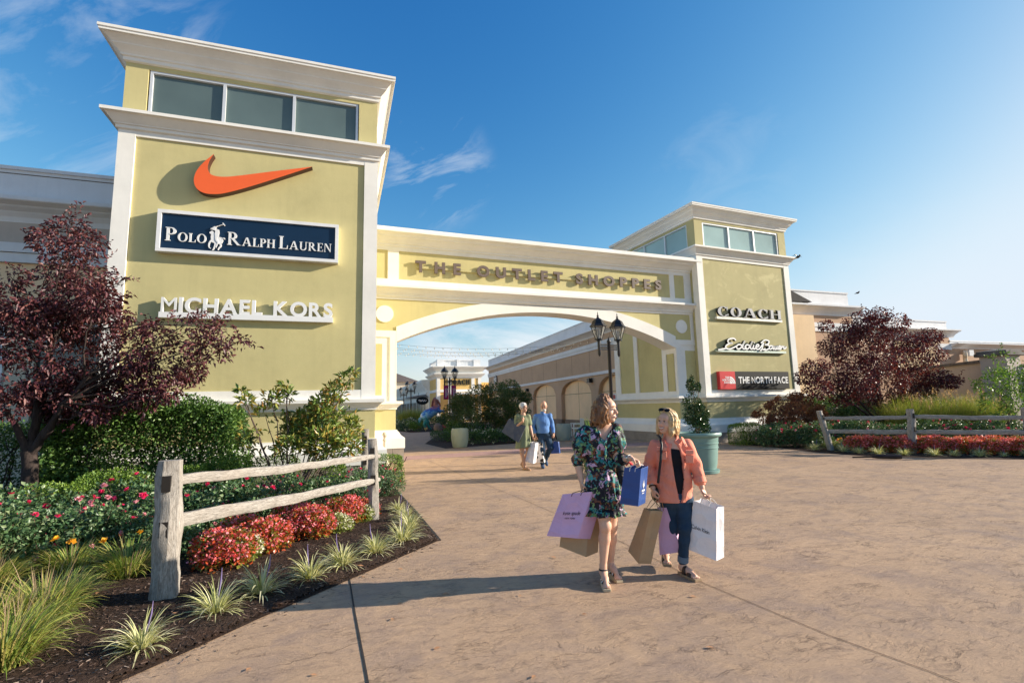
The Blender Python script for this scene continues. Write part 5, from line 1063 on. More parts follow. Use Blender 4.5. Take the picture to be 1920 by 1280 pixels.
def bay():
    rg = np.random.default_rng(61); Y = 9.3; x = gx(548, Y); spec = [(660, 700, 9), (648, 712, 14), (632, 735, 22), (615, 765, 34), (640, 775, 28), (590, 790, 38), (640, 808, 36), (565, 810, 36), (605, 830, 36), (540, 740, 12), (535, 725, 9), (510, 745, 16), (500, 780, 24), (525, 800, 30), (460, 752, 12), (452, 735, 8), (475, 800, 22), (490, 830, 28), (545, 840, 28), (655, 835, 24), (462, 825, 16), (665, 790, 10)]
    B = [(b[0]-x, b[1]-Y, *b[2:]) for b in img_blobs(spec, Y, 0.35, rg)]; st = []
    for b in B: st.append([Vector((rg.normal(0, .07), rg.normal(0, .06), 0)), Vector((b[0]*0.45, b[1]*0.4, b[2]*0.45)), Vector(b[:3])])
    shrub_from('bay_shrub', 'loose tall shrub with shiny pointed leaves behind the left fence', B, (x, Y, 0), 3400, 0.125, 0.30, M['bay'], 62, st, M['twig'], None, -0.35, 6, shell=0.3, up=0.55)
bay()
def lace():
    rg = np.random.default_rng(63); Y = 15.0; x = gx(1478, Y); spec = [(1490, 742, 14), (1470, 748, 14), (1505, 752, 16), (1455, 760, 18), (1525, 765, 16), (1485, 765, 22), (1430, 772, 16), (1462, 782, 22), (1505, 782, 22), (1540, 775, 12), (1415, 776, 8), (1440, 790, 16), (1480, 795, 22), (1520, 795, 18), (1545, 790, 9)]
    B = [(b[0]-x, b[1]-Y, *b[2:5], b[5]*0.7) for b in img_blobs(spec, Y, 0.5, rg)]; st = [[Vector((0, 0, 0)), Vector((b[0]*0.3, b[1]*0.3, b[2]*0.75)), Vector(b[:3])] for b in B]
    shrub_from('lace_maple', 'low brown-red lace-leaved maple in front of the right tower', B, (x, Y, 0), 8500, 0.11, 0.20, M['lace'], 64, st, M['bark_tan'], None, -0.3, 6, shell=0.3, up=-0.55, droop=0.35)
lace()
def holly():
    B = [(0, 0, 1.05, 0.31, 0.31, 0.26), (0.03, 0, 1.35, 0.30, 0.30, 0.28), (-0.05, 0, 1.62, 0.23, 0.23, 0.24), (0.03, 0, 1.86, 0.13, 0.13, 0.2), (-0.10, 0, 2.08, 0.07, 0.07, 0.13), (0.13, 0, 2.02, 0.06, 0.06, 0.12), (-0.02, 0, 2.20, 0.04, 0.04, 0.11)]
    shrub_from('holly_bush', 'upright dark glossy holly growing in the sea green pot', B, (8.14, 10.15, 0), 3400, 0.056, 0.55, M['holly'], 65, [[Vector((0, 0, 0.8)), Vector((0.02, 0, 1.4)), Vector((-0.02, 0, 2.2))], [Vector((0.08, 0.05, 0.8)), Vector((0.12, 0, 1.4)), Vector((0.13, 0, 2.0))]], M['bark_tan'], None, -0.25, 9)
holly()
# --- roses
BL = [bloom_mesh('bloom', 0.042, M['rose_hot'], 1), bloom_mesh('bloom', 0.040, M['rose_pale'], 2), bloom_mesh('bloom', 0.036, M['rose_hot'], 3)]
def rose_proto(seed):
    rg = np.random.default_rng(seed); t = thing('rose_bush', 'x', 'rose bush', group='pink rose bushes'); B = [(0, 0, 0.36, 0.42, 0.40, 0.30)] + [(rg.normal(0, .24), rg.normal(0, .22), rg.uniform(0.40, 0.66), 0.20, 0.20, 0.15) for _ in range(6)] + [(rg.normal(0, .3), rg.normal(0, .25), 0.18, 0.25, 0.25, 0.16) for _ in range(3)]
    P, D = crown_pts(B, 1900, rg, 0.28, -0.45, 9); foliage('foliage', P, D*0.6+rg.normal(0, 0.6, P.shape)+np.array([0, 0, 0.2]), 0.052, 0.62, M['rose_leaf'], t, rg); m = MB()
    for b in B: limb(m, [Vector((b[0]*0.15, b[1]*0.15, -0.02)), Vector((b[0]*0.6, b[1]*0.6, b[2]*0.5)), Vector((b[0], b[1], b[2]+0.12))], 0.007, 0.003, rg, 0.01, 4)
    m.build('stems', M['bark_tan'], t)
    for q in range(17):
        b = B[int(rg.integers(len(B)))]; d = unit(rg.normal(0, 1, 3)*np.array([1, 1, .5])+np.array([0, -0.35, 0.75])); p = np.array(b[:3])+d*np.array(b[3:6])*1.02
        o = bpy.data.objects.new('bloom', BL[[0, 1, 2, 0, 1][q % 5]]); COL.objects.link(o); o.parent = t; o.location = p; o.rotation_euler = Vector(d).to_track_quat('Z', 'Y').to_euler(); o.scale = [rg.uniform(0.75, 1.2)]*3
    return t
RP = [rose_proto(70+k) for k in range(4)]
used = set()
def put(protos, k, x, y, rz, s, label, group, z=0.0):
    p = protos[k % len(protos)]; o = p if p.name not in used else copy_tree(p); used.add(p.name); o.location = (x, y, z); o.rotation_euler.z = rz; o.scale = (s, s, s) if isinstance(s, (int, float)) else s; o['label'] = label; o['group'] = group; return o
ORD = ['first', 'second', 'third', 'fourth', 'fifth', 'sixth', 'seventh', 'eighth', 'ninth', 'tenth', 'eleventh', 'twelfth', 'thirteenth', 'fourteenth']
rr = random.Random(5)
def row(protos, pts, label, group, start=0):
    for k, (u, vt, Y) in enumerate(pts):
        z = at(u, vt, Y).z; s = max(0.5, min(1.25, z/0.74)); put(protos, start+k, gx(u, Y), Y, rr.uniform(-0.7, 0.7) if k % 2 else rr.uniform(2.6, 3.6), (s*1.08, s*1.08, s), label.format(ORD[k]), group)
row(RP, [(-20, 945, 6.9), (45, 938, 7.0), (115, 940, 7.1), (190, 950, 7.2), (255, 955, 7.3)], '{} rose bush from the left edge in the front row left of the fence post', 'pink roses left of the fence')
row(RP, [(10, 915, 8.0), (80, 912, 8.1), (175, 925, 8.2), (262, 890, 8.3)], '{} rose bush from the left edge in the back row by the boxwood balls', 'pink roses left of the fence', 1)
row(RP, [(350, 905, 7.8), (415, 900, 8.0), (480, 895, 8.3), (548, 890, 8.6), (615, 886, 8.9), (668, 880, 9.2)], '{} rose bush from the near post in the row seen between the fence rails', 'pink roses behind the left fence', 2)
row(RP, [(330, 955, 7.0), (400, 945, 7.4), (480, 935, 7.8)], '{} rose bush from the near post in the row touching the red begonias', 'pink roses behind the left fence', 3)
row(RP, [(722, 872, 10.9), (738, 905, 10.0), (660, 918, 8.9)], '{} rose bush near the far fence posts of the left bed', 'pink roses by the far posts', 0)
row(RP, [(1428, 800, 14.6), (1446, 792, 14.4), (1462, 792, 14.2), (1490, 790, 13.9), (1516, 792, 13.4)], '{} rose bush from the clipped box hedge, before the leaning fence post', 'roses left of the leaning post', 1)
row(RP, [(1545, 782, 13.6), (1572, 785, 13.4), (1600, 786, 13.2), (1640, 790, 12.9), (1690, 790, 12.3)], '{} rose bush from the leaning post in the shaded row behind the rails', 'roses behind the right fence', 2)
row(RP, [(1742, 786, 11.9), (1782, 788, 11.4), (1836, 786, 10.9), (1868, 788, 10.4), (1905, 785, 10.2)], '{} rose bush right of the middle post below the plumed grasses', 'roses behind the right fence', 3)
# --- grassy clumps
def blades(n, L, w, spread, rg, lean=(0.5, 1.3), r0=0.05, seg=5, curl=1.0, thin=0.25):
    a = rg.uniform(0, 2*pi, n); el = rg.uniform(*lean, n); ln = L*rg.uniform(0.6, 1.15, n); ww = w*rg.uniform(0.7, 1.2, n); V = []; k = np.arange(seg+1)/seg; out = np.stack([np.cos(a), np.sin(a), 0*a], -1); side = np.stack([-np.sin(a), np.cos(a), 0*a], -1)
    side = unit(side + rg.normal(0, 0.25, side.shape)); b0 = out*rg.uniform(0, r0, n)[:, None]; th = (pi/2-el)[:, None] + curl*k[None, :]**1.5*rg.uniform(0.5, 1.5, n)[:, None]
    hor = np.cumsum(np.sin(th), 1)/seg; ver = np.cumsum(np.cos(th), 1)/seg; hor = np.concatenate([np.zeros((n, 1)), hor[:, :-1]], 1); ver = np.concatenate([np.zeros((n, 1)), ver[:, :-1]], 1)
    C = b0[:, None, :] + out[:, None, :]*(hor*ln[:, None])[..., None]*spread + np.array([0, 0, 1])*(ver*ln[:, None])[..., None]; C[..., 2] = np.maximum(C[..., 2], 0.012)
    W = (ww[:, None]*(1-(1-thin)*k[None, :]**2)*np.where(k[None, :] == 1, 0.15, 1))[..., None]*side[:, None, :]/2; V = np.stack([C-W, C+W], 2).reshape(-1, 3); q = np.arange(n)[:, None]*(2*(seg+1)) + 2*np.arange(seg)[None, :]
    F = np.stack([q, q+1, q+3, q+2], -1).reshape(-1, 4); return V, F, C[:, -1]
def lily_proto(seed, name, L, n, flowers, mat, straw=14):
    rg = np.random.default_rng(seed); t = thing(name, 'x', 'daylily'); V, F, tip = blades(n, L, 0.0105, 1.0, rg, (0.65, 1.5), 0.14, 6, 1.3); np_mesh('leaves', V, F, mat, t)
    if straw: V, F, _ = blades(straw, L*1.15, 0.006, 1.0, rg, (0.5, 1.5), 0.14, 5, 0.35); np_mesh('dry_stalks', V, F, M['straw'], t)
    for q in range(flowers):
        o = bpy.data.objects.new('bloom', LB); COL.objects.link(o); o.parent = t; a = rg.uniform(0, 6.28); o.location = (0.22*cos(a), 0.22*sin(a), L*rg.uniform(0.75, 0.92)); o.rotation_euler = (rg.uniform(-.8, .8), rg.uniform(-.8, .8), 0); m = MB(); m.tube([(0, 0, 0), (o.location.x*0.6, o.location.y*0.6, o.location.z*0.6), tuple(o.location)], 0.004, 4); m.build('flower_stalk', M['fresh'], t)
    return t
LB = bloom_mesh('bloom', 0.055, M['orange_fl'], 9, 7)
LP = [lily_proto(80, 'daylily_clump', 0.43, 620, 0, M['lily'], 60), lily_proto(81, 'daylily_clump', 0.48, 420, 2, M['lily'], 30), lily_proto(82, 'daylily_clump', 0.42, 170, 2, M['lily'], 5)]
for k, (u, v, p, s, lb) in enumerate(((78, 1178, 0, 1.0, 'large yellow green grassy clump at the left edge of the bed'), (2, 1262, 0, 0.95, 'grassy clump in the bottom left corner of the photo'), (238, 1088, 1, 0.95, 'daylily clump with orange flowers just left of the near fence post'), (130, 1085, 1, 0.9, 'dry-stalked daylily clump between the roses and the large grassy clump'), (-30, 1120, 0, 1.0, 'grassy clump cut off by the left edge beside the front roses'), (30, 1218, 0, 0.85, 'grassy clump between the bottom left corner and the large grassy clump'), (118, 1140, 0, 0.75, 'smaller grassy clump right of the large one, before the dry-stalked clump'), (-25, 1205, 0, 1.0, 'grassy clump cut off by the left edge above the bottom corner'))):
    g = R_*(u-960) - U_*(v-640) + _f*FPX; tt = -H/g.z; put(LP, p, g.x*tt, g.y*tt, k*1.3, s, lb, 'daylily clumps in the left bed', 0.03)
for k, (u, Y) in enumerate(((1552, 12.6), (1568, 12.4), (1585, 12.2), (1602, 12.0), (1620, 11.9), (1640, 11.8), (1590, 12.9), (1625, 12.6), (1655, 12.3), (1668, 11.9))): put(LP, 2, gx(u, Y), Y, k*0.9, 1.0, 'low daylily clump with yellow orange blooms behind the first fence span, right', 'daylilies behind the right fence')
def lir_proto(seed):
    rg = np.random.default_rng(seed); t = thing('striped_grass', 'x', 'grass clump'); V, F, _ = blades(165, 0.30, 0.0105, 1.0, rg, (0.35, 1.45), 0.035, 6, 1.25); np_mesh('blades', V, F, M['liriope'], t)
    m = MB()
    for q in range(1): a = rg.uniform(0, 6.28); m.tube([(0.03*cos(a), 0.03*sin(a), 0.12), (0.06*cos(a), 0.06*sin(a), 0.24), (0.065*cos(a), 0.065*sin(a), 0.33)], [0.002, 0.0055, 0.002], 5)
    m.build('flower_spike', M['lilac'], t); return t
GP = [lir_proto(90+k) for k in range(4)]
for k, (x, y) in enumerate([(-1.28, 4.40), (-0.93, 4.93), (-0.63, 5.24), (-0.24, 5.52), (0.06, 5.83), (0.42, 6.20), (0.76, 6.55), (0.93, 7.15), (0.94, 7.75), (0.92, 8.45)]):
    put(GP, k, x, y, k*2.1, [0.95, 1.05, 1.1, 1.0, 1.05, 1.05, 1.1, 1.0, 0.95, 0.9][k], '{} striped pale grass clump from the camera along the left paving edge'.format(ORD[k]), 'striped grass along the left paving edge', 0.02)
for k, (x, y) in enumerate([(14.75, 12.62), (14.9, 11.75), (14.85, 11.2), (14.95, 10.7), (15.35, 10.25), (15.75, 9.70), (16.15, 9.45), (16.5, 9.05), (16.95, 8.75), (17.3, 8.4), (17.8, 8.0)]):
    put(GP, k+1, x, y, k*1.7, [1.1, 1.1, 0.9, 1.0, 0.95, 1.0, 0.8, 0.95, 0.6, 0.9, 0.9][k], '{} striped pale grass clump from the leaning post along the right paving edge'.format(ORD[k]), 'striped grass along the right paving edge', 0.01)
def fountain(seed):
    rg = np.random.default_rng(seed); t = thing('plumed_grass', 'x', 'ornamental grass'); V, F, tip = blades(1300, 1.55, 0.012, 0.9, rg, (1.0, 1.53), 0.24, 6, 0.7, 0.1); np_mesh('blades', V, F, M['fountain'], t)
    V, F, tip = blades(70, 1.75, 0.006, 0.8, rg, (1.05, 1.52), 0.16, 5, 0.45, 0.3); tip = tip[::2]; P = np.repeat(tip, 9, 0) - np.array([0, 0, 0.20])*rg.uniform(0, 1, (len(tip)*9, 1)); foliage('plumes', P + rg.normal(0, 0.012, P.shape), np.array([[0.2, 0, 1.0]])+rg.normal(0, 0.3, P.shape), 0.07, 0.16, M['plume'], t, rg); np_mesh('plume_stalks', V, F, M['fountain'], t); return t
FP = [fountain(100), fountain(101)]
for k, (u, Y, s) in enumerate(((1688, 13.6, 1.1), (1722, 13.4, 1.12), (1758, 13.1, 1.1), (1795, 12.8, 1.12), (1828, 12.4, 1.1), (1860, 12.0, 1.08))): put(FP, k, gx(u, Y), Y, k*1.1, s, '{} tall plumed grass clump from the red tree, behind the right fence'.format(ORD[k]), 'plumed grasses behind the right fence')
# --- begonias
def beg_proto(seed, leaf, fl, nfl=210):
    rg = np.random.default_rng(seed); t = thing('begonia_plant', 'x', 'begonia'); B = [(0, 0, 0.17, 0.31, 0.29, 0.24), (0.10, -0.05, 0.22, 0.2, 0.2, 0.2), (-0.12, 0.03, 0.2, 0.2, 0.2, 0.2)]
    P, D = crown_pts(B, 1300, rg, 0.2, -0.7, 14); foliage('leaves', P, D*0.7+rg.normal(0, 0.5, P.shape)+np.array([0, 0, 0.2]), 0.042, 0.85, leaf, t, rg, fold=0.08)
    P, D = crown_pts(B, nfl*3, rg, 0.06, -0.4, 14); ok = P[:, 2] > 0.14; P, D = P[ok], D[ok]; P = np.repeat(P + D*0.012, 2, 0); D = np.repeat(D, 2, 0); foliage('flowers', P, rg.normal(0, 1, P.shape)+D*0.3, 0.030, 0.95, fl, t, rg, fold=0.02, up=0.6); return t
BP = [beg_proto(110, M['beg_leaf'], M['beg_fl']), beg_proto(111, M['beg_leaf'], M['beg_fl'], 260), beg_proto(112, M['beg_green'], M['white_fl'], 150)]
lab = ['red and pink begonia mound beside the near fence post', 'deep red begonia mound second from the near fence post', 'red begonia mound in the middle of the left row', 'pink topped begonia mound nearest the far fence posts', 'white flowered begonia beside the middle red mound', 'white flowered begonia at the far end of the left row', 'begonia mound behind the one at the near post, under the lower rail', 'red begonia mound in the back row under the lower rail', 'small red begonia mound at the end next to the far post', 'white flowered begonia crowning the mound by the near post']
for k, (x, y, p, s) in enumerate(((-1.14, 6.28, 1, 1.0), (-0.78, 6.80, 0, 0.95), (-0.33, 7.25, 0, 1.0), (0.10, 7.88, 1, 0.98), (0.02, 7.40, 2, 0.62), (0.33, 7.95, 2, 0.6), (-1.10, 7.00, 0, 1.0), (-0.55, 7.55, 1, 1.0), (0.42, 8.25, 0, 0.7), (-1.00, 6.45, 2, 0.72))): put(BP, p, x, y, k*1.4, s, lab[k], 'begonia mounds in the left bed', 0.02)
d = (Vector((*Q3, 0))-Vector((*Q1, 0))).normalized(); nn = Vector((-d.y, d.x, 0)); nn = nn if nn.x > 0 else -nn
for i in range(17):
    for j in range(3):
        p = Vector((*Q1, 0)) + d*(0.75+i*0.36+rr.uniform(-.08, .08)) + nn*(-0.05+j*0.36+rr.uniform(-.08, .08)); w = (i*3+j*5) % 11 == 0 and j == 0 and i > 5
        put(BP, 2 if w else (i+j) % 2, p.x, p.y, i+2.1*j, 0.72 if w else rr.uniform(0.98, 1.22), 'white flowered begonia at the front of the right begonia bed' if w else 'red begonia plant in the massed bed behind the right fence', 'white begonias in the right bed' if w else 'massed red begonias in the right bed', 0.0)
# --- inside the passage
def myrtle():
    rg = np.random.default_rng(121); Y = 27.5; x = gx(905, Y); spec = [(955, 728, 20), (930, 740, 29), (965, 750, 27), (900, 742, 27), (870, 760, 25), (850, 772, 20), (900, 768, 31), (935, 770, 31), (970, 775, 25), (880, 785, 22), (860, 750, 16), (985, 745, 13), (915, 790, 25), (950, 795, 20)]
    B = [(b[0]-x, b[1]-Y, *b[2:]) for b in img_blobs(spec, Y, 1.2, rg)]; st = []
    for q in range(16): a = Vector((rg.uniform(-1.6, 1.9), rg.normal(0, 0.5), 0)); b = B[int(rg.integers(len(B)))]; st.append([a, a*0.9+Vector((rg.normal(0, .12), 0, 0.9)), Vector(b[:3])])
    t = shrub_from('crape_myrtle', 'wide dark green myrtle with many bare brown stems inside the gate', B, (x, Y, 0), 24000, 0.10, 0.5, M['myrtle'], 122, None, M['bark_tan'], None, -0.75, 3.5); m = MB()
    for s in st: limb(m, s, 0.03, 0.012, rg, 0.04, 6)
    m.build('stems', M['bark_tan'], t); P, D = crown_pts(B, 26, rg, 0.05, -2, 3); P = np.repeat(P, 9, 0)+rg.normal(0, 0.07, (len(P)*9, 3)); foliage('flowers', P, rg.normal(0, 1, P.shape), 0.07, 0.8, M['white_fl'], t, rg)
myrtle()
def low_proto(seed, leaf, fl=None, n=1100, nf=16):
    rg = np.random.default_rng(seed); t = thing('low_shrub', 'x', 'shrub'); B = [(0, 0, 0.32, 0.55, 0.5, 0.34)] + [(rg.normal(0, .3), rg.normal(0, .25), rg.uniform(.3, .55), .25, .25, .2) for _ in range(5)]; P, D = crown_pts(B, n, rg, 0.26, -0.6, 7); foliage('foliage', P, D*0.7+rg.normal(0, 0.6, P.shape)+np.array([0, 0, .2]), 0.075, 0.6, leaf, t, rg)
    if fl is not None: P, D = crown_pts(B, nf, rg, 0.04, -2, 5); P = np.repeat(P, 8, 0)+rg.normal(0, 0.025, (len(P)*8, 3)); foliage('flowers', P, rg.normal(0, 1, P.shape), 0.06, 0.9, fl, t, rg)
    return t
SP = [low_proto(130, M['dark_hedge'], M['white_fl']), low_proto(131, M['fresh'], None, 1300), low_proto(132, M['rose_leaf'], M['white_fl'], 1200, 40), low_proto(133, M['dark_hedge'], None), low_proto(134, M['fresh'], M['rose_hot'], 1300, 10)]
for k, (u, Y, p, s, lb) in enumerate(((893, 22.6, 0, 0.85, 'low white flowered shrub just right of the pale green planter'), (922, 22.7, 0, 0.85, 'low white flowered shrub second right of the pale green planter'), (950, 22.9, 3, 0.9, 'low dark shrub beside the older woman'), (975, 23.2, 3, 0.9, 'low dark shrub behind the older couple'), (846, 25.5, 1, 0.75, 'low shrub just left of the pale green planter'), (822, 25.8, 3, 0.75, 'small low shrub at the left tip of the inner bed'), (855, 29, 4, 1.25, 'bright shrub with a pink bloom at the foot of the banner lamp'), (880, 26, 3, 1.2, 'dark shrub under the left side of the myrtle'),
        (762, 40, 2, 1.2, 'white rose bush left of the bright shrub by the horse statue'), (781, 38.5, 1, 0.95, 'bright green low shrub in front of the horse statue'), (835, 41, 3, 1.7, 'dark shrub behind the horse statue on its right'), (815, 43, 3, 1.4, 'dark shrub directly behind the horse statue'), (752, 41, 2, 1.0, 'white rose bush at the left pier edge by the horse statue'), (1000, 24.5, 3, 0.8, 'low dark plant by the wall behind the man in blue'))):
    put(SP, p, gx(u, Y), Y, k*0.8, s*1.15, lb, 'shrubs inside the gate')
for k, u in enumerate((757, 771, 784)): put(FP, k, gx(u, 44.5), 44.5, k*1.3, 1.15, ['leftmost', 'middle', 'rightmost'][k]+' plumed grass clump behind the white roses by the horse', 'plumed grasses by the horse statue')
def tall_planter():
    x, Y = gx(1112, 10.6), 10.6; t = thing('planter', 'planter half hidden behind the woman in the floral dress', 'planter', (x, Y, 0)); MB().lathe([(0.20, 0), (0.22, 0.03), (0.30, 0.42), (0.33, 0.44), (0.33, 0.50), (0.29, 0.50), (0.28, 0.40)], 28).build('pot', M['pot_green'], t, smooth=40); MB().lathe([(0.28, 0.42), (0.01, 0.44)], 16).build('soil', M['soil'], t)
    rg = np.random.default_rng(141); p = thing('palm_plant', 'spiky yellow green plant with trailing violet flowers behind the floral dress', 'plant', (x, Y, 0)); V, F, _ = blades(150, 0.95, 0.028, 0.85, rg, (0.9, 1.5), 0.10, 6, 0.8); V[:, 2] += 0.44; np_mesh('fronds', V, F, M['fresh'], p)
    B = [(-0.30, -0.05, 0.62, 0.22, 0.22, 0.24), (-0.36, -0.05, 0.36, 0.14, 0.16, 0.22), (0.2, 0, 0.6, 0.25, 0.25, 0.2), (-0.05, -0.2, 0.55, 0.3, 0.2, 0.18), (-0.26, 0, 0.9, 0.16, 0.16, 0.22)]; P, D = crown_pts(B, 1500, rg, 0.3, -0.5, 9); foliage('foliage', P, D+rg.normal(0, .6, P.shape), 0.05, 0.5, M['bay'], p, rg); P, D = crown_pts(B[:3], 70, rg, 0.05, -1, 9); P = np.repeat(P, 4, 0)+rg.normal(0, .012, (len(P)*4, 3)); foliage('flowers', P, rg.normal(0, 1, P.shape), 0.04, 0.95, M['violet_fl'], p, rg)
tall_planter()
def litter():
    rg = np.random.default_rng(151); lm = leafmat('fallen leaves', [(0.300, 0.128, 0.053), (0.480, 0.225, 0.105), (0.630, 0.375, 0.195)], 0.1, 0.7); me = None
    for k in range(34):
        x, y = (rg.uniform(-2.6, 1.0), rg.uniform(3.7, 8.0)) if k < 22 else (rg.uniform(-0.6, 3), rg.uniform(3.0, 7.0)); inb = bool(inside(BEDL, np.array([x]), np.array([y]))[0])
        V, F = leaf_arrays(np.zeros((1, 3)), np.array([[1.0, 0, 0.1]]), np.array([rg.uniform(0.04, 0.075)]), 0.5, rg, fold=0.06, droop=0.0, up=6); o = np_mesh('fallen_leaf', V, F, lm); o.location = (x, y, 0.055 if inb else 0.006); o.rotation_euler.z = rg.uniform(0, 6.28)
        tag(o, 'dry brown leaf lying on the dark mulch' if inb else 'dry brown leaf lying on the paving', 'leaf', 'fallen leaves on the mulch' if inb else 'fallen leaves on the paving')
litter()
# ------------------------------------------------------------------ people: distance fields blended into one surface per body or garment
class SDF:
    def __init__(s, lo, hi, h):
        s.h = h; s.lo = np.array(lo, np.float32); s.n = np.ceil((np.array(hi)-np.array(lo))/h).astype(int)+1; s.D = np.full(s.n, 1.0, np.float32)
        s.ax = [s.lo[i]+np.arange(s.n[i], dtype=np.float32)*h for i in range(3)]
    def win(s, lo, hi, m):
        a = np.maximum(np.floor((np.array(lo)-m-s.lo)/s.h).astype(int), 0); b = np.minimum(np.ceil((np.array(hi)+m-s.lo)/s.h).astype(int)+1, s.n)
        if np.any(b <= a): return None
        sl = tuple(slice(a[i], b[i]) for i in range(3)); X = np.meshgrid(*[s.ax[i][a[i]:b[i]] for i in range(3)], indexing='ij'); return sl, X
    def op(s, sl, d, k, sub=False):
        D = s.D[sl]; d = d.astype(np.float32)
        if sub: d = -d; e = np.clip(k-np.abs(D-d), 0, None)/k if k > 0 else 0; s.D[sl] = np.maximum(D, d) + (e*e*k/4 if k > 0 else 0)
        else: e = np.clip(k-np.abs(D-d), 0, None)/k if k > 0 else 0; s.D[sl] = np.minimum(D, d) - (e*e*k/4 if k > 0 else 0)
    def cone(s, a, b, ra, rb, k=0.02, sub=False, sq=None):
        """tapered limb; sq = (axis vector, factor) flattens it along that axis"""
        a, b = np.array(a, float), np.array(b, float); R = max(ra, rb)*(1.35 if sq is None else max(1.35, sq[1]*1.1)); w = s.win(np.minimum(a, b)-R, np.maximum(a, b)+R, k+0.03)
        if w is None: return s
        sl, (X, Y, Z) = w; d = b-a; L2 = max(d@d, 1e-9); t = np.clip(((X-a[0])*d[0]+(Y-a[1])*d[1]+(Z-a[2])*d[2])/L2, 0, 1); px, py, pz = X-a[0]-t*d[0], Y-a[1]-t*d[1], Z-a[2]-t*d[2]
        if sq is not None: v = unit(np.array(sq[0], float)); q = (px*v[0]+py*v[1]+pz*v[2])*(1/sq[1]-1); px, py, pz = px+q*v[0], py+q*v[1], pz+q*v[2]
        s.op(sl, np.sqrt(px*px+py*py+pz*pz)-(ra+(rb-ra)*t), k, sub); return s
    def path(s, P, R, k=0.02, **kw):
        for i in range(len(P)-1): s.cone(P[i], P[i+1], R[i], R[i+1], k, **kw)
        return s
    def ell(s, c, r, k=0.02, fr=None, sub=False, wave=None):
        c = np.array(c, float); r = np.array(r, float); M_ = np.eye(3) if fr is None else np.array(fr, float); R = max(r)*1.1; w = s.win(c-R, c+R, k+0.03)
        if w is None: return s
        sl, (X, Y, Z) = w; X, Y, Z = X-c[0], Y-c[1], Z-c[2]; q = [X*M_[i][0]+Y*M_[i][1]+Z*M_[i][2] for i in range(3)]
        k0 = np.sqrt(sum((q[i]/r[i])**2 for i in range(3))); k1 = np.sqrt(sum((q[i]/r[i]**2)**2 for i in range(3)))+1e-6; d = k0*(k0-1)/k1
        if wave is not None: d = d + wave(q[0], q[1], q[2])
        s.op(sl, d, k, sub); return s
    def cut(s, p, n):
        """keep the side of the plane that n points away from"""
        n = unit(np.array(n, float)); X, Y, Z = np.meshgrid(*s.ax, indexing='ij'); s.D = np.maximum(s.D, ((X-p[0])*n[0]+(Y-p[1])*n[1]+(Z-p[2])*n[2]).astype(np.float32)); return s
    def warp(s, fn):
        X, Y, Z = np.meshgrid(*s.ax, indexing='ij'); near = np.abs(s.D) < 0.06; s.D[near] += fn(X[near], Y[near], Z[near]).astype(np.float32); return s
    def mesh(s, name, mat, parent):
        D = s.D; D[0] = D[-1] = 1; D[:, 0] = D[:, -1] = 1; D[:, :, 0] = D[:, :, -1] = 1; S = D < 0; nx, ny, nz = D.shape; c = np.zeros((nx-1, ny-1, nz-1), np.uint8)
        for i in (0, 1):
            for j in (0, 1):
                for k in (0, 1): c += S[i:nx-1+i, j:ny-1+j, k:nz-1+k]
        I = np.argwhere((c > 0) & (c < 8)); idx = np.full(c.shape, -1, np.int32); idx[tuple(I.T)] = np.arange(len(I)); P = np.zeros((len(I), 3)); W = np.zeros(len(I))
        cor = [np.array(q) for q in ((0,0,0),(1,0,0),(0,1,0),(1,1,0),(0,0,1),(1,0,1),(0,1,1),(1,1,1))]; val = [D[tuple((I+q).T)] for q in cor]
        for a, b in ((0,1),(2,3),(4,5),(6,7),(0,2),(1,3),(4,6),(5,7),(0,4),(1,5),(2,6),(3,7)):
            va, vb = val[a], val[b]; m = (va < 0) != (vb < 0); t = np.where(m, va/np.where(m, va-vb, 1), 0)[:, None]; P += np.where(m[:, None], cor[a]+(cor[b]-cor[a])*t, 0); W += m
        V = s.lo + (I + P/W[:, None])*s.h; F = []
        for ax in range(3):
            sl0 = [slice(1, -1)]*3; sl0[ax] = slice(0, -1); sl1 = list(sl0); sl1[ax] = slice(1, None); A = S[tuple(sl0)]; B = S[tuple(sl1)]; E = np.argwhere(A != B); off = np.array([1, 1, 1]); off[ax] = 0; E = E+off
            u, v = [(1, 2), (2, 0), (0, 1)][ax]; q = []
            for du, dv in ((-1, -1), (0, -1), (0, 0), (-1, 0)): e = E.copy(); e[:, u] += du; e[:, v] += dv; q.append(idx[tuple(e.T)])
            q = np.stack(q, -1); fl = S[tuple(E.T)]; q[~fl] = q[~fl][:, ::-1]; F.append(q)
        F = np.concatenate(F); F = F[(F >= 0).all(1)]; return np_mesh(name, V, F, mat, parent, smooth=True)
def skin_mat(name, c, red):
    t = MT(name); n = t.noise(30, 5, 0.6); col = t.ramp(n, [(0.3, tuple(x*0.92 for x in c)), (0.7, tuple(min(1, x*1.06) for x in c))]); col = t.mix(t.ramp(t.noise(9, 3), [(0.5, 0.0), (0.8, 0.35)]), col, red)
    t.b.inputs['Subsurface Weight'].default_value = 0.12; t.b.inputs['Subsurface Radius'].default_value = (0.012, 0.005, 0.003); return t.fin(col, 0.48, t.bump(n, 0.05, 0.002), spec=0.35)
def cloth_mat(name, c, var=0.12, weave=260, rough=0.85, fold=0.5, light=None):
    t = MT(name); n = t.noise(5, 5, 0.6); f = t.noise(weave, 2, 0.5); col = t.ramp(n, [(0.3, tuple(x*(1-var) for x in c)), (0.7, tuple(min(1, x*(1+var)) for x in c))])
    if light: col = t.mix(t.ramp(t.noise(3.0, 3), [(0.45, 0.0), (0.75, 0.6)]), col, light)
    nm = t.bump(f, 0.25, 0.002); nm = t.bump(t.noise(11, 4, 0.5, dist=1.5, stretch=(1, 1, 0.45)), fold, 0.025, nm); return t.fin(col, rough, nm, spec=0.2)
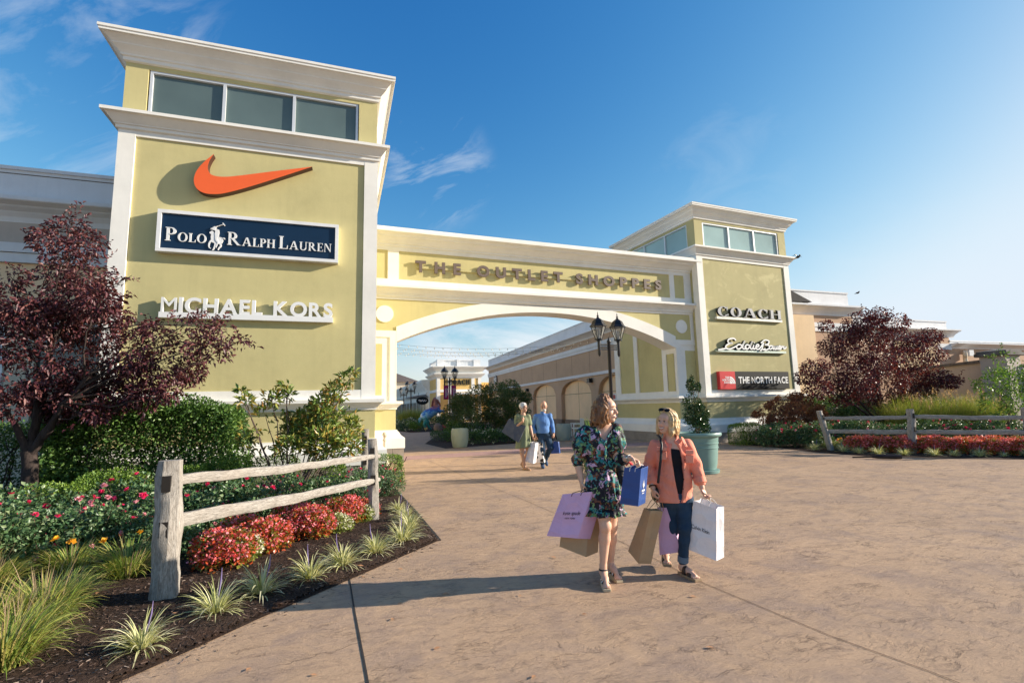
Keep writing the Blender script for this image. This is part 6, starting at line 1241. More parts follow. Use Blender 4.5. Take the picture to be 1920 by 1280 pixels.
def hair_mat(name, a, b, c):
    t = MT(name); n = t.noise(26, 6, 0.6, stretch=(2.6, 2.6, 0.35), dist=0.6); g = t.noise(7, 3, 0.5); col = t.ramp(n, [(0.30, a), (0.52, b), (0.72, c)]); col = t.mix(t.ramp(g, [(0.4, 0.0), (0.7, 0.45)]), col, a); return t.fin(col, 0.42, t.bump(n, 0.7, 0.012), spec=0.45)
def floral_mat():
    t = MT('dark floral cloth'); wob = t.N.new('ShaderNodeMix'); wob.data_type = 'VECTOR'; wob.inputs['Factor'].default_value = 0.10; t.L.new(t.tc.outputs['Object'], wob.inputs['A']); nz = t.N.new('ShaderNodeTexNoise'); nz.inputs['Scale'].default_value = 22; nz.inputs['Detail'].default_value = 4; t.L.new(t.tc.outputs['Object'], nz.inputs['Vector']); t.L.new(nz.outputs['Color'], wob.inputs['B']); v = wob.outputs['Result']
    r1 = t.vor(21, 'F1', v, 1, None, 1); sep = t.N.new('ShaderNodeSeparateColor'); t.L.new(r1, sep.inputs[0]); cells = [(0.0, (0.010, 0.010, 0.018)), (0.34, (0.20, 0.070, 0.035)), (0.46, (0.030, 0.20, 0.20)), (0.60, (0.010, 0.010, 0.018)), (0.66, (0.58, 0.38, 0.54)), (0.78, (0.10, 0.22, 0.09)), (0.87, (0.012, 0.014, 0.03)), (0.94, (0.055, 0.32, 0.32))]
    c = t.ramp(sep.outputs[0], cells, 'CONSTANT'); r2 = t.vor(54, 'F1', v, 1, None, 1); s2 = t.N.new('ShaderNodeSeparateColor'); t.L.new(r2, s2.inputs[0]); c2 = t.ramp(s2.outputs[1], [(0.0, (0.012, 0.012, 0.02)), (0.3, (0.05, 0.26, 0.25)), (0.5, (0.45, 0.28, 0.40)), (0.62, (0.02, 0.02, 0.03)), (0.8, (0.22, 0.34, 0.14))], 'CONSTANT')
    c = t.mix(t.ramp(s2.outputs[0], [(0.62, 0.0), (0.63, 1.0)], 'CONSTANT'), c, c2); nm = t.bump(t.noise(13, 4, 0.5, dist=1.5, stretch=(1.4, 1.4, 0.4)), 0.6, 0.025); return t.fin(c, 0.6, nm, spec=0.3)
M['skin'] = skin_mat('fair skin', (0.70, 0.425, 0.30), (0.66, 0.32, 0.225)); M['skin_tan'] = skin_mat('tanned skin', (0.58, 0.33, 0.215), (0.52, 0.25, 0.165)); M['lip'] = paint('lips', (0.42, 0.10, 0.10), 0.4); M['teeth'] = paint('teeth', (0.78, 0.74, 0.66), 0.3); M['eye_dark'] = paint('dark eyes', (0.025, 0.016, 0.012), 0.2); M['eye_white'] = paint('eye whites', (0.50, 0.45, 0.42), 0.3)
M['hair_brown'] = hair_mat('chestnut hair', (0.07, 0.028, 0.012), (0.24, 0.10, 0.036), (0.52, 0.27, 0.11)); M['hair_blond'] = hair_mat('blond hair', (0.34, 0.20, 0.09), (0.64, 0.44, 0.21), (0.82, 0.66, 0.40)); M['hair_white'] = hair_mat('white hair', (0.42, 0.40, 0.37), (0.66, 0.64, 0.60), (0.80, 0.79, 0.77))
M['floral'] = floral_mat(); M['coral'] = cloth_mat('coral shirt cloth', (0.82, 0.30, 0.205), 0.07, 240, 0.9, 0.75); M['tank'] = cloth_mat('black knit', (0.012, 0.013, 0.018), 0.1); M['denim'] = cloth_mat('blue denim', (0.020, 0.045, 0.085), 0.2, 320, 0.85, 0.6, (0.075, 0.125, 0.185)); M['denim_pale'] = cloth_mat('turned denim cuff', (0.13, 0.18, 0.24), 0.1); M['sage'] = cloth_mat('sage green cloth', (0.22, 0.245, 0.14), 0.12); M['blue_knit'] = cloth_mat('blue knit', (0.13, 0.26, 0.53), 0.1)
M['leather'] = paint('dark brown leather', (0.040, 0.022, 0.016), 0.5); M['cork'] = paint('cork sole', (0.33, 0.23, 0.14), 0.9); M['espadrille'] = paint('rope wedge sole', (0.52, 0.42, 0.28), 0.9, 0.15, bump=0.6); M['black_strap'] = paint('black strap', (0.012, 0.012, 0.015), 0.5); M['silver'] = paint('silver', (0.6, 0.6, 0.6), 0.25, 0.02, 0.9); M['blue_shoe'] = paint('blue canvas shoe', (0.045, 0.085, 0.17), 0.8); M['sandal_tan'] = paint('tan sandal', (0.40, 0.23, 0.11), 0.6); M['beard'] = paint('white beard', (0.62, 0.60, 0.57), 0.9)
class Person:
    def __init__(s, label, foot, h, name='person', extra=(0.55, 0.45), top=1.9):
        s.p = Vector((*ground_xy(*foot), 0)); d = -s.p.xy.normalized(); s.rz = math.atan2(d.x, -d.y); s.t = thing(name, label, 'person', s.p, s.rz); s.h = h; s.ex = extra; s.top = top; s.Mi = Matrix.Rotation(-s.rz, 4, 'Z') @ Matrix.Translation(-s.p)
    def L(s, u, v, dy=0.0):
        """point on the sight line of (u, v) whose distance behind the person's own plane is dy"""
        o = s.Mi @ Vector((0, 0, H)); d = s.Mi.to_3x3() @ (R_*(u-960) - U_*(v-640) + _f*FPX); t = (dy-o.y)/d.y; return np.array(o + d*t)
    def field(s, lo=None, hi=None, h=None): return SDF(lo if lo is not None else (-s.ex[0], -s.ex[1], -0.02), hi if hi is not None else (s.ex[0], s.ex[1], s.top), h or s.h)
    def around(s, pts, m, h=None): pts = np.array(pts); return SDF(pts.min(0)-m, pts.max(0)+m, h or s.h)
def ground_xy(u, v): d = R_*(u-960) - U_*(v-640) + _f*FPX; t = -H/d.z; return d.x*t, d.y*t
def head_frame(yaw, pitch, roll=0):
    """yaw > 0 turns to the viewer's right, pitch > 0 looks up; rows: right, forward, up (in the person frame, facing -y)"""
    m = Euler((0, 0, 0)).to_matrix(); Rm = Matrix.Rotation(yaw, 3, 'Z') @ Matrix.Rotation(-pitch, 3, 'X') @ Matrix.Rotation(roll, 3, 'Y'); return np.array([Rm @ Vector((1, 0, 0)), Rm @ Vector((0, -1, 0)), Rm @ Vector((0, 0, 1))])
def head(F, C, fr, s=1.0, smile=0.0):
    q = lambda x, y, z: np.array(C) + s*(fr[0]*x + fr[1]*y + fr[2]*z)
    F.ell(q(0, -0.012, 0.025), (0.074*s, 0.094*s, 0.098*s), 0.02, fr); F.ell(q(0, 0.030, -0.045), (0.058*s, 0.060*s, 0.074*s), 0.03, fr); F.ell(q(0, 0.072, -0.095), (0.024*s, 0.020*s, 0.018*s), 0.03, fr); F.ell(q(0, 0.062, 0.035), (0.05*s, 0.026*s, 0.035*s), 0.03, fr)
    for x in (-1, 1): F.ell(q(0.040*x, 0.062, -0.030), (0.024*s, 0.022*s, 0.022*s), 0.03, fr); F.ell(q(0.030*x, 0.098, 0.006), (0.017*s, 0.013*s, 0.011*s), 0.008, fr, True); F.ell(q(0.076*x, -0.012, -0.012), (0.011*s, 0.020*s, 0.032*s), 0.008, fr)
    F.cone(q(0, 0.082, 0.014), q(0, 0.113, -0.024), 0.009*s, 0.0125*s, 0.012); F.ell(q(0, 0.100, -0.030), (0.017*s, 0.011*s, 0.009*s), 0.008, fr); F.ell(q(0, 0.086, -0.060), (0.024*s, 0.013*s, 0.012*s), 0.012, fr); return q
def face_parts(P, q, fr, s, brow, smile=0.0, closed=False):
    for x in (-1, 1):
        e = MB().ball(q(0.030*x, 0.0855, 0.006), 0.0095*s, 10, 7, (1, 1, 0.8)).build('eye', M['eye_white'], P.t, smooth=60); m = MB(); m.ball(q(0.030*x, 0.0925, 0.006 if not closed else 0.003), 0.0052*s, 8, 6); m.build('iris', M['eye_dark'], e, smooth=60)
        m = MB(); m.tube([q(0.018*x, 0.094, 0.012-0.006*closed), q(0.030*x, 0.099, 0.016-0.010*closed), q(0.042*x, 0.092, 0.011-0.006*closed)], 0.0022*s, 5); m.build('lashes', M['eye_dark'], e, smooth=60)
        m = MB(); m.tube([q(0.014*x, 0.098, 0.030), q(0.030*x, 0.098, 0.036), q(0.048*x, 0.084, 0.030)], [0.0025*s, 0.0036*s, 0.0018*s], 5); m.build('eyebrow', brow, P.t, smooth=60)
    w = 0.023+0.008*smile; z0 = -0.060; lift = 0.010*smile; op = 0.016*max(0, smile-0.4)
    up = [q(-w, 0.086, z0+lift), q(-w*0.5, 0.099, z0+0.002+lift*0.2), q(0, 0.1015, z0+0.001), q(w*0.5, 0.099, z0+0.002+lift*0.2), q(w, 0.086, z0+lift)]; lo = [q(-w, 0.086, z0+lift), q(-w*0.5, 0.097, z0-0.006-op*0.7), q(0, 0.0995, z0-0.009-op), q(w*0.5, 0.097, z0-0.006-op*0.7), q(w, 0.086, z0+lift)]
    m = MB(); m.tube(up, [0.0012, 0.0036*s, 0.004*s, 0.0036*s, 0.0012], 6); m.build('upper_lip', M['lip'], P.t, smooth=60); m = MB(); m.tube(lo, [0.0012, 0.0042*s, 0.005*s, 0.0042*s, 0.0012], 6); m.build('lower_lip', M['lip'], P.t, smooth=60)
    if smile > 0.4: m = MB(); m.tube([a*0.62+b*0.38 for a, b in zip(up, lo)], [0.001, 0.0048*s+op*0.15, 0.0055*s+op*0.15, 0.0048*s+op*0.15, 0.001], 6); m.build('teeth', M['teeth'], P.t, smooth=60)
def hand(F, wr, dirv, side, curl, s=1.0, grip=1.0):
    """palm from the wrist along dirv; side: towards the thumb; curl: the way the fingers bend"""
    d = unit(np.array(dirv, float)); a = unit(np.array(side, float)); a = unit(a-d*(a@d)); c = np.array(curl, float); c = unit(c-d*(c@d)-a*(c@a)); fr = np.array([a, c, d]); w = np.array(wr, float)
    F.ell(w+d*0.045*s, (0.038*s, 0.016*s, 0.050*s), 0.012, fr)
    for k, (o, L) in enumerate(((0.026, 0.92), (0.009, 1.0), (-0.009, 0.94), (-0.026, 0.78))):
        p0 = w+d*0.082*s+a*o*s; p1 = p0+unit(d*(1-0.35*grip)+c*0.75*grip)*0.036*s*L; p2 = p1+unit(c*(1-0.25*grip)-d*0.55*grip+d*(1-grip)*0.8)*0.026*s*L; p3 = p2+unit(-d*0.9*grip-c*0.55*grip+(1-grip)*(d+c*0.6)+a*0.01)*0.020*s*L
        F.path([p0, p1, p2, p3], [0.0092*s, 0.0086*s, 0.0078*s, 0.0066*s], 0.004)
    t0 = w+d*0.030*s+a*0.030*s; t1 = t0+unit(a*0.45+d*0.7+c*0.45)*0.036*s; t2 = t1+unit(d*0.75+c*0.8-a*0.35)*0.028*s; F.path([t0, t1, t2], [0.0125*s, 0.0098*s, 0.0078*s], 0.006); return w+d*0.095*s+c*0.022*s
def bag(name, label, P, fr, depth, mat, handle_mat, hold=None, text=None, fold=True, group=None, crest=None):
    """paper carrier: fr = (TL, TR, BR, BL) of its front as (u, v, dy) sight points, depth = vector from the front to the back face, both in the holder's frame"""
    t = thing(name, label, 'shopping bag', P.p, P.rz, group); c = [P.L(*q) for q in fr]; g = np.array(depth, float); e = (c[0]+c[1]+c[2]+c[3])/4+g/2; c = [x for x in c]; b = [x+g for x in c]
    # gusseted sides: pinched in half way
    mR = (c[1]+b[1])/2 - unit(c[1]-c[0])*(0.0 if crest else 0.02); mL = (c[0]+b[0])/2 + unit(c[1]-c[0])*0.02; rB = (c[2]+b[2])/2; lB = (c[3]+b[3])/2; kR = c[2]*0.0+(mR*0.33+rB*0.67); kL = (mL*0.33+lB*0.67)
    V = c + b + [mR, mL, rB, lB, kR, kL]; Fs = [(3, 2, 1, 0), (4, 5, 6, 7), (1, 2, 12), (2, 10, 12), (1, 12, 8), (8, 12, 5), (12, 6, 5), (12, 10, 6), (0, 9, 13), (0, 13, 3), (13, 11, 3), (9, 4, 13), (4, 7, 13), (13, 7, 11), (3, 11, 10, 2), (11, 7, 6, 10)]
    n = 5; m = MB(); m.add(V, Fs); o = m.build('paper_body', mat, t); sd = o.modifiers.new('thick', 'SOLIDIFY'); sd.thickness = 0.003; sd.offset = -1; bv = o.modifiers.new('soft', 'BEVEL'); bv.width = 0.0015
    hp = np.array(hold) if hold is not None else (c[0]+c[1])/2+np.array([0, 0, 0.12]); nf = unit(np.cross(c[1]-c[0], c[3]-c[0]))
    for A, B, off in ((c[0], c[1], 0.004), (b[0], b[1], -0.004)):
        p0, p1 = A+(B-A)*0.34, A+(B-A)*0.66; top = hp + (p1-p0)*0.0; dn = unit((c[3]-c[0])); q0 = p0+dn*0.03; q1 = p1+dn*0.03; e0 = top-unit(B-A)*0.022; e1 = top+unit(B-A)*0.022; m = MB(); m.tube([q0, p0, p0*0.45+e0*0.55-unit(B-A)*0.012, e0, top+np.array([0, 0, 0.008]), e1, p1*0.45+e1*0.55+unit(B-A)*0.012, p1, q1], 0.0035, 6); m.build('handle', handle_mat, t, smooth=60)
    if crest:
        S = lambda a, z: tuple(c[2]*(1-a)*(1-z)+b[2]*a*(1-z)+c[1]*(1-a)*z+b[1]*a*z + unit(np.cross(g, c[1]-c[2]))*(0.004 if unit(np.cross(g, c[1]-c[2])) @ (c[1]-c[0]) > 0 else -0.004)); m = MB()
        for x0, z0, x1, z1 in ((.5, .44, .38, .60), (.5, .46, .50, .68), (.5, .44, .64, .58)): m.add([S(x0, z0), S((x0+x1)/2-.05, (z0+z1)/2), S(x1, z1), S((x0+x1)/2+.05, (z0+z1)/2)], [(0, 1, 2, 3)])
        m.add([S(.30, .36), S(.70, .36), S(.70, .41), S(.30, .41)], [(0, 1, 2, 3)]); m.add([S(.36, .30), S(.64, .30), S(.64, .32), S(.36, .32)], [(0, 1, 2, 3)]); m.build('crest', crest, t)
    if text:
        X = c[1]-c[0]; Yv = c[0]-c[3]; nrm = unit(np.cross(X, Yv)); nrm = nrm if nrm[1] < 0 else -nrm
        for txt, x0, x1, z0, hh, tm, bold in text:
            g_ = merged(line(txt, 0, 1, 0, 1, -1, 0, bold, 0.10, 0.42)); vs = []
            for x, y, z in g_.v: fx_ = x0+(x1-x0)*x; fz = z0+hh*z; vs.append(tuple(c[3]*(1-fx_)*(1-fz)+c[2]*fx_*(1-fz)+c[0]*(1-fx_)*fz+c[1]*fx_*fz + nrm*(0.0022 if y > -0.5 else 0.0030)))
            MB().add(vs, g_.f).build('lettering', tm, t)
    return t
def paper(name, c, rough=0.6): t = MT(name); n = t.noise(6, 6, 0.6); return t.fin(t.ramp(n, [(0.3, tuple(x*0.93 for x in c)), (0.7, tuple(min(1, x*1.04) for x in c))]), rough, t.bump(t.noise(9, 5, 0.6, dist=1.0), 0.30, 0.02, t.bump(t.vor(6.5, 'F1', None, 1.0), 0.5, 0.05)), spec=0.3)
M['lilac_paper'] = paper('lilac paper', (0.62, 0.42, 0.68)); M['kraft'] = paper('kraft paper', (0.42, 0.29, 0.17)); M['pink_paper'] = paper('orchid paper', (0.66, 0.42, 0.62)); M['navy_paper'] = paper('blue paper', (0.035, 0.085, 0.28), 0.45); M['white_paper'] = paper('white paper', (0.80, 0.77, 0.78)); M['slate_paper'] = paper('slate paper', (0.075, 0.085, 0.11)); M['ink'] = paint('black ink', (0.012, 0.012, 0.014), 0.6); M['rope_white'] = paint('white paper cord', (0.75, 0.72, 0.70), 0.8); M['rope_dark'] = paint('dark cord', (0.05, 0.05, 0.055), 0.8); M['rope_kraft'] = paint('kraft cord', (0.42, 0.29, 0.16), 0.8)
t_ = MT('cow print paper'); M['cow'] = t_.fin(t_.ramp(t_.noise(9, 2, 0.4), [(0.50, (0.75, 0.72, 0.68)), (0.52, (0.02, 0.018, 0.016))], 'CONSTANT'), 0.6)

# ---- woman in the floral dress
def woman_floral():
    P = Person('woman with wavy chestnut hair in a short dark floral dress, carrying bags', (1133, 1093), 0.0045, extra=(0.42, 0.40), top=1.82); L = P.L; fr = head_frame(1.10, -0.08); C = L(1136, 767, 0.0)
    nk = L(1131, 802, 0.01); shR, shL = L(1096, 811, 0.01), L(1154, 807, 0.02); ch = L(1127, 832, 0.0); ws = L(1127, 873, 0.0); hp = L(1130, 912, 0.01)
    eR, wR = L(1083, 866, 0.02), L(1090, 900, -0.02); eL, wL = L(1159, 862, -0.04), L(1182, 858, -0.16)
    hR, kR, aR = L(1125, 915, -0.01), L(1135, 985, -0.07), L(1131, 1061, -0.02); hL, kL, aL = L(1143, 915, 0.03), L(1147, 985, 0.06), L(1143, 1066, 0.20)
    F = P.field(); q = head(F, C, fr, 1.02)
    F.cone(q(0, -0.02, -0.07), nk+(0, 0.01, -0.01), 0.050, 0.056, 0.03); F.ell(ch, (0.155, 0.10, 0.17), 0.05); F.ell(ws, (0.128, 0.095, 0.13), 0.06); F.ell(hp, (0.165, 0.12, 0.13), 0.06); F.cone(shR, shL, 0.055, 0.055, 0.05)
    F.path([shR, eR, wR], [0.052, 0.041, 0.026], 0.02); F.path([shL, eL, wL], [0.052, 0.041, 0.026], 0.02)
    F.path([hR, (hR+kR)/2, kR], [0.095, 0.078, 0.053], 0.02); F.path([hL, (hL+kL)/2, kL], [0.095, 0.078, 0.053], 0.02)
    for k, a in ((kR, aR), (kL, aL)): F.path([k, k+(a-k)*0.32+np.array((0, 0.02, 0)), a], [0.050, 0.053, 0.031], 0.02); F.ell(k+np.array((0, -0.018, 0.0)), (0.040, 0.035, 0.048), 0.03)
    gR = hand(F, wR, (0.03, -0.02, -1), (0.25, -1, 0), (0.9, 0.2, 0), 0.98); gL = hand(F, wL, (0.85, -0.35, -0.38), (-0.3, -0.8, 0.3), (-0.35, 0.1, -1), 0.98)
    fR = unit(np.array((0.12, -0.95, 0))); fL = unit(np.array((0.42, -0.9, 0)))
    for a, f, z in ((aR, fR, 0.0), (aL, fL, 0.02)):
        b = np.array((a[0], a[1], 0)); F.path([a, b+np.array((0, 0.01, 0.105+z)), b+f*0.09+np.array((0, 0, 0.075+z*0.6)), b+f*0.165+np.array((0, 0, 0.045))], [0.031, 0.036, 0.030, 0.022], 0.02)
        s_ = np.array((-f[1], f[0], 0))
        for j, o in enumerate((-0.026, -0.012, 0.002, 0.014, 0.026)): F.cone(b+f*0.155+s_*o+np.array((0, 0, 0.043)), b+f*(0.195-abs(o-0.008)*0.5)+s_*o*1.1+np.array((0, 0, 0.035)), 0.009, 0.008, 0.006)
    F.mesh('body', M['skin'], P.t); face_parts(P, q, fr, 1.02, M['hair_brown'], 0.45, True)
    # dress
    D = P.field((-0.42, -0.34, 0.62), (0.42, 0.34, 1.60)); hem = L(1133, 951, 0.0)
    D.ell(ch+np.array((0, 0, 0.01)), (0.170, 0.122, 0.165), 0.05); D.cone(shR, shL, 0.062, 0.062, 0.05); D.ell(ws+np.array((0, 0, 0.02)), (0.150, 0.110, 0.10), 0.06); D.cone(ws+np.array((0, 0, -0.01)), hp, 0.128, 0.160, 0.04, sq=((0, 1, 0), 0.80)); D.cone(hp, hem+np.array((0, 0.01, 0)), 0.162, 0.178, 0.04, sq=((0, 1, 0), 0.82))
    pl = lambda x, y, z: 0.006*np.sin(np.arctan2(x, y)*13+z*6)
    for sh, el in ((shR, eR), (shL, eL)): D.ell(sh*0.52+el*0.48+np.array((0, 0, 0.02)), (0.082, 0.085, 0.135), 0.03, None, False, lambda x, y, z: 0.0055*np.sin(x*70+z*16+y*40)); D.cone(sh, sh*0.6+el*0.4, 0.066, 0.08, 0.03)
    D.cone(eR+np.array((0, 0, 0.025)), eR+np.array((0.0, -0.003, -0.012)), 0.062, 0.050, 0.012); D.cone(eL*0.8+wL*0.2, eL*0.62+wL*0.38, 0.060, 0.048, 0.012)
    zb = ws[2]-0.02; hz_ = hem[2]
    D.warp(lambda X, Y, Z: np.where(Z < zb, 0.010*np.clip((zb-Z)/0.22, 0, 1)*np.sin(np.arctan2(X-hp[0], Y-hp[1])*15 + np.sin(Z*20)), 0.0035*np.sin(X*60+np.sin(Z*30)*2)*np.clip((Z-zb)/0.1, 0, 1)) - 0.012*np.exp(-((Z-(hz_+0.075))/0.012)**2) + 0.012*np.exp(-((Z-zb)/0.016)**2))
    v0 = nk+np.array((0.012, -0.09, 0.03)); v1 = ch+np.array((0.035, -0.17, -0.005)); D.cone(v0, v1, 0.092, 0.020, 0.0, True); D.cone(nk+np.array((0, 0, 0.09)), nk+np.array((0, -0.01, -0.015)), 0.08, 0.060, 0.01, True)
    D.cut(hem, (0.05, 0, -1)); D.mesh('dress', M['floral'], P.t)
    R = MB(); n = 70; vs = []
    for i in range(n+1):
        a = 2*pi*i/n; w = 0.012*sin(a*17)
        for r, z in ((0.170, 0.004), (0.188+w, -0.035), (0.200+1.5*w, -0.062)): vs.append((hem[0]+r*sin(a)*1.0, hem[1]+0.01+r*0.84*cos(a), hem[2]+z+0.005*sin(a*9)))
    R.add(vs, [(3*i+k, 3*i+3+k, 3*i+4+k, 3*i+1+k) for i in range(n) for k in range(2)]); o = R.build('hem_ruffle', M['floral'], P.t, smooth=70); sd = o.modifiers.new('t', 'SOLIDIFY'); sd.thickness = 0.003
    for pts, w in (([nk+np.array((-0.062, -0.02, 0.0)), nk+np.array((-0.045, -0.085, -0.03)), ch+np.array((0.0, -0.125, 0.06)), v1+np.array((0, 0.042, 0)), ws+np.array((0.045, -0.118, 0.03))], 1), ([nk+np.array((0.068, -0.01, 0.005)), nk+np.array((0.072, -0.075, -0.03)), ch+np.array((0.06, -0.122, 0.06)), v1+np.array((0, 0.042, 0))], -1)):
        m = MB(); S = limb(m, [Vector(x) for x in pts], 0.010, 0.010, np.random.default_rng(3), 0.004, 7); m.build('neck_ruffle', M['floral'], P.t, smooth=60)
    m = MB(); m.tube([eL*0.66+wL*0.34+np.array((0, 0, 0.0)), eL*0.45+wL*0.55], [0.058, 0.050], 16); m.build('cuff', M['tank'], P.t, smooth=60)
    # hair: overlapping wavy locks from the crown down to the shoulder
    G = P.around([C], 0.27, 0.0045); rg = np.random.default_rng(8); G.ell(q(0, -0.030, 0.040), (0.088, 0.098, 0.098), 0.02, fr)
    for i in range(64):
        a = rg.uniform(-2.45, 1.55); s0 = q(0.03*sin(a), -0.02+0.02*rg.uniform(-1, 1), 0.125); bx, by = sin(a), -cos(a); rad = 0.084; ln = rg.uniform(0.225, 0.285)*(1 if abs(a) < 2.0 else 0.9)
        if by > 0.55: by = 0.55
        ph = rg.uniform(0, 6); pts = [s0]
        for k in range(1, 8): f = k/7; wv = 0.020*sin(ph+f*8)*f; r = rad*min(1, f*3.2)*(1+0.20*f); pts.append(q(bx*r+wv, by*r*1.02-0.015+wv, 0.118-0.02*f*3*(f < .3)-ln*f*1.05))
        G.path(pts, [0.018, 0.021, 0.022, 0.021, 0.020, 0.018, 0.014, 0.006], 0.008)
    G.ell(q(0.0, 0.110, -0.040), (0.068, 0.075, 0.088), 0.012, fr, True); G.warp(lambda X, Y, Z: 0.0030*np.sin(X*150+Y*120+np.sin(Z*38)*2.6)); G.mesh('hair', M['hair_brown'], P.t)
    # wedge sandals
    for a, f, lift in ((aR, fR, 0), (aL, fL, 0.0)):
        b = np.array((a[0], a[1], 0)); s_ = np.array((-f[1], f[0], 0)); m = MB(); n = 14; top = []; bot = []
        for side in (1, -1):
            for i in (range(n+1) if side == 1 else range(n, -1, -1)): x = -0.055+0.262*i/n; w = 0.036*(1-abs((i/n-0.62)/0.75)**2.6)+0.004; top.append(b+f*x+s_*w*side+np.array((0, 0, 0.072-0.046*np.clip((x+0.02)/0.17, 0, 1)))); bot.append(b+f*x+s_*w*side+np.array((0, 0, 0.002)))
        k = len(top); m.add(top+bot, [tuple(range(k)), tuple(range(2*k-1, k-1, -1))] + [(i, i+k, (i+1) % k+k, (i+1) % k) for i in range(k)]); sh = m.build('wedge_sole', M['espadrille'], P.t, bevel=0.004)
        m = MB(); an = b+np.array((0, 0, 0.13)); m.tube([an+0.036*np.array((cos(t), sin(t), 0.0)) for t in np.linspace(0, 2*pi, 14)], 0.0075, 6); m.tube([b-f*0.045+np.array((0, 0, 0.075)), b-f*0.04+np.array((0, 0, 0.125))], 0.011, 6); m.build('ankle_strap', M['black_strap'], P.t, smooth=60)
        for j, (xa, xb, mt) in enumerate(((0.055, 0.125, 'white_paint'), (0.075, 0.145, 'black_strap'), (0.125, 0.055, 'white_paint'), (0.150, 0.085, 'black_strap'))): m = MB(); m.tube([b+f*xa-s_*0.036+np.array((0, 0, 0.055)), b+f*(xa+xb)/2+np.array((0, 0, 0.098-0.22*((xa+xb)/2-0.07))), b+f*xb+s_*0.036+np.array((0, 0, 0.05))], 0.0055, 6); m.build('toe_strap', M[mt], P.t, smooth=60)
    m = MB(); ax = unit(wL-eL); m.tube([wL-ax*0.03+0*ax, wL-ax*0.005], [0.033, 0.031], 14); m.build('bracelet', M['silver'], P.t, smooth=60)
    # black woven handbag on the far forearm
    hb = thing('handbag', 'black woven handbag hanging behind the floral dress', 'handbag', P.p, P.rz); c = L(1163, 893, 0.10); G = P.around([c], 0.2, 0.006); G.ell(c, (0.075, 0.13, 0.125), 0.01, None, False, lambda x, y, z: 0.003*np.sin(z*180)*np.sin(y*180)); G.mesh('body', M['black_strap'], hb); m = MB(); m.tube([c+np.array((0, -0.07, 0.09)), c+np.array((0.02, -0.05, 0.17)), c+np.array((0.02, 0.0, 0.20)), c+np.array((0, 0.06, 0.10))], 0.007, 6); m.build('strap', M['black_strap'], hb, smooth=60)
    m = MB(); cc = Vector(L(1180, 868, 0.0)); m.tube([cc+Vector((-.03, 0, -.02)), cc+Vector((-.005, -.02, .02)), cc+Vector((.02, 0, -.01)), cc+Vector((.03, .02, -.05))], [.008, .02, .016, .004], 7); m.build('scarf', M['sign_red'], hb, smooth=60)
    bag('paper_bag', 'kraft paper bag hanging behind the lilac bag', P, ((1058, 948, 0.02), (1108, 940, 0.02), (1099, 1044, 0.0), (1049, 1024, 0.02)), (0.11, 0.10, 0.02), M['kraft'], M['rope_kraft'], gR)
    bag('paper_bag', 'lilac paper bag with black lettering held by the woman in the floral dress', P, ((1055, 926, -0.10), (1109.5, 921.5, -0.12), (1083, 1009, -0.08), (1025, 1004, -0.06)), (0.115, 0.11, -0.03), M['lilac_paper'], M['rope_dark'], gR, [('kate spade', 0.27, 0.84, 0.505, 0.085, M['ink'], 0.0), ('NEW YORK', 0.38, 0.72, 0.41, 0.034, M['ink'], 0.0)])
    bag('paper_bag', 'blue paper bag with white crest on its end between the two women', P, ((1170.5, 876.5, -0.20), (1202, 878.5, -0.22), (1196.5, 949, -0.20), (1162, 944, -0.18)), (0.075, 0.12, 0.01), M['navy_paper'], M['rope_white'], gL, crest=M['rope_white'])
woman_floral()

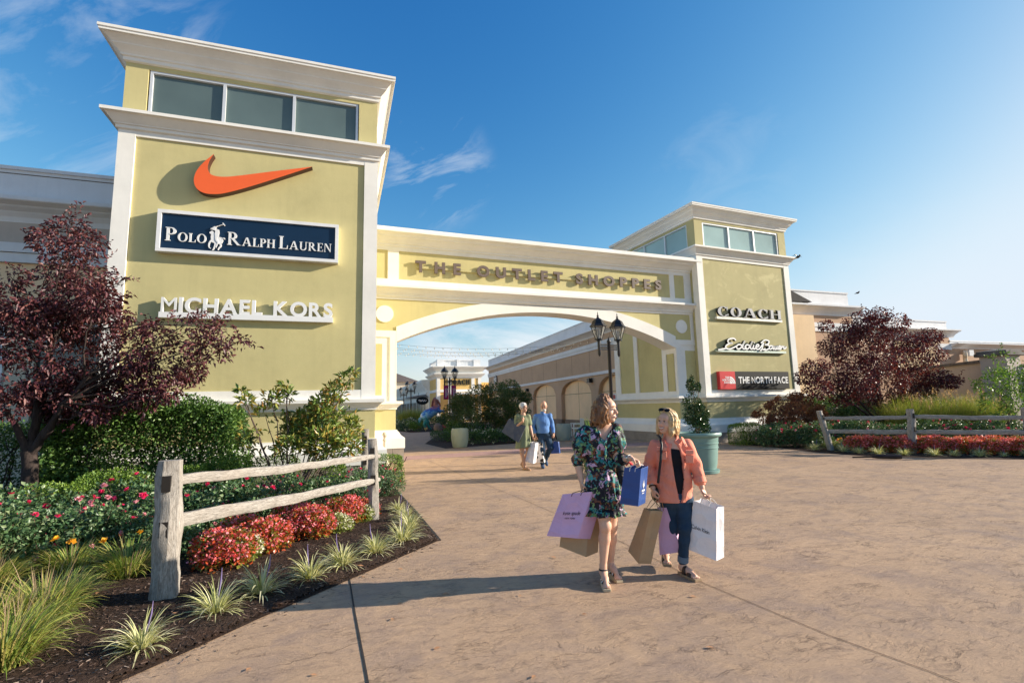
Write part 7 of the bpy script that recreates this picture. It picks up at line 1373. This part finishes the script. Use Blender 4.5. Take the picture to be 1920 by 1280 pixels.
# ---- woman in the coral shirt
def woman_coral():
    P = Person('laughing woman with blond hair in an open coral shirt and jeans, carrying bags', (1276, 1076), 0.0045, extra=(0.45, 0.42), top=1.72); L = P.L; fr = head_frame(-0.62, 0.05, 0.10); C = L(1251, 791, 0.0)
    nk = L(1258, 823, 0.02); shR, shL = L(1228, 836, 0.02), L(1288, 834, 0.02); ch = L(1260, 852, 0.02); ws = L(1263, 895, 0.02); hp = L(1267, 933, 0.03)
    eR, wR = L(1217, 876, 0.03), L(1224, 914, -0.06); eL, wL = L(1305, 876, 0.02), L(1316, 914, -0.04)
    hR, kR, aR = L(1255, 938, 0.04), L(1263, 990, 0.02), L(1248, 1050, 0.22); hL, kL, aL = L(1281, 938, 0.02), L(1284, 990, -0.05), L(1280, 1060, -0.02)
    aR = np.array((aR[0], aR[1], 0.13)); aL = np.array((aL[0], aL[1], 0.085))
    F = P.field(); q = head(F, C, fr, 0.97)
    F.cone(q(0, -0.02, -0.07), nk+(0, 0, -0.01), 0.050, 0.056, 0.03); F.ell(ch, (0.155, 0.10, 0.16), 0.05); F.ell(ws, (0.14, 0.105, 0.13), 0.06); F.ell(hp, (0.155, 0.12, 0.11), 0.06); F.cone(shR, shL, 0.052, 0.052, 0.05)
    F.path([shR, eR, wR], [0.05, 0.041, 0.026], 0.02); F.path([shL, eL, wL], [0.05, 0.041, 0.026], 0.02); F.path([hR, kR, aR], [0.080, 0.050, 0.032], 0.02); F.path([hL, kL, aL], [0.080, 0.050, 0.032], 0.02)
    gR = hand(F, wR, (0.10, -0.15, -1), (0.5, -1, 0), (0.6, 0.5, 0), 0.97); gL = hand(F, wL, (0.35, -0.25, -1), (-0.6, -1, 0.1), (0.45, -0.35, -0.4), 0.97, 0.8)
    fR = unit(np.array((0.10, -0.97, 0))); fL = unit(np.array((0.62, -0.78, 0))); zR = 0.055
    for a, f, z0 in ((aR, fR, zR), (aL, fL, 0.0)):
        b = np.array((a[0], a[1], z0)); F.path([a, b+np.array((0, 0.01, 0.07)), b+f*0.09+np.array((0, 0, 0.055)), b+f*0.165+np.array((0, 0, 0.038))], [0.032, 0.036, 0.030, 0.022], 0.02); s_ = np.array((-f[1], f[0], 0))
        for o in (-0.027, -0.013, 0.001, 0.014, 0.027): F.cone(b+f*0.155+s_*o+np.array((0, 0, 0.034)), b+f*(0.198-abs(o-0.01)*0.5)+s_*o*1.1+np.array((0, 0, 0.030)), 0.0095, 0.008, 0.006)
    F.mesh('body', M['skin'], P.t); face_parts(P, q, fr, 0.97, M['hair_blond'], 1.0)
    T = P.field((-0.3, -0.3, 0.7), (0.3, 0.3, 1.5)); T.ell(ch+np.array((0, 0.005, -0.01)), (0.160, 0.112, 0.150), 0.05); T.ell(ws, (0.150, 0.115, 0.15), 0.06); T.cone(ws, hp, 0.13, 0.15, 0.05, sq=((0, 1, 0), 0.8)); T.cone(shR*0.75+shL*0.25, nk*0.5+ch*0.5, 0.03, 0.05, 0.03); T.cone(shL*0.75+shR*0.25, nk*0.5+ch*0.5, 0.03, 0.05, 0.03); T.ell(nk+np.array((0.0, -0.07, -0.005)), (0.072, 0.085, 0.075), 0.01, None, True); T.cut(hp+np.array((0, 0, 0.06)), (0, 0, -1)); T.mesh('tank_top', M['tank'], P.t)
    J = P.field((-0.35, -0.35, 0.02), (0.35, 0.42, 1.05)); fold = lambda X, Y, Z: 0.0028*np.sin(Z*55+np.sin(X*30)*2+Y*20)*np.clip((0.62-np.abs(Z-0.35))/0.3, 0, 1)
    J.ell(hp+np.array((0, 0.01, 0.0)), (0.170, 0.132, 0.135), 0.05); J.path([hR, kR, aR*0.80+kR*0.20], [0.090, 0.059, 0.045], 0.02); J.path([hL, kL, aL*0.86+kL*0.14], [0.092, 0.060, 0.044], 0.02); J.warp(fold); J.cut(hp+np.array((0, 0, 0.10)), (0, 0, 1)); J.mesh('jeans', M['denim'], P.t)
    for k, a, e in ((kR, aR, 0.80), (kL, aL, 0.86)): c = a*e+k*(1-e); d = unit(a-k); m = MB(); m.tube([c-d*0.045, c-d*0.042, c+d*0.010, c+d*0.013], [0.045, 0.052, 0.052, 0.045], 20); m.build('jeans_cuff', M['denim_pale'], P.t, smooth=50)
    S = P.field((-0.45, -0.36, 0.55), (0.45, 0.36, 1.52)); hem = L(1262, 938, 0.03)
    S.ell(ch+np.array((-0.005, 0.012, -0.01)), (0.176, 0.130, 0.150), 0.03); S.cone(shR+np.array((-0.004, 0, 0.0)), shL+np.array((0.004, 0, 0.0)), 0.056, 0.056, 0.04); S.cone(ch, ws, 0.165, 0.168, 0.03, sq=((0, 1, 0), 0.80)); S.cone(ws, hem+np.array((0, 0, -0.02)), 0.168, 0.182, 0.03, sq=((0, 1, 0), 0.82))
    for sh, el, wr in ((shR, eR, wR), (shL, eL, wL)): c = el*0.30+wr*0.70; S.path([sh, sh*0.5+el*0.5, el, c], [0.060, 0.064, 0.062, 0.050], 0.02)
    S.warp(lambda X, Y, Z: 0.0045*np.sin(X*38+np.sin(Z*14)*2.2+Y*16)*np.clip((1.36-Z)/0.2, 0.2, 1) + 0.0035*np.sin(Z*62+X*28))
    op = [L(1262, 822, -0.14), L(1266.5, 843, -0.14), L(1271, 872, -0.14), L(1274.5, 900, -0.14), L(1277, 948, -0.14)]; S.path(op, [0.030, 0.050, 0.055, 0.046, 0.022], 0.004, sub=True, sq=((0, 1, 0), 2.3)); S.cone(nk, nk+np.array((0, -0.005, 0.045)), 0.076, 0.070, 0.03); S.cone(nk+np.array((0, -0.01, 0.12)), nk+np.array((0, -0.03, -0.02)), 0.060, 0.056, 0.006, True); S.cut(hem, (0.03, 0, -1)); S.mesh('shirt', M['coral'], P.t)
    for el, wr in ((eR, wR), (eL, wL)): c = el*0.30+wr*0.70; d = unit(wr-el); m = MB(); m.tube([c-d*0.040, c-d*0.037, c+d*0.014, c+d*0.017], [0.052, 0.061, 0.058, 0.050], 20); m.build('rolled_cuff', M['coral'], P.t, smooth=50)
    # collar, pockets, buttons, placket
    for s_, pts in ((-1, (L(1246, 817, 0.04), L(1246, 826, -0.09), L(1253, 838, -0.135))), (1, (L(1276, 817, 0.04), L(1278, 825, -0.085), L(1283, 836, -0.125)))):
        a, b, c = pts; w = np.array((s_*0.035, 0.012, -0.028)); m = MB(); vs = []
        for p0, k in ((a, 0.8), (a*0.5+b*0.5, 1), (b, 1.1), (b*0.45+c*0.55, 1.25), (c, 0.5)): vs += [p0, p0+w*k+np.array((0, -0.012, 0))]
        m.add([tuple(v) for v in vs], [(2*i, 2*i+1, 2*i+3, 2*i+2) for i in range(4)]); o = m.build('collar', M['coral'], P.t, smooth=60); sd = o.modifiers.new('t', 'SOLIDIFY'); sd.thickness = 0.006; sb = o.modifiers.new('s', 'SUBSURF'); sb.levels = sb.render_levels = 2
    for u0, u1, v0, dd in ((1231.5, 1250.5, 838, -0.158), (1285.5, 1301, 844, -0.130)):
        for z0, z1, e in ((v0, v0+7.5, 0.0), (v0+8.5, v0+24, 0.004)):
            A, B, Cc, Dd = L(u0, z1, dd+e), L(u1, z1, dd+e+0.01), L(u1, z0, dd+e+0.014), L(u0, z0, dd+e+0.004); m = MB(); g = np.array((0, 0.05, 0)); m.add([tuple(x) for x in (A, B, Cc, Dd, A+g, B+g, Cc+g, Dd+g)], [(0,1,2,3), (7,6,5,4), (0,3,7,4), (1,0,4,5), (2,1,5,6), (3,2,6,7)]); m.build('pocket', M['coral'], P.t, bevel=0.004)
    for v in (833, 848, 862, 880, 898, 916): m = MB(); m.ball(L(1285.5-(v-833)*0.05, v, -0.165+(v-833)*0.0001), 0.0055, 8, 5); m.build('button', M['eye_dark'], P.t, smooth=60)
    m = MB(); Q = [L(1233, 816, 0.03), L(1238, 821, -0.085), L(1240.5, 834, -0.155), L(1239, 860, -0.178), L(1236, 885, -0.178), L(1234, 905, -0.165)]; vs = [tuple(Vector(x)) for x in Q]; hb = thing('crossbody_bag', 'dark crossbody bag on a black strap over the coral shirt', 'handbag', P.p, P.rz); m.tube(vs, 0.013, 8); m.build('strap', M['black_strap'], hb, smooth=60); c = L(1232, 925, 0.02); G = P.around([c], 0.16, 0.007); G.ell(c, (0.06, 0.10, 0.085), 0.01); G.mesh('body', paint('dark green leather', (0.02, 0.03, 0.02), 0.5), hb)
    # hair
    G = P.around([C], 0.25, 0.0045); rg = np.random.default_rng(18); G.ell(q(0, -0.026, 0.040), (0.086, 0.098, 0.095), 0.02, fr)
    for i in range(60):
        a = rg.uniform(-2.50, 2.50); s0 = q(0.02*sin(a)-0.010, 0.0+0.03*rg.uniform(-1, 1), 0.126); bx, by = sin(a), -cos(a); by = min(by, 0.50); ln = rg.uniform(0.22, 0.265); ph = rg.uniform(0, 6); pts = [s0]
        for k in range(1, 8): f = k/7; wv = 0.014*sin(ph+f*9)*f; r = 0.090*min(1, f*3.0)*(1+0.16*f); pts.append(q(bx*r+wv, by*r*1.02-0.012+wv, 0.120-0.02*f*3*(f < .3)-ln*f))
        G.path(pts, [0.017, 0.020, 0.020, 0.020, 0.019, 0.017, 0.013, 0.005], 0.007)
    G.ell(q(-0.004, 0.105, -0.025), (0.066, 0.070, 0.092), 0.010, fr, True); G.warp(lambda X, Y, Z: 0.0024*np.sin(X*170+Y*130+np.sin(Z*36)*2.4)); G.mesh('hair', M['hair_blond'], P.t)
    sg = thing('sunglasses', 'dark sunglasses pushed up on the blond woman\'s hair', 'sunglasses', P.p, P.rz)
    for x in (-1, 1): m = MB(); m.ball((0, 0, 0), 1, 14, 7, (0.033, 0.006, 0.022)); R3 = Matrix((fr[0], unit(fr[1]*0.75+fr[2]*0.66), unit(fr[2]*0.75-fr[1]*0.66))).transposed().to_4x4(); m.xform(Matrix.Translation(Vector(q(0.037*x, 0.062, 0.125))) @ R3); m.build('lens', M['sign_black'], sg, smooth=60); m = MB(); m.tube([q(0.072*x, 0.050, 0.120), q(0.090*x, 0.0, 0.075), q(0.090*x, -0.05, 0.03)], 0.0035, 6); m.build('temple', M['leather'], sg, smooth=60)
    m = MB(); m.tube([q(-0.012, 0.070, 0.130), q(0.012, 0.070, 0.130)], 0.004, 6); m.build('bridge', M['leather'], sg, smooth=60)
    for a, f, z0 in ((aR, fR, zR), (aL, fL, 0.0)):
        b = np.array((a[0], a[1], z0)); s_ = np.array((-f[1], f[0], 0)); n = 14; top = []; bot = []; m = MB()
        for side in (1, -1):
            for i in (range(n+1) if side == 1 else range(n, -1, -1)): x = -0.055+0.268*i/n; w = 0.040*(1-abs((i/n-0.62)/0.78)**2.6)+0.006; top.append(b+f*x+s_*w*side+np.array((0, 0, 0.026))); bot.append(b+f*x+s_*w*side+np.array((0, 0, 0.001)))
        k = len(top); m.add(top+bot, [tuple(range(k)), tuple(range(2*k-1, k-1, -1))] + [(i, i+k, (i+1) % k+k, (i+1) % k) for i in range(k)]); m.build('cork_sole', M['cork'], P.t, bevel=0.004)
        for xa, hh in ((0.055, 0.098), (0.120, 0.070)):
            m = MB(); vs = []
            for i in range(9): t = pi*i/8; vs += [b+f*(xa-0.022)+s_*0.043*cos(t)+np.array((0, 0, 0.02+(hh+0.006-0.02)*sin(t)**0.8)), b+f*(xa+0.022)+s_*0.043*cos(t)+np.array((0, 0, 0.02+(hh-0.012-0.02)*sin(t)**0.8))]
            m.add([tuple(v) for v in vs], [(2*i, 2*i+1, 2*i+3, 2*i+2) for i in range(8)]); o = m.build('sandal_strap', M['leather'], P.t, smooth=70); sd = o.modifiers.new('t', 'SOLIDIFY'); sd.thickness = 0.006; sd.offset = 1
    for k, (cc, r) in enumerate((('leather', 0.0065), ('silver', 0.005), ('black_strap', 0.006))): d = unit(wR-eR); c = wR-d*(0.015+0.016*k); u1 = unit(np.cross(d, (0, 1, 0))); u2 = np.cross(d, u1); m = MB(); m.tube([c+(u1*cos(t)+u2*sin(t))*0.033 for t in np.linspace(0, 2*pi, 16)], r, 6); m.build('bracelet', M[cc], P.t, smooth=60)
    bag('paper_bag', 'tall kraft paper bag hanging from the blond woman\'s bracelet hand', P, ((1207.5, 951.5, -0.14), (1219.5, 957, -0.22), (1197, 1056, -0.19), (1177.5, 1032.5, -0.10)), (0.115, 0.055, -0.012), M['kraft'], M['rope_kraft'], gR)
    bag('paper_bag', 'orchid paper bag between the kraft bag and the jeans', P, ((1232, 951, -0.02), (1249.5, 951, -0.05), (1278, 1034, -0.02), (1237, 1040, 0.02)), (0.02, 0.14, 0.0), M['pink_paper'], M['rope_kraft'], gR)
    bag('paper_bag', 'large white paper bag with thin black lettering, rightmost of the bags', P, ((1300, 938, -0.05), (1343.5, 954, -0.05), (1343.5, 1051, -0.03), (1291.5, 1030, -0.02)), (0.078, 0.12, 0.006), M['white_paper'], M['rope_white'], gL, [('Calvin Klein', 0.02, 0.72, 0.455, 0.075, M['ink'], -0.004)])
woman_coral()
# ---- older couple further back
def older_woman():
    P = Person('older woman with short white hair and sage green shirt dress', (984, 880.5), 0.007, extra=(0.62, 0.5), top=1.85); L = P.L; fr = head_frame(1.0, -0.05); C = L(981.5, 764, 0.0); nk = L(981, 777, 0.0); shR, shL = L(970.5, 781, 0.0), L(990, 781, 0.02); ch = L(980.5, 790, 0.0); ws = L(981, 808, 0.0); hem = L(981.5, 838.5, 0.0)
    eR, wR = L(966, 802, -0.02), L(980, 790, -0.20); eL, wL = L(994.5, 803, 0.0), L(998.5, 817, -0.06); hR, kR, aR = L(978.5, 826, 0), L(978.5, 848, -0.06), L(984, 875, -0.04); hL, kL, aL = L(986, 826, 0.02), L(991, 846, 0.04), L(979, 868, 0.30)
    F = P.field(); q = head(F, C, fr, 0.98); F.cone(q(0, -0.02, -0.07), nk, 0.05, 0.056, 0.03); F.ell(ch, (0.15, .1, .17), .05); F.cone(shR, shL, .05, .05, .05); F.path([shR, eR, wR], [.05, .043, .028], .02); F.path([shL, eL, wL], [.05, .043, .028], .02); F.path([hR, kR, aR], [.09, .053, .033], .02); F.path([hL, kL, aL], [.09, .053, .033], .02)
    gR = hand(F, wR, (0.35, -0.1, 0.9), (-.5, -1, 0), (0.3, 0.6, 0.2), 1); gL = hand(F, wL, (0.15, -0.1, -1), (0.2, -1, 0), (0.8, 0.2, 0), 1); aR = np.array((aR[0], aR[1], 0.06))
    for a, f, z0 in ((aR, unit(np.array((0.65, -0.75, 0))), 0.0), (aL, unit(np.array((0.5, -0.7, -0.5))), None)):
        b = np.array((a[0], a[1], 0.0)) if z0 is not None else a-np.array((0, 0, 0.07)); F.path([a, b+f*0.08+np.array((0, 0, 0.05)), b+f*0.19+np.array((0, 0, 0.03))], [.033, .032, .022], .02); m = MB(); s_ = unit(np.cross(f, (0, 0, 1))); u_ = np.cross(s_, f); 
        m.add([tuple(b+f*x+s_*w+u_*z) for z in (0.004, 0.026) for x, w in ((-.06, -.03), (.06, -.038), (.16, -.042), (.22, -.02), (.22, .02), (.16, .042), (.06, .038), (-.06, .03))], [(7,6,5,4,3,2,1,0), tuple(range(8, 16))]+[(i, (i+1) % 8, (i+1) % 8+8, i+8) for i in range(8)]); m.build('sandal_sole', M['sandal_tan'], P.t); m = MB(); m.tube([b+f*.13-s_*.04+u_*.02, b+f*.12+u_*.085, b+f*.11+s_*.04+u_*.02], .014, 6); m.build('sandal_strap', M['sandal_tan'], P.t, smooth=60)
    F.mesh('body', M['skin_tan'], P.t); face_parts(P, q, fr, 1, M['hair_white'], 0.6); D = P.field((-.45, -.4, .5), (.45, .4, 1.65)); D.ell(ch, (.17, .12, .17), .05); D.cone(shR, shL, .062, .062, .05); D.cone(ch, ws, .145, .155, .05, sq=((0, 1, 0), .8)); D.cone(ws, hem, .16, .225, .05, sq=((0, 1, 0), .78))
    for s0, e0 in ((shR, eR), (shL, eL)): D.cone(s0, s0*.42+e0*.58, .072, .075, .03)
    D.cone(nk+np.array((0.02, -.08, .05)), ch+np.array((0.05, -.13, 0.06)), .06, .01, 0, True); D.warp(lambda X, Y, Z: .007*np.sin(np.arctan2(X, Y+.001)*9+Z*5)*np.clip((1.2-Z)/.4, 0, 1)); D.cut(hem, (0.1, 0, -1)); D.mesh('dress', M['sage'], P.t)
    G = P.around([C], .2, .007); rg = np.random.default_rng(28); G.ell(q(0, -.03, .045), (.088, .10, .095), .02, fr)
    for i in range(60): d = unit(rg.normal(0, 1, 3)+np.array((0, -.4, .7))); G.ell(q(d[0]*.085, d[1]*.095-.015, d[2]*.09+.035), (.022, .022, .022), .008, fr)
    G.ell(q(0, .115, -.04), (.062, .06, .085), .01, fr, True); G.mesh('hair', M['hair_white'], P.t); m = MB()
    for x in (-1, 1): m.tube([q(.031*x+.02*cos(t), .104, .006+.016*sin(t)) for t in np.linspace(0, 2*pi, 14)], .0025, 5); m.tube([q(.052*x, .1, .01), q(.08*x, .02, .01)], .0025, 5)
    m.build('glasses', M['leather'], P.t)
    bag('paper_bag', 'large slate grey paper bag slung from the older woman\'s shoulder', P, ((954, 785, 0.02), (985.5, 799, -0.20), (972, 829.5, -0.20), (940.5, 809.5, 0.02)), (0.06, 0.16, 0.02), M['slate_paper'], M['rope_dark'], gR)
    bag('paper_bag', 'white paper bag with bright end between the older couple', P, ((994, 829, -0.06), (1004, 831, -0.16), (999.5, 869, -0.16), (984, 864.5, -0.02)), (0.085, 0.10, 0.02), M['white_paper'], M['rope_kraft'], gL)
older_woman()
def older_man():
    P = Person('bald man with white beard in a blue quarter-zip sweater and jeans', (1019.5, 877), 0.007, extra=(0.55, 0.5), top=1.9); L = P.L; fr = head_frame(-0.05, -0.28); C = L(1019.5, 761, 0.0); nk = L(1018, 774, 0.02); shR, shL = L(1004.5, 780, 0.02), L(1031, 779, 0.02); ch = L(1018, 790, 0.02); ws = L(1018.5, 808, 0.02)
    eR, wR = L(999, 798, 0.06), L(1004, 816, -0.06); eL, wL = L(1035.5, 797, 0.06), L(1038, 812, -0.02); hR, kR, aR = L(1013, 815, .02), L(1017, 842, -.10), L(1017, 868, -.02); hL, kL, aL = L(1026, 815, .02), L(1032, 839, -.02), L(1022.5, 861, .30)
    F = P.field(); q = head(F, C, fr, 1.10); F.cone(q(0, -.02, -.07), nk, .06, .066, .03); F.ell(ch, (.17, .11, .17), .05); F.path([shR, eR, wR], [.05, .043, .028], .02); F.path([shL, eL, wL], [.05, .043, .028], .02); F.path([hR, kR, aR], [.09, .055, .035], .02); F.path([hL, kL, aL], [.09, .055, .035], .02); gR = hand(F, wR, (0.1, -.1, -1), (.3, -1, 0), (.8, .2, 0), 1.08); gL = hand(F, wL, (0.05, -.1, -1), (-.3, -1, 0), (-.8, .2, 0), 1.08); F.mesh('body', M['skin_tan'], P.t); face_parts(P, q, fr, 1.08, M['beard'], .2)
    S = P.field((-.45, -.4, .8), (.45, .4, 1.72)); S.ell(ch, (.185, .13, .17), .03); S.cone(shR, shL, .060, .060, .04); S.cone(ch, ws+np.array((0, 0, -.03)), .18, .175, .05, sq=((0, 1, 0), .82)); S.cone(nk, nk+np.array((0, -.005, .045)), .072, .068, .02); S.cone(nk+np.array((0, -.01, .10)), nk+np.array((0, -.01, -.02)), .058, .056, .005, True); S.cone(nk+np.array((0, -.13, .03)), ch+np.array((0, -.17, .06)), .05, .003, 0, True)
    for s0, e0, w0 in ((shR, eR, wR), (shL, eL, wL)): S.path([s0, e0, e0*.08+w0*.92], [.062, .058, .044], .02)
    S.warp(lambda X, Y, Z: .005*np.sin(Z*34+X*20+np.sin(Y*25))); S.cut(ws+np.array((0, 0, -.05)), (0, 0, -1)); S.mesh('sweater', M['blue_knit'], P.t)
    J = P.field((-.4, -.4, .05), (.4, .45, 1.15)); J.ell(hR*.5+hL*.5+np.array((0, 0, .03)), (.175, .125, .14), .05); J.path([hR, kR, aR], [.105, .078, .062], .03); J.path([hL, kL, aL], [.105, .078, .062], .03); J.warp(lambda X, Y, Z: .004*np.sin(Z*45+X*25)); J.mesh('jeans', M['denim'], P.t)
    for a, f, z0 in ((np.array((aR[0], aR[1], 0)), unit(np.array((.12, -1, 0))), 0), (aL-np.array((0, 0, .09)), unit(np.array((.2, -.85, -.35))), 1)): E_ = P.around([a, a+f*.25], .12, .007); E_.path([a+np.array((0, .02, .06)), a+f*.10+np.array((0, 0, .045)), a+f*.19+np.array((0, 0, .035))], [.045, .046, .036], .02); E_.cone(a+np.array((0, .01, .10)), a+np.array((0, .01, .05)), .045, .045, .02); (E_.cut((0, 0, .004), (0, 0, -1)) if z0 == 0 else E_); E_.mesh('shoe', M['blue_shoe'], P.t)
    B = P.around([C], .2, .007); B.ell(q(0, .055, -.085), (.062, .055, .055), .02, fr); B.ell(q(0, .10, -.052), (.03, .012, .010), .01, fr); B.ell(q(0, .125, -.062), (.020, .03, .008), .004, fr, True); B.mesh('beard', M['beard'], P.t); m = MB()
    for x in (-1, 1): m.tube([q(.031*x+.022*cos(t), .106, .006+.016*sin(t)) for t in np.linspace(0, 2*pi, 14)], .0025, 5); m.tube([q(.054*x, .1, .01), q(.082*x, .02, .01)], .0025, 5)
    m.build('glasses', M['leather'], P.t)
    bag('paper_bag', 'tan and cow print paper bag in the man\'s nearer hand', P, ((1005.5, 831.5, -.14), (1017, 831, -.18), (1019, 867, -.16), (1004, 866, -.10)), (.05, .10, .0), M['cow'], M['rope_kraft'], gR)
    bag('paper_bag', 'dark navy paper bag at the man\'s far side', P, ((1038, 827, -.02), (1046.5, 828, -.08), (1049, 849.5, -.06), (1033, 850, .0)), (.03, .10, 0), M['navy_paper'], M['rope_dark'], gL)
older_man()
# ---- painted horse statue
def horse():
    Y = 39.4; x0, y0 = gx(806, Y), Y; t = thing('horse_statue', 'rearing horse statue painted in blue, teal and rust', 'statue', (x0, y0, 0), math.atan2(-x0, y0)*-1.0*0 - 0.2); Mi = Matrix.Rotation(0.2, 4, 'Z') @ Matrix.Translation((-x0, -y0, 0)); Lq = lambda u, v, d=0.0: np.array(Mi @ at(u, v, Y+d))
    F = SDF((-1.7, -0.9, -0.02), (2.3, 0.9, 2.9), 0.03); G = lambda z, x, d=0: np.array((z, d, x)); px = lambda X, Yy, d=0: Lq(640+X/8, 700+Yy/8, d)
    F.path([px(1255, 640), px(1300, 610), px(1390, 560), px(1430, 525)], [.36, .37, .34, .30], .1); F.path([px(1430, 530), px(1410, 460), px(1405, 400)], [.25, .17, .12], .06); F.path([px(1400, 388), px(1440, 408)], [.12, .12], .03); F.path([px(1440, 408), px(1462, 440), px(1487, 482)], [.115, .095, .062], .012); F.ell(px(1402, 366), (.03, .05, .11), .02); F.ell(px(1416, 366, .06), (.03, .05, .11), .02)
    for d in (-.17, .17): F.path([px(1420, 560, d), px(1480, 570+40*d, d), px(1535, 560, d), px(1545, 595, d)], [.15, .10, .065, .055], .05); F.path([px(1250, 660, d), px(1265+150*max(0, d), 720, d), px(1240+300*max(0, d), 765, d), px(1268+420*max(0, d), 830, d)], [.26, .14, .085, .075], .06)
    F.path([px(1215, 640), px(1180, 690), px(1165, 760)], [.07, .12, .10], .06); S = MT('painted statue'); n = S.noise(1.6, 4, .6, dist=1.5); z = S.N.new('ShaderNodeSeparateXYZ'); S.L.new(S.tc.outputs['Object'], z.inputs[0]); v = S.math('ADD', S.math('MULTIPLY', z.outputs[2], 0.30), S.math('MULTIPLY', S.noise(3.2, 5, .65, dist=1.0), 0.55)); c = S.ramp(v, [(0.12, (0.03, .10, .10)), (0.35, (0.02, .24, .18)), (0.52, (0.06, .42, .40)), (0.60, (0.35, .55, .65)), (0.66, (0.10, .30, .58)), (0.76, (0.03, .09, .34)), (0.86, (0.40, .13, .07)), (1.0, (0.16, .06, .07))]); F.mesh('body', S.fin(c, .3, S.bump(n, .3, .05)), t)
    G2 = SDF((-1.7, -.9, .8), (2.3, .9, 2.9), 0.03); G2.path([px(1388, 372), px(1368, 425), px(1362, 480), px(1375, 520)], [.05, .07, .08, .05], .04); G2.mesh('mane', paint('rust mane', (0.22, .05, .035), .5), t); m = MB(); m.box(-.12, .12, -.55, -.5, .15, .3); m.box(-.02, .02, -.53, -.51, 0, .15); m.xform(Matrix.Translation(Vector(px(1275, 860))*1)); m.v = [(x, y-0.6, max(z, 0)) for x, y, z in m.v]; m.build('plaque', paint('ochre plaque', (0.6, 0.42, 0.15), 0.5), t)
horse()
# two birds seen against the sky
def bird(label, p, flying):
    t = thing('bird', label, 'bird', p); G = SDF((-.3, -.3, -.2), (.3, .3, .3), .012); G.ell((0, 0, 0), (.05, .09, .05), .02); G.ell((0, -.09, .05), (.03, .04, .03), .02); G.cone((0, .07, 0), (0, .19, -.02), .025, .01, .02)
    if flying: G.path([(0, 0, .02), (.12, 0, .09), (.26, .05, .02)], [.02, .018, .006], .02, sq=None); G.path([(0, 0, .02), (-.12, 0, .09), (-.26, .05, .02)], [.02, .018, .006], .02)
    G.mesh('body', M['eye_dark'], t)
bird('small dark bird perched on the white parapet behind the right tower', tuple(at(1608, 549, 19.65)), False); bird('small dark bird flying past the right tower cornice', tuple(at(1496, 482, 15)), True)
